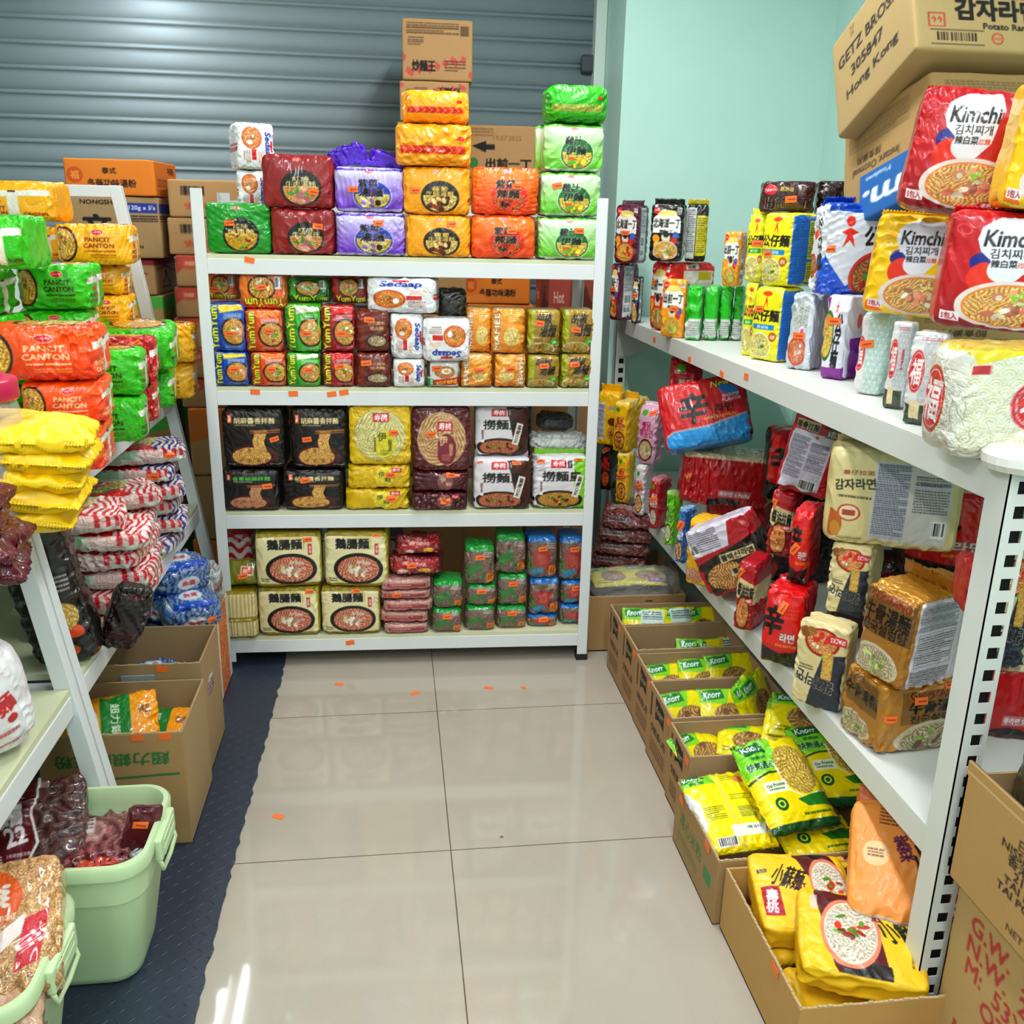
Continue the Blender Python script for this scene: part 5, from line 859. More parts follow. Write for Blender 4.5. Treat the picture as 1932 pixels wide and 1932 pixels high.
# second shelf
g = 'instant noodle blocks on the second shelf'
q_ = dict(mt=WRAP, amp=.003, bulge=.006, p=10)
row = [('yum_blue', (402, 664, 468, 748), (.62, .5), 'blue wrapped noodle block on the boards at the left post'), ('yum_orange', (472, 665, 540, 746), (.6, .5), 'orange wrapped noodle block on the boards, right of the lower blue one'),
 ('yum_green', (540, 666, 605, 745), (.66, .5), 'bright green wrapped noodle block on the second shelf boards'), ('yum_red', (607, 665, 669, 742), (.55, .6), 'red wrapped noodle block with yellow lettering on the second shelf boards'),
 ('brown_pan', (671, 665, 738, 746), (.3, .7), 'brown sizzling plate noodle block on the second shelf boards'), ('sedaap_side', (741, 678, 802, 752), None, 'white fried noodle block on the boards right of the brown ones'),
 ('goreng', (805, 681, 867, 757), (.3, .72), 'red, green and white fried egg noodle block hanging over the shelf edge'), ('mamee', (869, 668, 930, 743), (.6, .52), 'gold noodle block on the boards, white lettering up its left side'),
 ('mamee_flip', (932, 668, 993, 742), (.5, .55), 'gold noodle block on the boards, white lettering down its right side'), ('pepper', (995, 670, 1056, 746), (.5, .68), 'olive pepper noodle block on the boards, second from the right post'),
 ('pepper', (1058, 668, 1120, 746), (.4, .7), 'olive pepper noodle block on the boards beside the right post')]
for a_, rc, t_, lb in row: br(a_, rc, 0, .12, 2, label=lb, group=g, tags=((t_[0], t_[1], 5),) if t_ else (), **q_)
row = [('yum_blue', (392, 572, 462, 663), (.6, .38), 'blue wrapped noodle block stacked on the lower blue one'), ('yum_orange', (461, 584, 533, 665), (.65, .5), 'orange wrapped noodle block stacked on the lower orange one'),
 ('yum_green', (537, 574, 606, 666), (.6, .4), 'bright green wrapped noodle block with a torn wrapper top'), ('yum_red', (605, 576, 670, 665), (.6, .4), 'red wrapped noodle block stacked on the lower red one'),
 ('brown_pan', (672, 583, 735, 665), (.4, .75), 'brown sizzling plate noodle block stacked on the other brown one'), ('sedaap_side', (736, 592, 800, 678), None, 'white fried noodle block standing on the lower white one'),
 ('sedaap_flip', (797, 602, 888, 681), None, 'white fried noodle block upside down beside the gold noodle blocks'), ('mamee', (880, 580, 929, 668), None, 'gold noodle block half hidden behind the upside down white one'),
 ('mamee', (927, 582, 992, 668), None, 'gold noodle block stacked upper right of the gold group'), ('pepper', (995, 584, 1058, 670), (.35, .7), 'olive pepper noodle block of the upper row, left one'),
 ('pepper', (1061, 584, 1124, 668), (.4, .55), 'olive pepper noodle block of the upper row, beside the right post')]
for i, (a_, rc, t_, lb) in enumerate(row): br(a_, rc, (.0 if i != 6 else -.025) if i != 7 else .03, .12, label=lb, group=g, tags=((t_[0], t_[1], -5),) if t_ else (), **q_)
row = [('yum_orange_h', (388, 515, 449, 572), .09, 'orange noodle block leaning out past the left post', ((.28, .4),)), ('yum_orange_f', (451, 514, 541, 583), .02, 'orange noodle block lying upside down on the upper row', ((.5, .6, 8),)),
 ('yum_green_h', (543, 524, 624, 574), .06, 'green noodle block lying at the back of the upper row', ()), ('yum_red_h', (626, 520, 694, 574), .06, 'dark red noodle block lying at the back of the upper row', ()),
 ('sedaap', (694, 524, 828, 590), .0, 'long white fried noodle multipack lying across the brown and white blocks', ())]
for a_, rc, e_, lb, tg in row: br(a_, rc, e_, .12, label=lb, group=g, tags=tg, **q_, turn=-.05 if a_ != 'sedaap' else -.12)
br('darker', (826, 545, 880, 604), .1, .1, label='dark noodle packet in clear wrap behind the white ones', group=g, tags=(), mt=WRAP, amp=.008)
CLK = dict(mt=CLEAR, amp=.008, fr=40, bulge=0)
# third shelf
g = 'noodle bags on the third shelf'
m_ = dict(mt=MATTE, amp=.0025, p=10, bulge=.008)
br('scallion', (417, 887, 528, 975), .0, .14, 1, label='black bag of scallion pepper noodles with green title at the shelf left end', tags=((.8, .62, 5),), group=g, **m_)
br('sesame', (533, 887, 648, 970), .005, .14, 1, label='black bag of sesame sauce noodles standing on the boards', tags=((.38, .76, 8),), group=g, **m_)
br('flat_yellow', (651, 923, 773, 967), .005, .16, 1, label='yellow noodle packet lying flat on the boards, lowest of its stack', tags=((.72, .55),), group=g, amp=.004)
br('flat_maroon', (777, 930, 883, 981), -.01, .16, 1, label='maroon noodle packet lying flat on the boards, lowest of its stack', tags=((.6, .55),), group=g, amp=.004)
br('lomein_brown', (893, 866, 1003, 971), .0, .12, 1, label='white and brown dry noodle bag standing on the boards', tags=((.74, .94, 3), (.06, .98, 5)), seal=('d8d4d8', .01, .0, .5, .03), group=g, **m_)
br('lomein_green', (1006, 862, 1112, 968), .0, .12, 1, label='white and lime green dry noodle bag at the right post', tags=((.1, .94), (.8, .98)), seal=('8cc83c', .01, .0, .5, .03), group=g, **m_)
br('flat_yellow', (655, 878, 775, 923), .005, .16, label='yellow noodle packet lying flat, second in its stack', tags=((.68, .6),), group=g, amp=.004)
br('flat_maroon', (778, 890, 885, 930), .0, .16, label='maroon noodle packet lying flat, second in its stack', tags=((.68, .85),), group=g, amp=.004)
br('sesame', (418, 770, 538, 886), .01, .14, label='black bag of sesame sauce noodles above the scallion one', tags=((.84, .5, 15),), seal=('3c3024', .0, .03, -.15, .02), group=g, **m_)
o = br('sesame', (546, 770, 656, 886), .01, .14, label='black bag of sesame sauce noodles with a handle hole, beside the yellow coil', tags=((.3, .5, 8),), seal=('4a3c2a', .0, .03, -.15, .02), group=g, **m_)
br('coil_yellow', (657, 767, 776, 878), .0, .07, label='yellow bag of coiled noodles with round window, stood up on its stack', tags=((.72, .55, 0),), group=g, tilt=-.05, amp=.003, mt=WRAP)
br('coil_maroon', (777, 770, 889, 890), .0, .07, label='maroon bag of coiled noodles with round window, stood up on its stack', tags=((.32, .58, 0),), group=g, tilt=-.05, amp=.003, mt=WRAP)
br('lomein_brown', (896, 766, 998, 866), .03, .12, label='white and brown dry noodle bag stacked at the back above the other', tags=(), group=g, **m_)
br('c_plain', (1000, 822, 1112, 862), .06, .1, label='crumpled white plastic bag lying above the lime green noodle bag', name='plastic_bag', cat='plastic bag', tags=(), mt=mat('white_plastic', 'd5d9d6', rough=.3, bump=1, bscale=30, crease=True, bdist=.01), amp=.012, fr=45, p=4)
br('c_plain', (1015, 786, 1086, 822), .12, .12, label='crumpled dark plastic bag in the dark corner over the white one', name='plastic_bag', cat='plastic bag', tags=(), mt=mat('dark_plastic', '4a4d50', rough=.3, bump=1, bscale=30, crease=True, bdist=.01), amp=.014, fr=45, p=4)
# bottom shelf
g = 'noodle bags on the bottom shelf'
go = dict(mt=MATTE, amp=.0025, p=11, bulge=.006)
br('goose', (486, 1109, 603, 1203), .0, .15, 0, label='cream goose intestine noodle bag, lower left of the four', tags=((.86, .93, 4),), group=g, **go)
br('goose', (605, 1109, 718, 1198), .0, .15, 0, label='cream goose intestine noodle bag, lower right of the four', tags=((.6, .95, 4),), group=g, **go)
br('goose', (478, 1006, 604, 1108), .0, .15, label='cream goose intestine noodle bag, upper left of the four', tags=((.8, .88, 4),), group=g, turn=.07, **go)
br('goose', (612, 1004, 734, 1108), .0, .15, label='cream goose intestine noodle bag, upper right of the four', tags=((.84, .97, 4),), group=g, turn=-.04, **go)
br('stick_box', (421, 1118, 484, 1218), -.02, .1, 0, label='pale packet of stick noodles in an olive box at the left post', tags=(), group=g, amp=.002, name='noodle_box', cat='noodle packet', turn=.06)
br('stick_top', (424, 1066, 486, 1118), -.0, .09, label='olive packet leaning back on the stick noodle box', tags=((.5, .3, 5),), group=g, amp=.003, turn=.1, tilt=-.4)
br('stripe', (426, 1006, 476, 1066), .14, .1, 0, label='red and white striped noodle bag deep at the left of the bottom shelf', tags=(), group=g, mt=WRAP)
for i, (x0, y0, x1, y1) in enumerate([(722, 1176, 808, 1197), (718, 1153, 810, 1176), (720, 1132, 815, 1153), (716, 1113, 815, 1132), (718, 1093, 812, 1113)]):
    br('red_flat', (x0, y0, x1, y1), .0+.004*(i % 2), .16, 0 if i == 0 else None, label='red and clear spicy noodle packet lying flat, ' + ['lowest of the pile', 'second from the bottom of the pile', 'third from the bottom of the pile', 'fourth from the bottom of the pile', 'topmost of the flat ones'][i], tags=((.35, .5),) if i == 3 else (), group='red spicy noodle packets', mt=WRAP, amp=.005, turn=.04*(-1)**i)
br('red_wrap', (736, 1058, 836, 1093), .01, .15, label='red spicy noodle bundle tilted on the flat red packets', tags=((.45, .5, 5),), group='red spicy noodle packets', mt=WRAP, amp=.008, tilt=-.15, turn=-.1)
br('red_wrap', (744, 1020, 830, 1060), .02, .14, label='red spicy noodle bundle at the very top of the red pile', tags=(), group='red spicy noodle packets', mt=WRAP, amp=.009, tilt=-.2, turn=.12)
cols = [('trad_green', 815, [(1202, 1150), (1150, 1098)], 'first column from the red pile'), ('trad_green', 878, [(1197, 1145), (1145, 1104), (1104, 1030)], 'second column from the red pile'), ('trad_green', 937, [(1200, 1145), (1145, 1084), (1084, 1010)], 'third column from the red pile'),
 ('trad_blue', 996, [(1182, 1162), (1162, 1092), (1092, 1012)], 'left blue topped column'), ('trad_blue', 1056, [(1184, 1142), (1142, 1096), (1096, 1012)], 'blue topped column beside the right post')]
for j, (a_, x0, sp_, nm) in enumerate(cols):
    for i, (yb, yt) in enumerate(sp_):
        x_ = x0+(0, 2, -1)[i]; br(a_, (x_, yt, x_+57, yb), .0+.012*j+.004*(i % 2), .11, 0 if i == 0 else None, label='clear wrapped vegetable noodle block, %s, %s' % (('lowest', 'second up', 'topmost')[i], nm), tags=((.5, .72, 4),) if (i+j) % 3 != 1 else (), group='clear wrapped noodle blocks on the bottom shelf', mt=WRAP, amp=.0035, p=7)
# ------------------------------------------------------------------ right rack, cartons and floor boxes
REG = {}
def pb(key, art, rc, z=None, on=None, yy=None, rot=0., d=.1, w=None, h=None, dy=0., dx=0., tilt=0., roll=0., dz=0., label='', group=None, tags=(), **k):
    'a packet that fills picture rectangle rc, standing on height z (or on another packet) at distance yy'
    x0, y0, x1, y1 = rc; cx = (x0+x1)/2
    if on: z = REG[on][2]+.001; yy = (REG[on][1] if yy is None else yy)+dy
    if yy is None: P = at(cx, y1, z=z)
    else:
        P = at(cx, y1, y=yy); P = np.array([P[0], P[1], P[2] if z is None else z])
    P[2] += dz; v = P[:2]/np.linalg.norm(P[:2]); th = math.radians(rot); n = np.array([math.sin(th), -math.cos(th)]); ca = max(.2, abs(v@n)); sa = math.sqrt(max(0, 1-ca*ca))
    dep = depth(P); w = w or max(.03, ((x1-x0)*dep/FPX-d*sa)/ca); ext = d*ca+w*sa
    zt = at(cx, y0, y=P[1])[2]
    if zt < CAMH-.05: zt = at(cx, y0, y=P[1]+ext*.55)[2]
    h = h or max(.02, zt-P[2]); c = P[:2]+v*ext/2+np.array([dx, 0]); REG[key] = (c[0], P[1], P[2]+h)
    return packet(art, w, h, d, px=max(20, w*FPX/dep), loc=(c[0], c[1], P[2]), rot=(tilt, roll, th), label=label, group=group, tags=tags, **k)
T1 = 1.0742; T0 = .4296
g = 'noodle packets on the right rack top'
w_ = dict(amp=.0028, bulge=.005, p=10)
pb('R1', 'ding_purple', (1149, 487, 1203, 582), T1, yy=3.50, rot=-58, d=.11, h=.212, label='purple noodle pack at the wall end, under the other purple one', tags=((.4, .55),), group=g, **w_)
pb('R2', 'ding_black', (1192, 497, 1212, 576), T1, yy=3.40, rot=-50, d=.03, h=.17, label='narrow dark noodle pack squeezed between the purple and red packs', tags=((.5, .6),), group=g, **w_)
pb('R3', 'ding_red', (1206, 489, 1362, 594), T1, yy=3.10, rot=-66, d=.21, w=.10, h=.232, label='wide red noodle multipack with its back panel showing', tags=((.2, .7),), group=g, faces={'right': A['ding_redback']}, **w_)
pb('R4', 'ding_orange', (1243, 514, 1297, 632), T1, yy=2.93, rot=-40, d=.04, h=.185, label='white and orange noodle pack standing in front of the red multipack', tags=((.6, .5),), group=g, **w_)
for i, (a, b, y0, y1) in enumerate([(1290, 1326, 519, 636), (1324, 1356, 520, 632), (1354, 1380, 522, 630), (1379, 1399, 524, 630)]):
    pb('RG%d' % i, 'ding_green', (a, y0, b, y1), T1, yy=2.86+.0*i, rot=-24, d=.10, h=.17, label='thin green and white noodle pack, ' + ['nearest the orange pack', 'second from the orange pack', 'third from the orange pack', 'touching the yellow packs'][i], tags=(), group=g, amp=.005, bulge=.004, p=8)
pb('R9', 'doll_yellow', (1395, 540, 1430, 668), T1, yy=2.50, rot=-40, d=.05, h=.2, label='yellow noodle pack on the tray, lower left of the yellow and blue group', tags=((.8, .62),), group=g, **w_)
pb('R10', 'doll_blue', (1426, 544, 1492, 682), T1, yy=2.36, rot=-62, d=.10, w=.1, h=.195, label='yellow fronted noodle pack with blue side on the tray', tags=((.3, .7),), group=g, **w_)
pb('R11', 'clear_pork', (1480, 544, 1552, 693), T1, yy=2.22, rot=-48, d=.09, h=.19, label='clear wrapped noodle pack with pork picture and blue white side', tags=((.5, .45),), group=g, mt=WRAP, amp=.004)
pb('R12', 'doll_white', (1542, 553, 1626, 714), T1, yy=2.06, rot=-52, d=.11, h=.195, label='white and violet noodle pack on the tray, orange tag', tags=((.45, .7, 5),), group=g, **w_)
pb('R13', 'fu_teal', (1608, 588, 1690, 745), T1, yy=1.85, rot=-50, d=.1, h=.175, label='white noodle pack with teal wave pattern', tags=((.35, .62, 10),), group=g, mt=WRAP, **w_)
pb('R14', 'fu_grey', (1664, 613, 1712, 771), T1, yy=1.70, rot=-50, d=.04, h=.17, label='narrow grey wave patterned noodle pack with red seal', tags=(), group=g, mt=WRAP, **w_)
pb('R15', 'fu_grey', (1698, 634, 1772, 809), T1, yy=1.54, rot=-45, d=.05, h=.168, label='grey wave patterned noodle pack beside the big cream one', tags=(), group=g, mt=WRAP, **w_)
pb('R16', 'fu_cream', (1763, 634, 1990, 868), T1, yy=1.25, rot=-96, d=.21, w=.12, h=.175, label='big cream noodle pack with red seals over the rack corner', tags=(), group=g, mt=WRAP, amp=.0028, bulge=.008, p=9)
pb('U1', 'ding_purple', (1156, 385, 1222, 485), on='R1', rot=-42, d=.09, dy=-.05, label='purple noodle pack at the wall end, on top', tags=((.5, .52),), group=g, seal=('48142e', .004, .0, -.2, .02), **w_)
pb('U2', 'ding_black', (1223, 384, 1291, 489), on='R3', yy=3.10, rot=-28, d=.06, label='black and white noodle pack on top of the red multipack', tags=(), group=g, seal=('17130f', .004, .0, .2, .022), **w_)
pb('U3', 'ding_yback', (1290, 384, 1331, 488), on='R3', yy=3.12, rot=-20, d=.05, label='black noodle pack with yellow back panel beside the black one', tags=(), group=g, seal=('c8b82c', .004, .0, .3, .02), **w_)
pb('U4', 'ding_orange', (1360, 436, 1405, 524), on='RG2', yy=2.8, rot=-45, d=.05, label='orange noodle pack leaning on the yellow packs above the green ones', tags=(), group=g, **w_)
pb('U5', 'doll_yellow', (1402, 404, 1446, 540), on='R9', rot=-40, d=.05, label='yellow noodle pack in the upper row, left of the blue sided one', tags=((.62, .58),), group=g, seal=('e8e02c', .003, .0, .1), **w_)
pb('U6', 'doll_blue', (1438, 400, 1528, 544), on='R10', rot=-66, d=.11, w=.105, label='yellow fronted noodle pack with blue side in the upper row', tags=((.3, .44),), group=g, **w_)
pb('U7', 'ding_brown', (1430, 341, 1534, 398), on='U6', yy=2.45, rot=-20, d=.14, label='dark brown noodle packs lying on top of the yellow group, left one', tags=((.55, .42, 5),), group=g, amp=.004, bulge=.008)
pb('U7b', 'ding_brown', (1533, 340, 1592, 396), on='U6', yy=2.50, rot=-20, d=.12, label='dark brown crimped noodle pack lying behind, touching the cartons', tags=(), group=g, amp=.006, bulge=.008, faces={'front': '2c1416'})
pb('U8', 'doll_big', (1520, 380, 1700, 556), on='R11', yy=2.12, rot=-8, d=.10, label='large white and blue noodle multipack with red figure mark', tags=((.06, .5, 5),), group=g, amp=.004, bulge=.012, seal=('1c56b4', .006, .02, .9, .03))
pb('U9', 'kimchi_cheese', (1622, 405, 1800, 612), on='R13', yy=1.76, rot=-28, d=.10, label='yellow cheese kimchi noodle multipack', tags=(), group=g, roll=.06, amp=.0022, bulge=.012, seal=('f0c414', .006, .02, .9, .02))
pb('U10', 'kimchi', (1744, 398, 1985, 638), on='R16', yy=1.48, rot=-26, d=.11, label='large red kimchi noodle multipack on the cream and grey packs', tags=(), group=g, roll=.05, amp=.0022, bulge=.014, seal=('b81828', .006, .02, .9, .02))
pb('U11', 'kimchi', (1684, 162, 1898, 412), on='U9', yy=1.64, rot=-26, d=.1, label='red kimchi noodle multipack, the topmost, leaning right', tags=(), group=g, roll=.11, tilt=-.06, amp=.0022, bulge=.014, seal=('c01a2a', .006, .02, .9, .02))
pb('U12', 'kimchi_cheese', (1858, 140, 2060, 395), on='U10', yy=1.44, rot=-20, d=.1, label='yellow cheese kimchi noodle multipack cut by the right edge, top tier', tags=(), group=g, roll=.1, amp=.0022, bulge=.014)
# lower tray
g = 'noodle packets on the right rack lower tray'
pb('L3', 'buldak_yellow', (1160, 830, 1197, 934), T0, yy=3.22, rot=-35, d=.08, h=.19, label='yellow hot noodle pack standing on the tray end', tags=((.4, .55, 20),), group=g, amp=.004)
pb('L2', 'buldak_black', (1131, 829, 1165, 918), T0, yy=3.40, rot=-35, d=.08, h=.19, label='black hot noodle pack at the far tray end', tags=((.4, .85, 40),), group=g, amp=.004)
pb('L4b', 'rose', (1194, 872, 1230, 966), T0, yy=3.06, rot=-40, d=.08, h=.185, label='pale pink white noodle pack standing low beside the yellow one', tags=((.4, .6, 20),), group=g, amp=.004)
pb('L1', 'buldak_back', (1124, 714, 1178, 830), on='L2', rot=-30, d=.08, h=.205, label='yellow noodle pack with white back panel above the black pack', tags=(), group=g, amp=.004, seal=('efc01c', .003, .0, .4, .03), dy=-.05)
pb('L1b', 'buldak_yellow', (1174, 730, 1206, 832), on='L3', rot=-40, d=.2, w=.06, h=.19, label='yellow hot noodle pack with long crimped top stretching back', tags=(), group=g, amp=.005, seal=('efc01c', .003, .0, .4, .03))
pb('L4', 'buldak_pink', (1198, 745, 1252, 874), on='L4b', rot=-38, d=.09, h=.22, label='pink creamy noodle pack with peaked top', tags=((.75, .85, 20),), group=g, amp=.005, pinch=.9)
pb('L5', 'claypot', (1222, 880, 1262, 985), T0, yy=2.90, rot=-45, d=.08, h=.18, label='dark red and white noodle pack on the tray, orange tag', tags=((.5, .6, 20),), group=g, amp=.005)
pb('L6', 'lime', (1253, 896, 1285, 1010), T0, yy=2.73, rot=-48, d=.06, h=.18, label='lime green noodle pack standing between red and blue ones', tags=(), group=g, amp=.006)
pb('L7', 'bluish', (1275, 930, 1304, 1054), T0, yy=2.56, rot=-48, d=.06, h=.18, label='blue and red noodle pack standing beside the lime one', tags=((.5, .7, 70),), group=g, amp=.006)
pb('L10', 'kimchi_low', (1291, 950, 1374, 1098), T0, yy=2.36, rot=-40, d=.09, h=.2, label='yellow kimchi noodle pack on the tray under the black and red one', tags=(), group=g, amp=.004)
pb('Lk', 'shin_back', (1268, 960, 1440, 1040), T0, yy=2.72, rot=-18, d=.16, h=.15, dx=.1, label='red hot noodle multipack hidden low behind the lime and blue packs', tags=(), group=g, amp=.004)
pb('L9', 'shin_back', (1270, 838, 1447, 950), on='Lk', yy=2.66, rot=-14, d=.16, h=.165, label='red hot noodle multipack lying on its side, seam showing', tags=((.06, .5, 70),), group=g, amp=.005, bulge=.014, roll=.05)
pb('L8', 'shin_shrimp', (1252, 735, 1425, 868), on='L9', yy=2.62, rot=-16, d=.14, h=.205, label='red and blue shrimp flavour noodle multipack tilted backwards', tags=(), group=g, amp=.003, bulge=.016, tilt=-.38, roll=-.24, dz=.02)
pb('Lp', 'claypot', (1262, 676, 1326, 728), on='L9', yy=2.95, rot=-20, d=.1, h=.27, label='dark pink noodle bag standing behind the shrimp flavour one', tags=((.4, .95, 20),), group=g, amp=.006, pinch=.9)
pb('L14', 'ramen_red', (1382, 1042, 1446, 1186), T0, yy=2.06, rot=-42, d=.12, h=.185, label='dark red ramen pack standing on the tray edge', tags=((.1, .85, 60),), group=g, amp=.004)
pb('L11', 'black_shin', (1300, 925, 1442, 1075), T0, yy=2.20, rot=-35, d=.10, h=.20, w=.19, label='dark red and black ramen multipack tipped over towards the aisle', tags=(), group=g, amp=.005, roll=-.5, dz=.05, dx=.06)
pb('L13', 'ramen_red', (1428, 942, 1489, 1070), on='L14', yy=2.10, rot=-36, d=.11, h=.175, dx=.02, label='dark red ramen pack on top of the lower dark red one', tags=((.1, .8, 70),), group=g, amp=.004)
pb('L16', 'shin', (1430, 1092, 1526, 1254), T0, yy=1.86, rot=-38, d=.13, h=.19, label='bright red and black hot noodle pack on the tray edge', tags=((.5, .8, 70),), group=g, amp=.004, bulge=.012)
pb('L15', 'shin', (1472, 970, 1530, 1120), on='L16', yy=1.90, rot=-38, d=.11, h=.18, dx=.01, label='bright red and black hot noodle pack on top of the other red one', tags=((.3, .5, 60),), group=g, amp=.004, bulge=.012)
pb('L12', 'label_bag', (1438, 790, 1555, 962), on='L13', yy=2.06, rot=-34, d=.13, h=.215, label='red noodle multipack with large white ingredient label, leaning', tags=(), group=g, roll=.2, amp=.004, bulge=.012, faces={'right': 'a8141e', 'top': 'b01822'}, dx=.02)
pb('L19', 'potato_front', (1492, 1140, 1600, 1328), T0, yy=1.66, rot=-44, d=.07, h=.195, label='cream potato ramen pack standing on the tray edge', tags=(), group=g, mt=MATTE, amp=.004)
pb('L18', 'potato_front', (1524, 1016, 1624, 1200), on='L19', yy=1.70, rot=-40, d=.14, h=.16, dx=.03, label='cream potato ramen pack in the middle of its leaning stack', tags=(), group=g, mt=MATTE, amp=.004)
pb('L17', 'potato_back', (1520, 842, 1766, 1030), on='L18', yy=1.68, rot=-26, d=.13, h=.205, label='large cream potato ramen multipack with printed back label', tags=(), group=g, mt=MATTE, amp=.003, bulge=.008, seal=('d8caa0', .004, .02, .6, .02), dx=.03)
pb('L21', 'gomtang_flat', (1572, 1215, 1800, 1416), T0, yy=1.46, rot=8, d=.13, h=.15, label='gold beef soup noodle multipack lying on the tray by the post', tags=((.1, .55, 0), (.42, .78), (.78, .96, 10)), group=g, mt=FOIL, amp=.004, bulge=.008)
pb('L20', 'gomtang', (1598, 1070, 1830, 1300), on='L21', yy=1.44, rot=-70, d=.20, w=.125, h=.195, label='gold beef soup noodle multipack with white label, tipped on the lower one', tags=(), group=g, mt=FOIL, amp=.004, bulge=.008, seal=('a87830', .004, .0, .3, .035), roll=.05)
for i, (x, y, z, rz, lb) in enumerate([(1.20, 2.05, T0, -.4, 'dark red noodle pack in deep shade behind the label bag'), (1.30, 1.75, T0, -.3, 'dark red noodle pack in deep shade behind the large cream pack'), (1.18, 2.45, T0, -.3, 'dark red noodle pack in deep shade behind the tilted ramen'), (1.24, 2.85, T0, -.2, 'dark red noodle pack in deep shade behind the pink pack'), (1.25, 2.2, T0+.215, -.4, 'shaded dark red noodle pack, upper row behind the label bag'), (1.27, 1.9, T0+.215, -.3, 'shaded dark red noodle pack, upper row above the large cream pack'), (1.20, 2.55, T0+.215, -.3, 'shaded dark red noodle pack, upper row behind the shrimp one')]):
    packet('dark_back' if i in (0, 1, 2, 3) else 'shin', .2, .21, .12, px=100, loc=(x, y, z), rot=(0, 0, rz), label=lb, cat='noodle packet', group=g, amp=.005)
pb('Ld', 'potato_front', (1768, 866, 1880, 1010), T0+.17, yy=1.50, rot=-15, d=.1, h=.24, label='cream potato ramen pack in shade between the gold pack and the post', tags=(), group=g, amp=.004, dx=.1)
pb('Lb', 'shin_back', (1700, 1060, 1880, 1200), T0, yy=1.50, rot=-15, d=.12, h=.168, w=.2, label='red noodle multipack at the tray back beneath the shaded potato ramen', tags=(), group=g, amp=.004, dx=.14)
pb('Ln', 'neoguri', (1792, 957, 1880, 1062), T0+.345, yy=1.36, rot=-15, d=.08, h=.10, label='bright red seafood noodle pack peeking out by the near post', tags=(), group=g, amp=.006, p=5, dx=.01)
# cartons
def crt(key, art, rc, z=None, faces=None, name='carton', **k):
    return pb(key, art, rc, z, name=name, cat='carton', mt=CARD, amp=.0006, fr=10, bulge=.002, p=40, faces=faces, **k)
g = 'cartons piled on the right rack top'
crt('kp', 'c_plain', (1545, 302, 1640, 560), T1, yy=2.78, rot=-4, d=.25, h=.44, dx=.0, label='plain brown carton standing at the wall corner behind the brown packs', group=g)
def cbx(art, x0, x1, y0, y1, z0, z1, rot, label, group, faces=None, px=160, tilt=0):
    return packet(art, x1-x0, z1-z0, y1-y0, CARD, px, (), 'carton', label, 'carton', group, None, ((x0+x1)/2, (y0+y1)/2, z0), (tilt, 0, rot), p=40, amp=.0006, fr=10, bulge=.002, faces=faces)
cbx('c_oat', 1.13, 1.5, 1.93, 2.33, T1, 1.285, 0, 'brown oatmeal carton at the bottom of the right carton pile', g, {'left': A['c_oat']})
cbx('c_oat', 1.13, 1.5, 1.93, 2.33, 1.286, 1.44, .02, 'brown oatmeal carton with blue panel, second in the right carton pile', g, {'left': A['c_oat']})
packet('c_oat', .38, .24, .38, CARD, 200, (), 'carton', 'brown oatmeal carton with upside down lettering, under the potato ramen carton', 'carton', g, None, (1.285, 2.06, 1.452), (-.22, 0, -.02), p=40, amp=.0006, fr=10, bulge=.002, faces={'left': A['c_oat']})
packet('c_potato', .33, .235, .35, CARD, 260, (), 'carton', 'large tipped back potato ramen carton on top of the right carton pile', 'carton', g, None, (1.215, 2.07, 1.69), (-.42, 0, -.02), p=40, amp=.0006, fr=10, bulge=.002, faces={'left': A['c_getz']})
# cartons behind the racks
g = 'brown cartons piled before the shutter'
def column(xc, y0, w, d, items, rot, z=0.):
    for i, (art, h, lb) in enumerate(items):
        j = ((i*37) % 5-2)*.004
        cbx(art, xc-w/2+j, xc+w/2+j, y0, y0+d, z, z+h, rot+j*3, lb, g, {'left': A[art], 'right': A[art]} if art not in ('c_tom',) else {'right': A['c_tom_side']}, 110)
        z += h+.001
column(-.545, 3.40, .40, .26, [('c_yum', .26, 'orange striped carton on the floor behind the left post of the back rack'), ('c_plain', .25, 'plain carton second from the floor behind the left post of the back rack'), ('c_yum', .25, 'orange striped carton third from the floor behind the left post')] +
       [('c_sh', .105, 'flat brown carton with red corner, ' + s) for s in ('lowest of its five', 'second of its five', 'middle of its five', 'fourth of its five', 'uppermost of its five')] + [('c_bar', .122, 'carton with barcode and red print, lower of two'), ('c_bar', .122, 'carton with barcode and red print, upper of two')], .0)
column(-.93, 3.42, .27, .3, [('c_green', .26, 'green trimmed carton on the floor behind the left rack'), ('c_red', .26, 'red trimmed carton second from the floor behind the left rack'), ('c_green', .26, 'green trimmed carton third from the floor behind the left rack'), ('c_red', .25, 'red trimmed carton below the green trimmed one'), ('c_green', .12, 'green trimmed carton right under the red trimmed one'), ('c_red', .12, 'red trimmed carton under the large black lettered carton')], 0)
cbx('c_shin', -1.08, -.77, 3.4, 3.7, 1.278, 1.478, .0, 'carton with large black brush character and blue size panel', g)
cbx('c_tom', -1.06, -.765, 3.4, 3.66, 1.48, 1.595, -.06, 'orange rice noodle carton topping the left pile', g, {'right': A['c_tom_side']})
column(.175, 3.62, .25, .3, [('c_plain', .44, 'plain carton on the floor behind the middle of the rack'), ('c_plain', .44, 'plain carton second from the floor behind the middle of the rack'), ('c_plain', .2, 'plain carton third from the floor behind the middle of the rack'), ('c_plain', .2, 'plain carton seen between the shelves left of the orange cartons'), ('c_plain', .22, 'plain carton hidden behind the amber multipacks'), ('c_plain', .26, 'plain carton just above the amber multipacks'), ('c_wok2', .135, 'fried noodle carton printed upside down, second from the top'), ('c_wok', .2, 'fried noodle carton topping the tallest pile')], -.05)
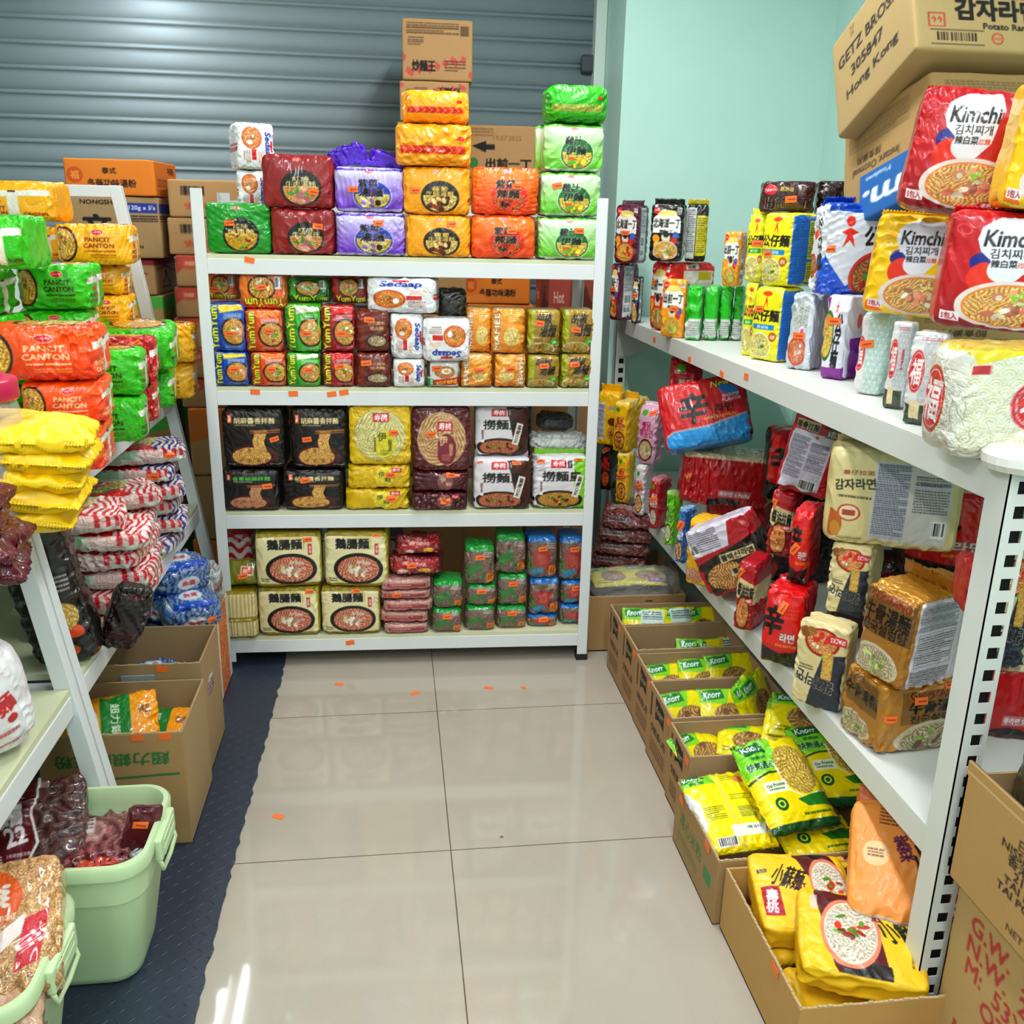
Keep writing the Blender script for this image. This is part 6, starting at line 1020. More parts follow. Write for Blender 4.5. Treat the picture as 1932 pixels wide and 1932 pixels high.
column(.43, 3.75, .27, .3, [('c_plain', .44, 'plain carton on the floor behind the right part of the rack'), ('c_plain', .44, 'plain carton second from the floor behind the right part of the rack'), ('c_tom', .23, 'orange rice noodle carton seen between the shelves, lower'), ('c_tom', .13, 'orange rice noodle carton seen between the shelves, upper'), ('c_plain', .26, 'plain carton behind the orange multipacks'), ('c_date', .08, 'flat carton with stamped date'), ('c_demae', .19, 'carton with black arrow and brush lettering right of the tall pile')], -.05)
column(.665, 3.45, .2, .28, [('c_plain', .5, 'plain carton on the floor behind the right end of the rack'), ('c_plain', .5, 'plain carton second from the floor behind the right end of the rack'), ('c_pink', .23, 'reddish carton with star burst between the shelves')], 0)
# cardboard flap with orange end, in the second shelf gap
# open floor boxes
def open_box(x0, x1, y0, y1, h, label, art=None, front=None, base='a98a62', flap=True, group=None, rot=0, left=None, right=None, loc=None, th=.005, inner='8c7250', top=None, z=0.0005):
    t = empty('cardboard_box', label, 'cardboard box', ((x0+x1)/2, (y0+y1)/2, z) if loc is None else loc, (0, 0, rot), group)
    w, d = x1-x0, y1-y0; m = mat('box_board_'+base, base, rough=.85, bump=.15, bscale=90, bdist=.001, noise=.05); mi = mat('box_inner_'+inner, inner, rough=.9)
    MB().box(-w/2, w/2, -d/2, d/2, 0, .004).build('bottom', mi, t)
    def wall(nm, wl, pos, rz, a, hh=h):
        if a is None: o = MB().box(-wl/2, wl/2, 0, th, 0, hh).build(nm, m, t, pos, (0, 0, rz))
        else:
            me, G = body(wl, hh, th, A[a], (int(wl*500), 1, int(hh*450)), 60, 0, 10, 1, 0, 0, 0, {'back': inner, 'top': 'c0a67c', 'left': base, 'right': base}, True); me.materials.append(CARD)
            o = link(nm, me, None, t, (pos[0]-math.sin(rz)*th/2, pos[1]+math.cos(rz)*th/2, 0), (0, 0, rz))
        return o
    wall('front_wall', w, (0, -d/2, 0), 0, front); wall('back_wall', w, (0, d/2, 0), math.pi, None, top or h); wall('left_wall', d-2*th, (-w/2, 0, 0), -math.pi/2, left); wall('right_wall', d-2*th, (w/2, 0, 0), math.pi/2, right)
    # torn corrugated rim along the cut edges
    r = random.Random(int(x0*100+y0*77)); n = 40; m2 = MB()
    for i in range(n):
        a = -w/2+.004+(w-.008)*i/n; m2.box(a, a+(w-.008)/n*.9, -d/2+.0005, -d/2+th-.0005, h, h+r.uniform(.0006, .003))
        b = -d/2+.004+(d-.008)*i/n; m2.box(-w/2+.0005, -w/2+th-.0005, b, b+(d-.008)/n*.9, h, h+r.uniform(.0006, .003))
    m2.build('torn_rim', mat('raw_board', 'bfa67e', rough=.95), t)
    return t
def boxtag(t, x, y, z, rz, lab=None):
    m = MB().box(-.014, .014, -.001, .0, -.008, .008).build('price_tag', TAG, t, (x, y, z), (0, random.Random(int(z*1e4)).uniform(-.3, .3), rz))
kb = [(2.872, 3.05, .655, .203), (2.59, 2.76, .70, .222), (2.41, 2.585, .70, .222), (2.232, 2.405, .698, .215), (2.02, 2.227, .69, .218), (1.85, 2.015, .685, .212)]
nm_ = ['farthest of the floor boxes, with black logo on its front', 'second floor box from the back', 'third floor box from the back, almost empty', 'fourth floor box from the back', 'fifth floor box from the back', 'sixth floor box from the back with black logo on its side']
BX = []
for i, (y0, y1, x0, h) in enumerate(kb):
    t = open_box(x0, x0+.34, y0, y1, h, 'brown open cardboard box, ' + nm_[i], group='cardboard boxes along the floor under the right rack', left='c_knorr', front='c_kfront' if i == 0 else None); BX.append(t)
    w, d = .34, y1-y0
    if i: boxtag(t, -w/2-.001, -d/2+.02, h-.02, -math.pi/2)
for nm, x0, x1, y0, y1, h, lb, fr_, lf in (('B6', .652, 1.05, 1.545, 1.835, .158, 'wide brown open box of macaroni bags with green print', 'c_greenprint', 'c_greenprint'), ('B7', .665, 1.04, 1.17, 1.535, .15, 'nearest tan open box under the right rack, with yellow noodle bags', None, None)):
    t = open_box(x0, x1, y0, y1, h, lb, group='cardboard boxes along the floor under the right rack', left=lf, front=fr_, base='a58a62' if nm == 'B6' else 'bf9350', inner='9a7c50' if nm == 'B6' else 'b08a50'); boxtag(t, -(x1-x0)/2-.001, -.08, h-.012, -math.pi/2)
    if nm == 'B6': boxtag(t, -(x1-x0)/2-.001, .1, h-.02, -math.pi/2)
# contents
g = 'yellow soup and pasta sachets in the floor boxes'
def sachet(art, x, y, z, w, h, t, rx, ry, rz, label, px=70, mt=None, group=g, tags=(), amp=.002, name='food_sachet', cat='sachet'):
    return packet(art, w, h, t, mt or FILM, px, tags, name, label, cat, group, None, (x, y, z), (rx, ry, rz), amp=amp, bulge=0, lens=1, zig=1)
L90 = -math.pi/2
plan = [  # box, x offset, y offset, z, tilt back, turn, art, label
 (0, -.08, .0, .19, -1.25, .1, 'knorr_a', 'yellow sachet under clear film in the farthest box, left'), (0, .04, -.01, .195, -1.3, -.2, 'knorr_b', 'yellow sachet under clear film in the farthest box, right'),
 (1, -.10, -.07, .085, -.5, -.15, 'knorr_d', 'yellow and green sachet leaning in the second box, left'), (1, .02, -.07, .085, -.5, .05, 'knorr_d', 'yellow sachet with food picture in the second box, middle'), (1, .12, -.06, .08, -.5, .1, 'knorr_a', 'yellow green sachet in the second box, in the shade'),
 (2, .05, -.06, .05, -.5, -.1, 'knorr_a', 'yellow sachet leaning in the third box'), (2, .13, -.05, .05, -.5, .2, 'knorr_d', 'dark green sachet at the shaded end of the third box'),
 (3, -.10, -.05, .07, -.8, .1, 'knorr_b', 'glossy clear and purple sachet at the open end of the fourth box'), (3, .0, -.06, .075, -.6, -.05, 'knorr_b', 'green and purple sachet in the fourth box, middle'), (3, .10, -.05, .085, -.6, .1, 'knorr_b', 'green and purple sachet standing highest in the fourth box'),
 (4, -.11, -.07, .08, -.6, .15, 'knorr_c', 'magenta and green sachet in the fifth box, left'), (4, .0, -.08, .085, -.6, -.05, 'knorr_c', 'yellow and magenta sachet in the fifth box, middle'), (4, .09, -.05, .11, -.35, .9, 'knorr_c', 'green and pink sachet standing on edge in the fifth box'), (4, .12, -.03, .11, -.35, .8, 'knorr_c', 'green and pink sachet behind the upright one in the fifth box'),
 (5, -.10, -.05, .11, -1.0, .4, 'knorr_a', 'yellow sachet tucked at the left of the sixth box'), (5, -.02, -.05, .15, -1.25, -.35, 'knorr_a', 'yellow sachet lying crosswise on top of the sixth box, barcode up'), (5, .05, -.06, .13, -1.2, .1, 'knorr_a', 'yellow sachet under the crosswise one in the sixth box')]
for b, dx, dy, z, tl, rz, art, lb in plan:
    y0, y1, x0, h = kb[b]; sachet(art, x0+.185+dx*.9, (y0+y1)/2+dy*.5, z+(.035 if b in (1, 2, 3, 4) else .015), .15, .13, .024, tl-.15, 0, rz, lb, 80)
for k, (dx, z, rz) in enumerate(((.10, .215, -.5), (.12, .232, -.42))):
    sachet('knorr_c' if k else 'knorr_a', .69+.17+dx-.01, 1.87, z, .16, .14, .025, -1.2, 0, rz, ['clear bag of shell pasta with yellow ends above the sixth box, lower', 'clear bag of shell pasta with yellow ends above the sixth box, upper'][k], 90, WRAP)
# clear film over the farthest box
cf = packet('darker', .32, .1, .15, CLEAR, 40, (), 'film_sheet', 'crumpled clear film over the yellow sachets in the farthest box', 'plastic film', None, None, (.83, 2.96, .17), (0, 0, 0), amp=.012, fr=40, bulge=0, p=4)
# flat red packets above the farthest box, beside the back rack
for i in range(4):
    packet('mag_flat', .2, .055, .17, WRAP, 70, (), 'noodle_multipack', 'dark magenta wrapped noodle multipack piled on the farthest box, ' + ['lowest', 'second up', 'third up', 'topmost'][i], 'noodle packet', 'magenta noodle multipacks', None, (.845+.006*i, 3.22-.02*i, .20+.058*i), (0, 0, -.35+.05*(i % 2)), amp=.006, bulge=.004, faces={'top': A['mag_flat']})
open_box(.70, 1.04, 3.10, 3.36, .195, 'brown cardboard box at the wall under the magenta packets', group='cardboard boxes along the floor under the right rack')
# macaroni bags
mk = lambda art, x, y, z, w, h, t, rx, ry, rz, lb, **k: sachet(art, x, y, z, w, h, t, rx, ry, rz, lb, 170, name='pasta_bag', cat='pasta bag', amp=.0035, group='pasta bags in the wide floor box', **k)
mk('mac_back', .745, 1.625, .115, .165, .20, .04, -1.2, 0, .12, 'yellow pasta bag lying back side up at the box corner')
mk('macaroni', .935, 1.60, .09, .18, .22, .05, -1.35, 0, .1, 'yellow green pasta bag underneath the macaroni window bag')
mk('macaroni', .885, 1.63, .155, .175, .23, .05, -1.12, 0, .18, 'yellow and green macaroni bag with window, lying on top')
mk('macaroni', 1.02, 1.70, .16, .175, .22, .05, -1.15, 0, .0, 'yellow macaroni bag with window half under the tray')
# yellow noodle bags in the near box
nb = dict(name='noodle_multipack', cat='noodle packet', group='yellow noodle bags in the near tan box', amp=.003)
packet('su_yellow', .20, .19, .06, MATTE, 190, (), label='yellow noodle bag with bowl picture at the far left of the tan box', loc=(.785, 1.365, .105), rot=(-1.38, 0, -.16), bulge=.008, **nb)
packet('su_yellow2', .22, .19, .06, MATTE, 190, (), label='yellow noodle bag with bowl picture in front, nearest the box corner', loc=(.80, 1.215, .135), rot=(-1.42, 0, -.38), bulge=.008, **nb)
packet('su_yellow', .20, .17, .06, MATTE, 120, (), label='yellow noodle bag mostly covered by the orange bag', loc=(.94, 1.40, .08), rot=(-1.3, 0, .1), bulge=.008, **nb)
for q_x, q_y in ((.77, 1.44), (.80, 1.27), (.96, 1.44)): packet('su_yellow', .19, .07, .15, MATTE, 60, (), label='yellow noodle bag in the lower layer of the tan box, ' + {(.77, 1.44): 'far left', (.80, 1.27): 'near side', (.96, 1.44): 'under the tray'}[(q_x, q_y)], loc=(q_x, q_y, .006), rot=(0, 0, 0), bulge=.004, faces={'top': 'e8c438'}, **nb)
nb['group'] = None
packet('su_orange', .25, .235, .07, MATTE, 200, (), label='light orange noodle bag tipped over the yellow bags by the post', loc=(.945, 1.30, .165), rot=(-.95, .0, -.45), bulge=.01, faces={'bottom': A['su_label']}, **nb)
packet('salmon', .2, .17, .05, MATTE, 90, (), label='salmon pink noodle bag under the tray corner behind the post', loc=(1.03, 1.45, .19), rot=(-1.1, 0, -.3), bulge=.008, **nb)
packet('salmon', .2, .16, .06, MATTE, 90, (), label='salmon pink noodle bag seen low through the gap right of the post', loc=(1.05, 1.30, .16), rot=(-1.1, 0, -.2), bulge=.008, **nb)
# ------------------------------------------------------------------ left rack contents
g = 'soft noodle multipacks on the left rack'
pc = dict(amp=.0045, bulge=.010, p=8)
def lp(key, art, rc, yy, z=None, on=None, rot=6, d=.17, label='', **k):
    kk = dict(pc); kk.update(k); return pb(key, art, rc, z, on, yy, rot, d, label=label, group=g, **kk)
Z1 = .8855
lp('O3', 'pan_orange', (95, 798, 227, 896), 2.00, Z1, h=.10, label='orange noodle multipack on the boards, lowest of the orange ones')
lp('O2', 'pan_orange', (66, 722, 235, 822), 2.00, on='O3', h=.092, label='orange noodle multipack in the middle of the orange ones', dx=-.01, rot=9)
lp('O1', 'pan_orange', (-6, 625, 206, 735), 1.98, on='O2', h=.112, w=.225, label='orange noodle multipack on top of the orange ones, yellow end', dx=.0, tags=((.9, .94, 20),), faces={'top': A['pan_orange'].sides['top']})
lp('G9', 'pan_green', (150, 756, 249, 819), 2.26, Z1, h=.11, w=.2, d=.12, label='green noodle multipack on the boards behind the lowest orange one')
lp('G7', 'pan_green', (150, 690, 247, 750), 2.28, on='G9', h=.11, w=.2, d=.12, label='green noodle multipack with white end seal, beside the middle orange one', dx=.0)
lp('R2', 'pan_red', (180, 728, 276, 790), 2.50, Z1, h=.11, w=.2, d=.11, label='red noodle multipack on the boards between the green ones')
lp('R1', 'pan_red', (180, 646, 270, 725), 2.46, on='R2', h=.12, w=.2, d=.11, label='shiny red noodle multipack with a little yellow tag on top', tags=((.8, .9, 30),), dx=.0)
lp('G8', 'pan_green', (220, 694, 312, 770), 2.70, Z1, h=.115, w=.2, d=.13, label='green noodle multipack on the boards, far side of the red ones')
lp('G6', 'pan_green', (200, 612, 322, 700), 2.62, on='G8', h=.115, w=.22, d=.17, label='green noodle multipack lying above the red and green ones', tilt=.14, dz=.012)
lp('Y6', 'pan_yellow', (262, 690, 358, 752), 2.87, Z1, h=.11, w=.2, d=.12, label='yellow noodle multipack on the boards at the far end, lower')
lp('Y5', 'pan_yellow', (262, 616, 359, 690), 2.85, on='Y6', h=.115, w=.2, d=.14, label='yellow noodle multipack at the far end, upper')
lp('G4', 'pan_green', (54, 576, 208, 632), 2.33, z=1.118, h=.076, dx=-.02, label='green noodle multipack under the clearly printed green one')
lp('G2', 'pan_green', (44, 518, 202, 596), 2.33, on='G4', h=.104, label='green noodle multipack with clear print, in the middle of the stack')
lp('G5', 'pan_green', (-70, 585, 54, 645), 2.15, z=1.118, h=.076, label='green noodle multipack at the left picture edge, lowest', rot=0)
lp('G3', 'pan_green', (-90, 512, 40, 590), 2.15, on='G5', h=.1, label='green noodle multipack at the left picture edge, second', rot=0)
lp('G1', 'pan_green_end', (-25, 432, 102, 515), 2.12, on='G3', h=.112, d=.2, label='green noodle multipack with white seal cross facing forward', rot=4, faces={'right': '3fb41c'})
lp('P4', 'pan_yellow', (160, 567, 264, 616), 2.72, z=1.118, h=.083, label='yellow noodle multipack in the back column, lowest seen')
lp('P3', 'pan_yellow', (150, 519, 256, 572), 2.72, on='P4', h=.083, label='yellow noodle multipack in the back column, second from below')
lp('P2', 'pan_yellow', (117, 448, 272, 524), 2.66, on='P3', h=.105, label='yellow noodle multipack with clear print, below the topmost one')
lp('Pb', 'pan_yellow', (60, 446, 118, 512), 2.80, z=1.285, h=.095, label='yellow noodle multipack end showing behind the printed yellow one', rot=0)
lp('P1', 'pan_yellow_end', (30, 374, 200, 448), 2.62, on='P2', h=.1, d=.15, dx=-.075, dz=.002, label='yellow noodle multipack lying topmost on the left rack, seam forward', rot=-3, faces={'right': 'e8ac18', 'top': A['pan_yellow'].sides['top']})
for key, art, x, y, z, lb in (('h1', 'pan_yellow', -.86, 2.86, Z1, 'yellow noodle multipack deep in the left rack, lower'), ('h2', 'pan_yellow', -.87, 2.86, 1.002, 'yellow noodle multipack deep in the left rack, upper'), ('h3', 'pan_green', -.90, 2.50, Z1, 'green noodle multipack deep in the left rack, lower'), ('h4', 'pan_green', -.91, 2.50, 1.002, 'green noodle multipack deep in the left rack, upper'), ('h5', 'pan_green', -1.02, 2.22, Z1, 'green noodle multipack deep at the left, lower'), ('h6', 'pan_green', -1.02, 2.22, 1.002, 'green noodle multipack deep at the left, upper')):
    packet(art, .21, .112, .16, px=50, loc=(x, y, z), label=lb, cat='noodle packet', group=g, **pc)
# striped flat noodle bundles on the middle boards
g2 = 'striped noodle bundles on the left rack'
def bundle(x, y, z, rz, art, label, w=.26, d=.17, h=.045, rx=0, ry=0, tags=()):
    return packet(art, w, h, d, WRAP, 150, tags, 'noodle_bundle', label, 'noodle bundle', g2, None, (x, y, z), (rx, ry, rz), amp=.005, bulge=.006, p=7, faces={'top': A[art]})
Z5 = .5145
lbs = ['lowest of the near pile', 'second from the bottom of the near pile', 'third from the bottom of the near pile', 'fourth from the bottom of the near pile', 'fifth from the bottom of the near pile', 'on top of the near pile']
for i in range(6):
    bundle(-.70+(.0, -.01, .03, .01, .03, -.02)[i], 2.06+(.0, .01, .04, .03, .02, .0)[i], Z5+.001+i*.047, (.12, -.05, .1, -.02, .12, .25)[i], 'shanghai', 'red and white striped noodle bundle, '+lbs[i], w=.24, ry=(.0, .0, .0, .0, .02, .05)[i])
bundle(-.715, 2.34, Z5+.20, .45, 'shanghai', 'red and white striped noodle bundle turned diagonally behind the near pile', w=.24)
for i in range(4): bundle(-.72, 2.31, Z5+.001+i*.049, .1, 'shanghai', 'striped noodle bundle hidden behind the near pile, ' + ('lowest', 'second', 'third', 'fourth')[i], w=.24)
for i in range(6): bundle(-.735+.02*(i % 2), 2.60+.02*(i % 3), Z5+.001+i*.049, (-.1, .15, .05, .3, .1, .35)[i], 'shanghai_blue', 'red bundle with blue stripes near the far post, ' + ('lowest', 'second up', 'third up', 'fourth up', 'fifth up', 'topmost')[i], w=.25, tags=((.8, .5),) if i > 3 else ())
packet('black_tall', .135, .385, .085, FILM, 130, (), 'noodle_bag', 'tall black noodle bag slumped against the leaning post', 'noodle bag', None, ('120e0d', .01, .0, .2, .03), (-.675, 1.875, Z5+.002), (0, -.19, .12), amp=.006, bulge=.012, p=6, pinch=.3)
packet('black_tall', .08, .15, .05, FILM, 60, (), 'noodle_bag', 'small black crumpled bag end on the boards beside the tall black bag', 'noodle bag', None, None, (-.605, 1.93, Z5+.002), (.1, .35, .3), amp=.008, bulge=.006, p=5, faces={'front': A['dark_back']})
# near rack: white sliced noodle bags, soft yellow and maroon piles, jar
for i, (x, y, z, ry) in enumerate([(-.735, 1.50, Z5+.001, -.10), (-.80, 1.53, Z5+.205, -.12)]):
    packet('sliced', .23, .2, .13, MATTE, 170, (), 'noodle_bag', 'plump white sliced noodle bag with red print, ' + ['on the boards of the near rack', 'on top of the other white one'][i], 'noodle bag', 'white sliced noodle bags', None, (x, y, z), (0, ry, .5), amp=.003, bulge=.02, p=4)
for i in range(5):
    packet('yellow_flat', .30, .21, .058, MATTE, 140, (), 'snack_bag', 'soft yellow bag in the yellow pile at the left edge, ' + ('lowest', 'second up', 'third up', 'fourth up', 'topmost')[i], 'food bag', 'soft yellow bags', None, (-.705+.011*i, 1.60+.006*(i % 2), .905+.034*i), (L90, .17-.02*i, .22-.1*(i % 2)), amp=.007, bulge=0, lens=1, zig=1, fr=26)
for i in range(4):
    packet('maroon', .27, .19, .058, FILM, 120, (), 'snack_bag', 'soft maroon bag at the left edge before the yellow pile, ' + ('lowest', 'second up', 'third up', 'topmost')[i], 'food bag', 'soft maroon bags', None, (-.685-.012*i, 1.36, .900+.034*i), (L90, .2, .3-.15*(i % 2)), amp=.007, bulge=0, lens=1, zig=1, fr=26)
j = empty('plastic_jar', 'clear jar of dried food with a pink screw lid at the left edge', 'jar', (-.70, 1.66, 1.0))
glass = mat('jar_plastic', 'e8ecec', rough=.05, alpha=.25, coat=1)
MB().lathe([(.055, -.11), (.062, -.10), (.064, .08), (.058, .10), (.052, .105)], 40).build('jar_body', glass, j, smooth=True)
MB().lathe([(.054, -.106), (.059, -.09), (.06, .03), (.05, .05), (.02, .062)], 30).build('dried_food', mat('dried_fish', '8c7a52', rough=.8, bump=1, bscale=60, bdist=.01, noise=.4), j, smooth=True)
MB().lathe([(.062, .105), (.064, .108), (.064, .135), (.060, .142), (.045, .143), (.043, .149), (.0, .150)], 48).build('screw_lid', mat('pink_lid', 'c4204c', rough=.3), j, smooth=True)
# floor boxes at left
gb = 'cardboard boxes along the left rack'
a_ = open_box(-.80, -.485, 1.925, 2.185, .294, 'tall brown open box with green lettering, nearest the green tubs', front='c_chiu', group=gb, base='ab8d62', z=.0052)
b_ = open_box(-.80, -.495, 2.20, 2.44, .33, 'brown open box with a grey handle slot, behind the lettered box', group=gb, base='a5865c', z=.0052)
MB().box(-.04, .04, -.129, -.123, .285, .305).build('handle_slot', mat('slot_grey', '8e979c', rough=.6), b_)
c_ = open_box(-.78, -.53, 2.47, 2.80, .28, 'white printed open box by the foot of the back rack', right='c_white', front='c_white', group=gb, base='d8cfc4', inner='6e5238', z=.0052)
boxtag(a_, .06, -.131, .285, 0); boxtag(a_, .12, -.131, .286, .0); boxtag(b_, .06, -.121, .318, 0); boxtag(c_, .126, -.1, .25, math.pi/2)
pk = dict(name='food_sachet', cat='sachet', amp=.004)
sachet('vermicelli', -.665, 1.99, .20, .22, .15, .03, -.75, 0, .25, 'orange and green rice vermicelli packet leaning in the lettered box', 170, group='rice vermicelli packets', **pk)
sachet('vermicelli', -.61, 2.03, .17, .2, .15, .03, -1.15, 0, -.05, 'orange and green rice vermicelli packet lying flat under the leaning one', 150, group='rice vermicelli packets', **pk)
for i, (x, y, z, art, lb) in enumerate([(-.56, 2.30, .18, 'clear_ball', 'clear bag of pale balls in the handle slot box'), (-.65, 2.34, .18, 'blue_ball', 'blue printed bag in the handle slot box'), (-.72, 2.28, .16, 'blue_ball', 'blue and green bag at the left inside the handle slot box')]):
    packet(art, .14, .09, .13, WRAP, 70, ((.5, .5),) if i == 1 else (), 'food_bag', lb, 'food bag', 'bags of balls in the left boxes', None, (x, y, z), (0, 0, .3*i), amp=.01, bulge=0, p=3, faces={'top': A[art]})
packet('blue_ball', .26, .16, .2, FILM, 40, (), 'food_bag', 'blue bag filling the bottom of the handle slot box', 'food bag', 'bags of balls in the left boxes', None, (-.65, 2.32, .01), (0, 0, 0), amp=.004, bulge=0, p=6)
packet('blue_ball', .2, .25, .24, FILM, 40, (), 'food_bag', 'blue bag filling the bottom of the white printed box', 'food bag', 'bags of balls in the left boxes', None, (-.655, 2.65, .01), (0, 0, 0), amp=.004, bulge=0, p=6)
for i, (x, y, z, art, rz, lb) in enumerate([(-.60, 2.60, .262, 'blue_ball', .4, 'blue and clear bag heaped on the white printed box, near the aisle'), (-.69, 2.68, .262, 'blue_ball', -.3, 'blue bag heaped on the white printed box, at the back left'), (-.615, 2.74, .30, 'clear_ball', .2, 'clear bag of pale balls heaped on the white printed box'), (-.64, 2.66, .36, 'blue_ball', .6, 'blue bag at the very top of the heap on the white printed box')]):
    packet(art, .17, .11, .14, WRAP, 90, ((.8, .5),) if i == 0 else (), 'food_bag', lb, 'food bag', 'bags of balls in the left boxes', None, (x, y, z), (.2, 0, rz), amp=.011, bulge=0, p=3, faces={'top': A[art]})
# green tubs
def rr(cx, cy, hx_, hy_, r_, z, n=8):
    o = []
    for qx, qy, a0 in ((1, 1, 0), (-1, 1, 90), (-1, -1, 180), (1, -1, 270)):
        for i in range(n+1):
            a = math.radians(a0+90*i/n); o.append((cx+qx*(hx_-r_)+r_*math.cos(a), cy+qy*(hy_-r_)+r_*math.sin(a), z))
    return o
def tub(x0, x1, y0, y1, H_, label, z=.005):
    cx, cy, hx_, hy_ = (x0+x1)/2, (y0+y1)/2, (x1-x0)/2, (y1-y0)/2; t = empty('storage_tub', label, 'plastic tub', (cx, cy, z), group='pale green plastic tubs')
    m = MB(); L_ = []
    ins = .045
    for dz, e, rd in ((0, ins+.012, .04), (.006, ins+.003, .046), (.02, ins, .05), (H_*.7, .016, .055), (H_*.705, .013, .055), (H_-.03, .010, .055), (H_-.028, .002, .058), (H_-.006, .0, .06), (H_, .004, .058), (H_, .012, .054), (H_-.012, .018, .05), (H_-.03, .02, .05), (.012, ins+.006, .045)):
        L_.append(rr(0, 0, hx_-e, hy_-e, rd, dz))
    n = len(L_[0])
    for l in L_: m.v += l
    for k in range(len(L_)-1):
        for i in range(n): m.f.append((k*n+i, k*n+(i+1) % n, (k+1)*n+(i+1) % n, (k+1)*n+i))
    m.f.append(tuple(range(n))[::-1]); m.f.append(tuple((len(L_)-1)*n+i for i in range(n)))
    tm = mat('green_plastic', 'c6dfae', rough=.35, bump=.04, bscale=200, bdist=.0005)
    m.build('tub_body', tm, t, smooth=True).modifiers.new('edge', 'EDGE_SPLIT').split_angle = math.radians(50)
    lt = MB().box(hx_-.002, hx_+.012, -.055, .055, H_-.05, H_-.004).build('latch', tm, t, bev=.004)
    MB().box(hx_+.010, hx_+.014, -.04, .04, H_-.045, H_-.03).box(hx_+.010, hx_+.014, -.04, .04, H_-.022, H_-.012).build('latch_rib', tm, lt)
    MB().tube([(hx_+.004, -.05, H_-.045), (hx_+.010, -.05, H_-.068), (hx_+.011, .0, H_-.072), (hx_+.010, .05, H_-.068), (hx_+.004, .05, H_-.045)], .0045).build('handle', tm, t, smooth=True)
    return t
tub(-1.0, -.455, 1.455, 1.725, .295, 'pale green plastic tub holding maroon and clear food bags')
tub(-1.08, -.545, 1.14, 1.42, .295, 'pale green plastic tub in front, holding bags of brown grain')
tb = dict(name='food_bag', cat='food bag')
packet('maroon_22', .24, .20, .05, FILM, 200, (), label='maroon noodle bag with large white number in the rear tub', loc=(-.705, 1.53, .225), rot=(-1.05, .0, .22), bulge=.01, amp=.005, group='bags in the rear green tub', **tb)
packet('clear_ball', .2, .1, .18, WRAP, 130, (), label='clear bag of dark pieces in the rear tub', loc=(-.59, 1.62, .165), rot=(0, 0, .2), bulge=0, amp=.010, p=3.5, faces={'top': A['mag_flat'], 'front': A['mag_flat']}, group='bags in the rear green tub', **tb)
packet('maroon', .06, .17, .03, FILM, 60, ((.4, .8, 0, .025),), label='narrow maroon bag standing up at the right corner of the rear tub', loc=(-.525, 1.60, .17), rot=(.1, .25, .3), bulge=0, amp=.004, pinch=.8, group='bags in the rear green tub', **tb)
a = Art(120, 60, 'c8503c'); a.ell(.4, .5, .3, .14, 'e0a080'); a.ell(.7, .4, .2, .12, 'b83828'); a.poly([(0, 0), (.5, 0), (0, .5)], 'e4e2f0'); A['shrimp'] = a
packet('shrimp', .17, .05, .1, WRAP, 90, (), label='white and red shrimp picture bag low in the rear tub', loc=(-.61, 1.56, .20), rot=(0, -.1, .25), bulge=0, amp=.006, p=4, faces={'top': A['shrimp']}, group='bags in the rear green tub', **tb)
packet('mag_flat', .4, .15, .16, FILM, 60, (), label='dark bags filling the bottom of the rear tub', loc=(-.74, 1.59, .02), rot=(0, 0, 0), bulge=0, amp=.006, p=6, group='bags in the rear green tub', **tb)
packet('flour', .20, .22, .07, WRAP, 200, (), label='bag of brown grain with orange round emblem in the front tub', loc=(-.622, 1.215, .245), rot=(-1.05, .0, .25), bulge=.014, amp=.003, group='grain bags in the front tub', **tb)
a = Art(100, 80, 'c8a890'); a.ell(.4, .4, .14, .12, 'a83c5c'); A['grain2'] = a
packet('grain2', .24, .12, .2, WRAP, 100, (), label='bag of brown grain lying under the orange emblem one', loc=(-.69, 1.27, .13), rot=(0, 0, .2), bulge=0, amp=.004, p=4, faces={'top': A['grain2']}, group='grain bags in the front tub', **tb)
packet('grain2', .2, .05, .18, WRAP, 100, (), label='clear topped grain bag nearest the camera in the front tub', loc=(-.64, 1.17, .225), rot=(.2, .1, .2), bulge=0, amp=.006, p=4, faces={'top': A['grain2']}, group='grain bags in the front tub', **tb)
# near right corner: cartons and the bags in them
gr_ = packet('c_plain', .42, .385, .42, CARD, 60, (), 'carton', 'large carton with red weight lettering at the right corner', 'carton', 'shipping cartons at the right corner', None, (1.137, .985, .0005), (0, 0, 0), p=40, amp=.0006, fr=10, bulge=.002, faces={'left': A['c_gw']})
me, G = body(.42, .385, .42, 'b89e70', (60, 150, 140), 40, .0006, 10, 1, .002, 0, 0, {'left': A['c_gw'], 'top': 'b89e70'}); me.materials.append(CARD); gr_.data = me
t = empty('cardboard_box', 'brown open carton with black address lettering at the right corner', 'cardboard box', (1.117, .985, .387), (0, 0, 0), group='shipping cartons at the right corner')
cm = mat('box_board_b39464', 'b39464', rough=.85, bump=.15, bscale=90, bdist=.001, noise=.05)
me, G = body(.42, .215, .006, A['c_nissin'], (190, 1, 110), 60, 0, 10, 1, 0, 0, 0, {'back': 'a08050', 'top': '6a6258'}, True); me.materials.append(CARD)
link('left_wall', me, None, t, (-.207, 0, 0), (0, 0, -math.pi/2))
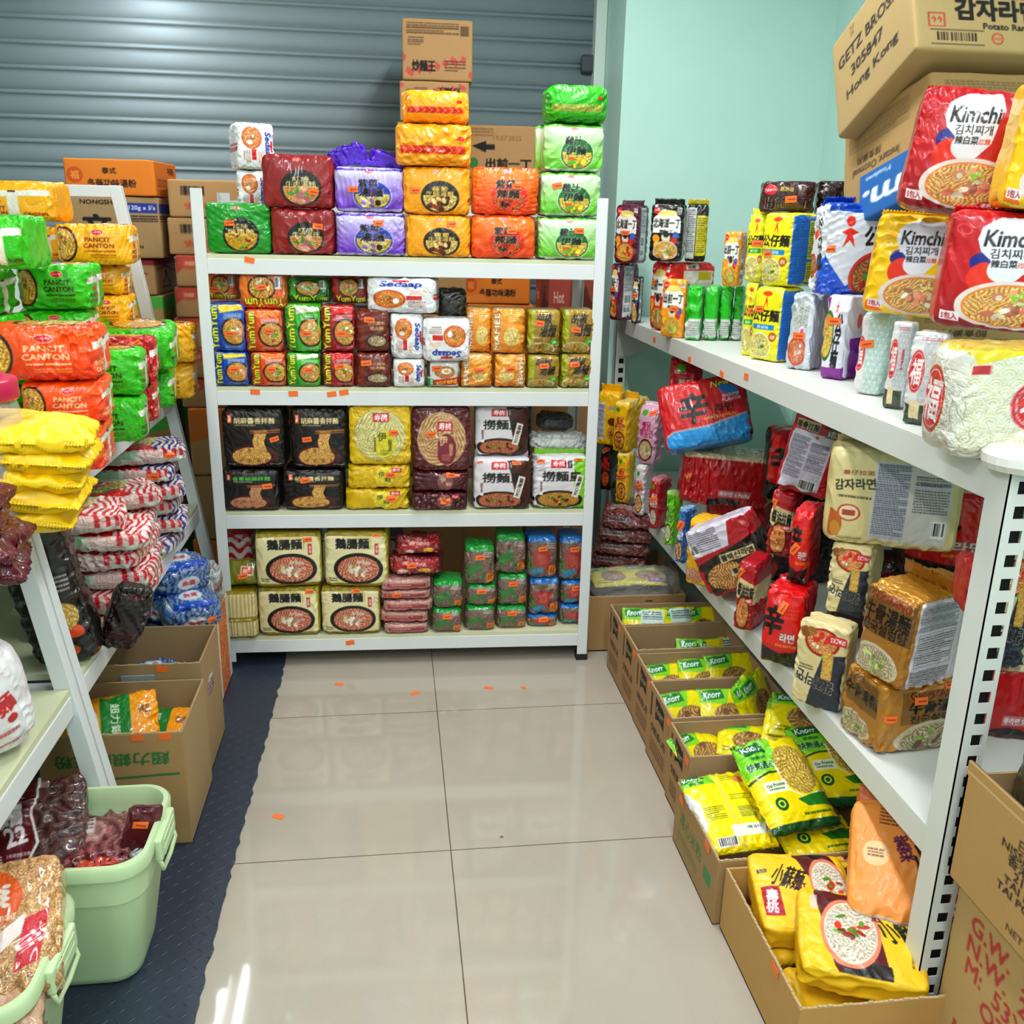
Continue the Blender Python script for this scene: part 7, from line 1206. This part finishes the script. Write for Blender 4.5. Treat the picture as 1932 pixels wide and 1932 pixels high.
MB().box(-.21, .21, -.21, -.205, 0, .215).build('front_wall', cm, t); MB().box(-.21, .21, .205, .21, 0, .19).build('back_wall', cm, t); MB().box(.205, .21, -.205, .205, 0, .215).build('right_wall', cm, t); MB().box(-.204, .204, -.204, .204, 0, .004).build('bottom', cm, t)
packet('shin', .2, .3, .13, FILM, 170, (), label='red and black hot noodle multipack standing in the right corner carton', loc=(1.04, 1.09, .46), rot=(0, .05, -.5), bulge=.012, amp=.004, name='noodle_multipack', cat='noodle packet')
packet('macaroni', .2, .34, .06, FILM, 120, (), label='yellow bag behind the red multipack in the right corner carton', loc=(1.14, 1.13, .50), rot=(0, .1, -.3), bulge=.01, amp=.004, name='noodle_bag', cat='noodle bag')
packet('ding_red', .3, .07, .3, FILM, 60, (), label='red packs filling the bottom of the right corner carton', loc=(1.117, .985, .392), rot=(0, 0, 0), bulge=.0, amp=.004, name='noodle_multipack', cat='noodle packet')
# orange labels fallen on the floor and stuck to shelf edges
r = random.Random(8)
for i, (px, py, lb) in enumerate([(640, 1291, 'small orange price label on the floor near the mat'), (783, 1308, 'small orange price label on the floor by the long grout line'), (922, 1298, 'small orange price label on the floor right of the grout line'), (988, 1298, 'tiny orange scrap on the floor, rightmost of the row'), (525, 1541, 'orange price label on the floor near the torn mat edge')]):
    P = at(px, py, z=0); s_ = (1, 1, 1, .5, 1)[i]
    o = MB().box(-.014*s_, .014*s_, -.008, .008, .0004, .0012).build('price_label', TAG, None, (P[0], P[1], 0), (0, 0, r.uniform(-.6, .6))); tagp(o, lb, 'price label', 'fallen orange price labels')
for px, lv, in ((470, 3), (480, 2), (552, 2), (625, 2), (660, 0), (648, 2)):
    P = onplane(px, 0, .0); u = (P-BA)@BT
    zz = BZ[lv]-.012-.02*r.random(); P = onplane(px, 1200-lv*240, -.0); x_ = (P-BA)@BT
    MB().box(-.014, .014, -.0012, -.0002, -.008, .008).build('price_tag', TAG, rk, (x_, .002, zz), (0, r.uniform(-.2, .2), 0))
for y_, z_ in ((3.15, 1.045), (2.75, 1.03), (2.46, 1.03), (2.28, 1.05)):
    MB().box(-.0012, -.0002, -.014, .014, -.008, .008).build('price_tag', TAG, RR_, (XR+.003, y_, z_), (r.uniform(-.2, .2), 0, 0))
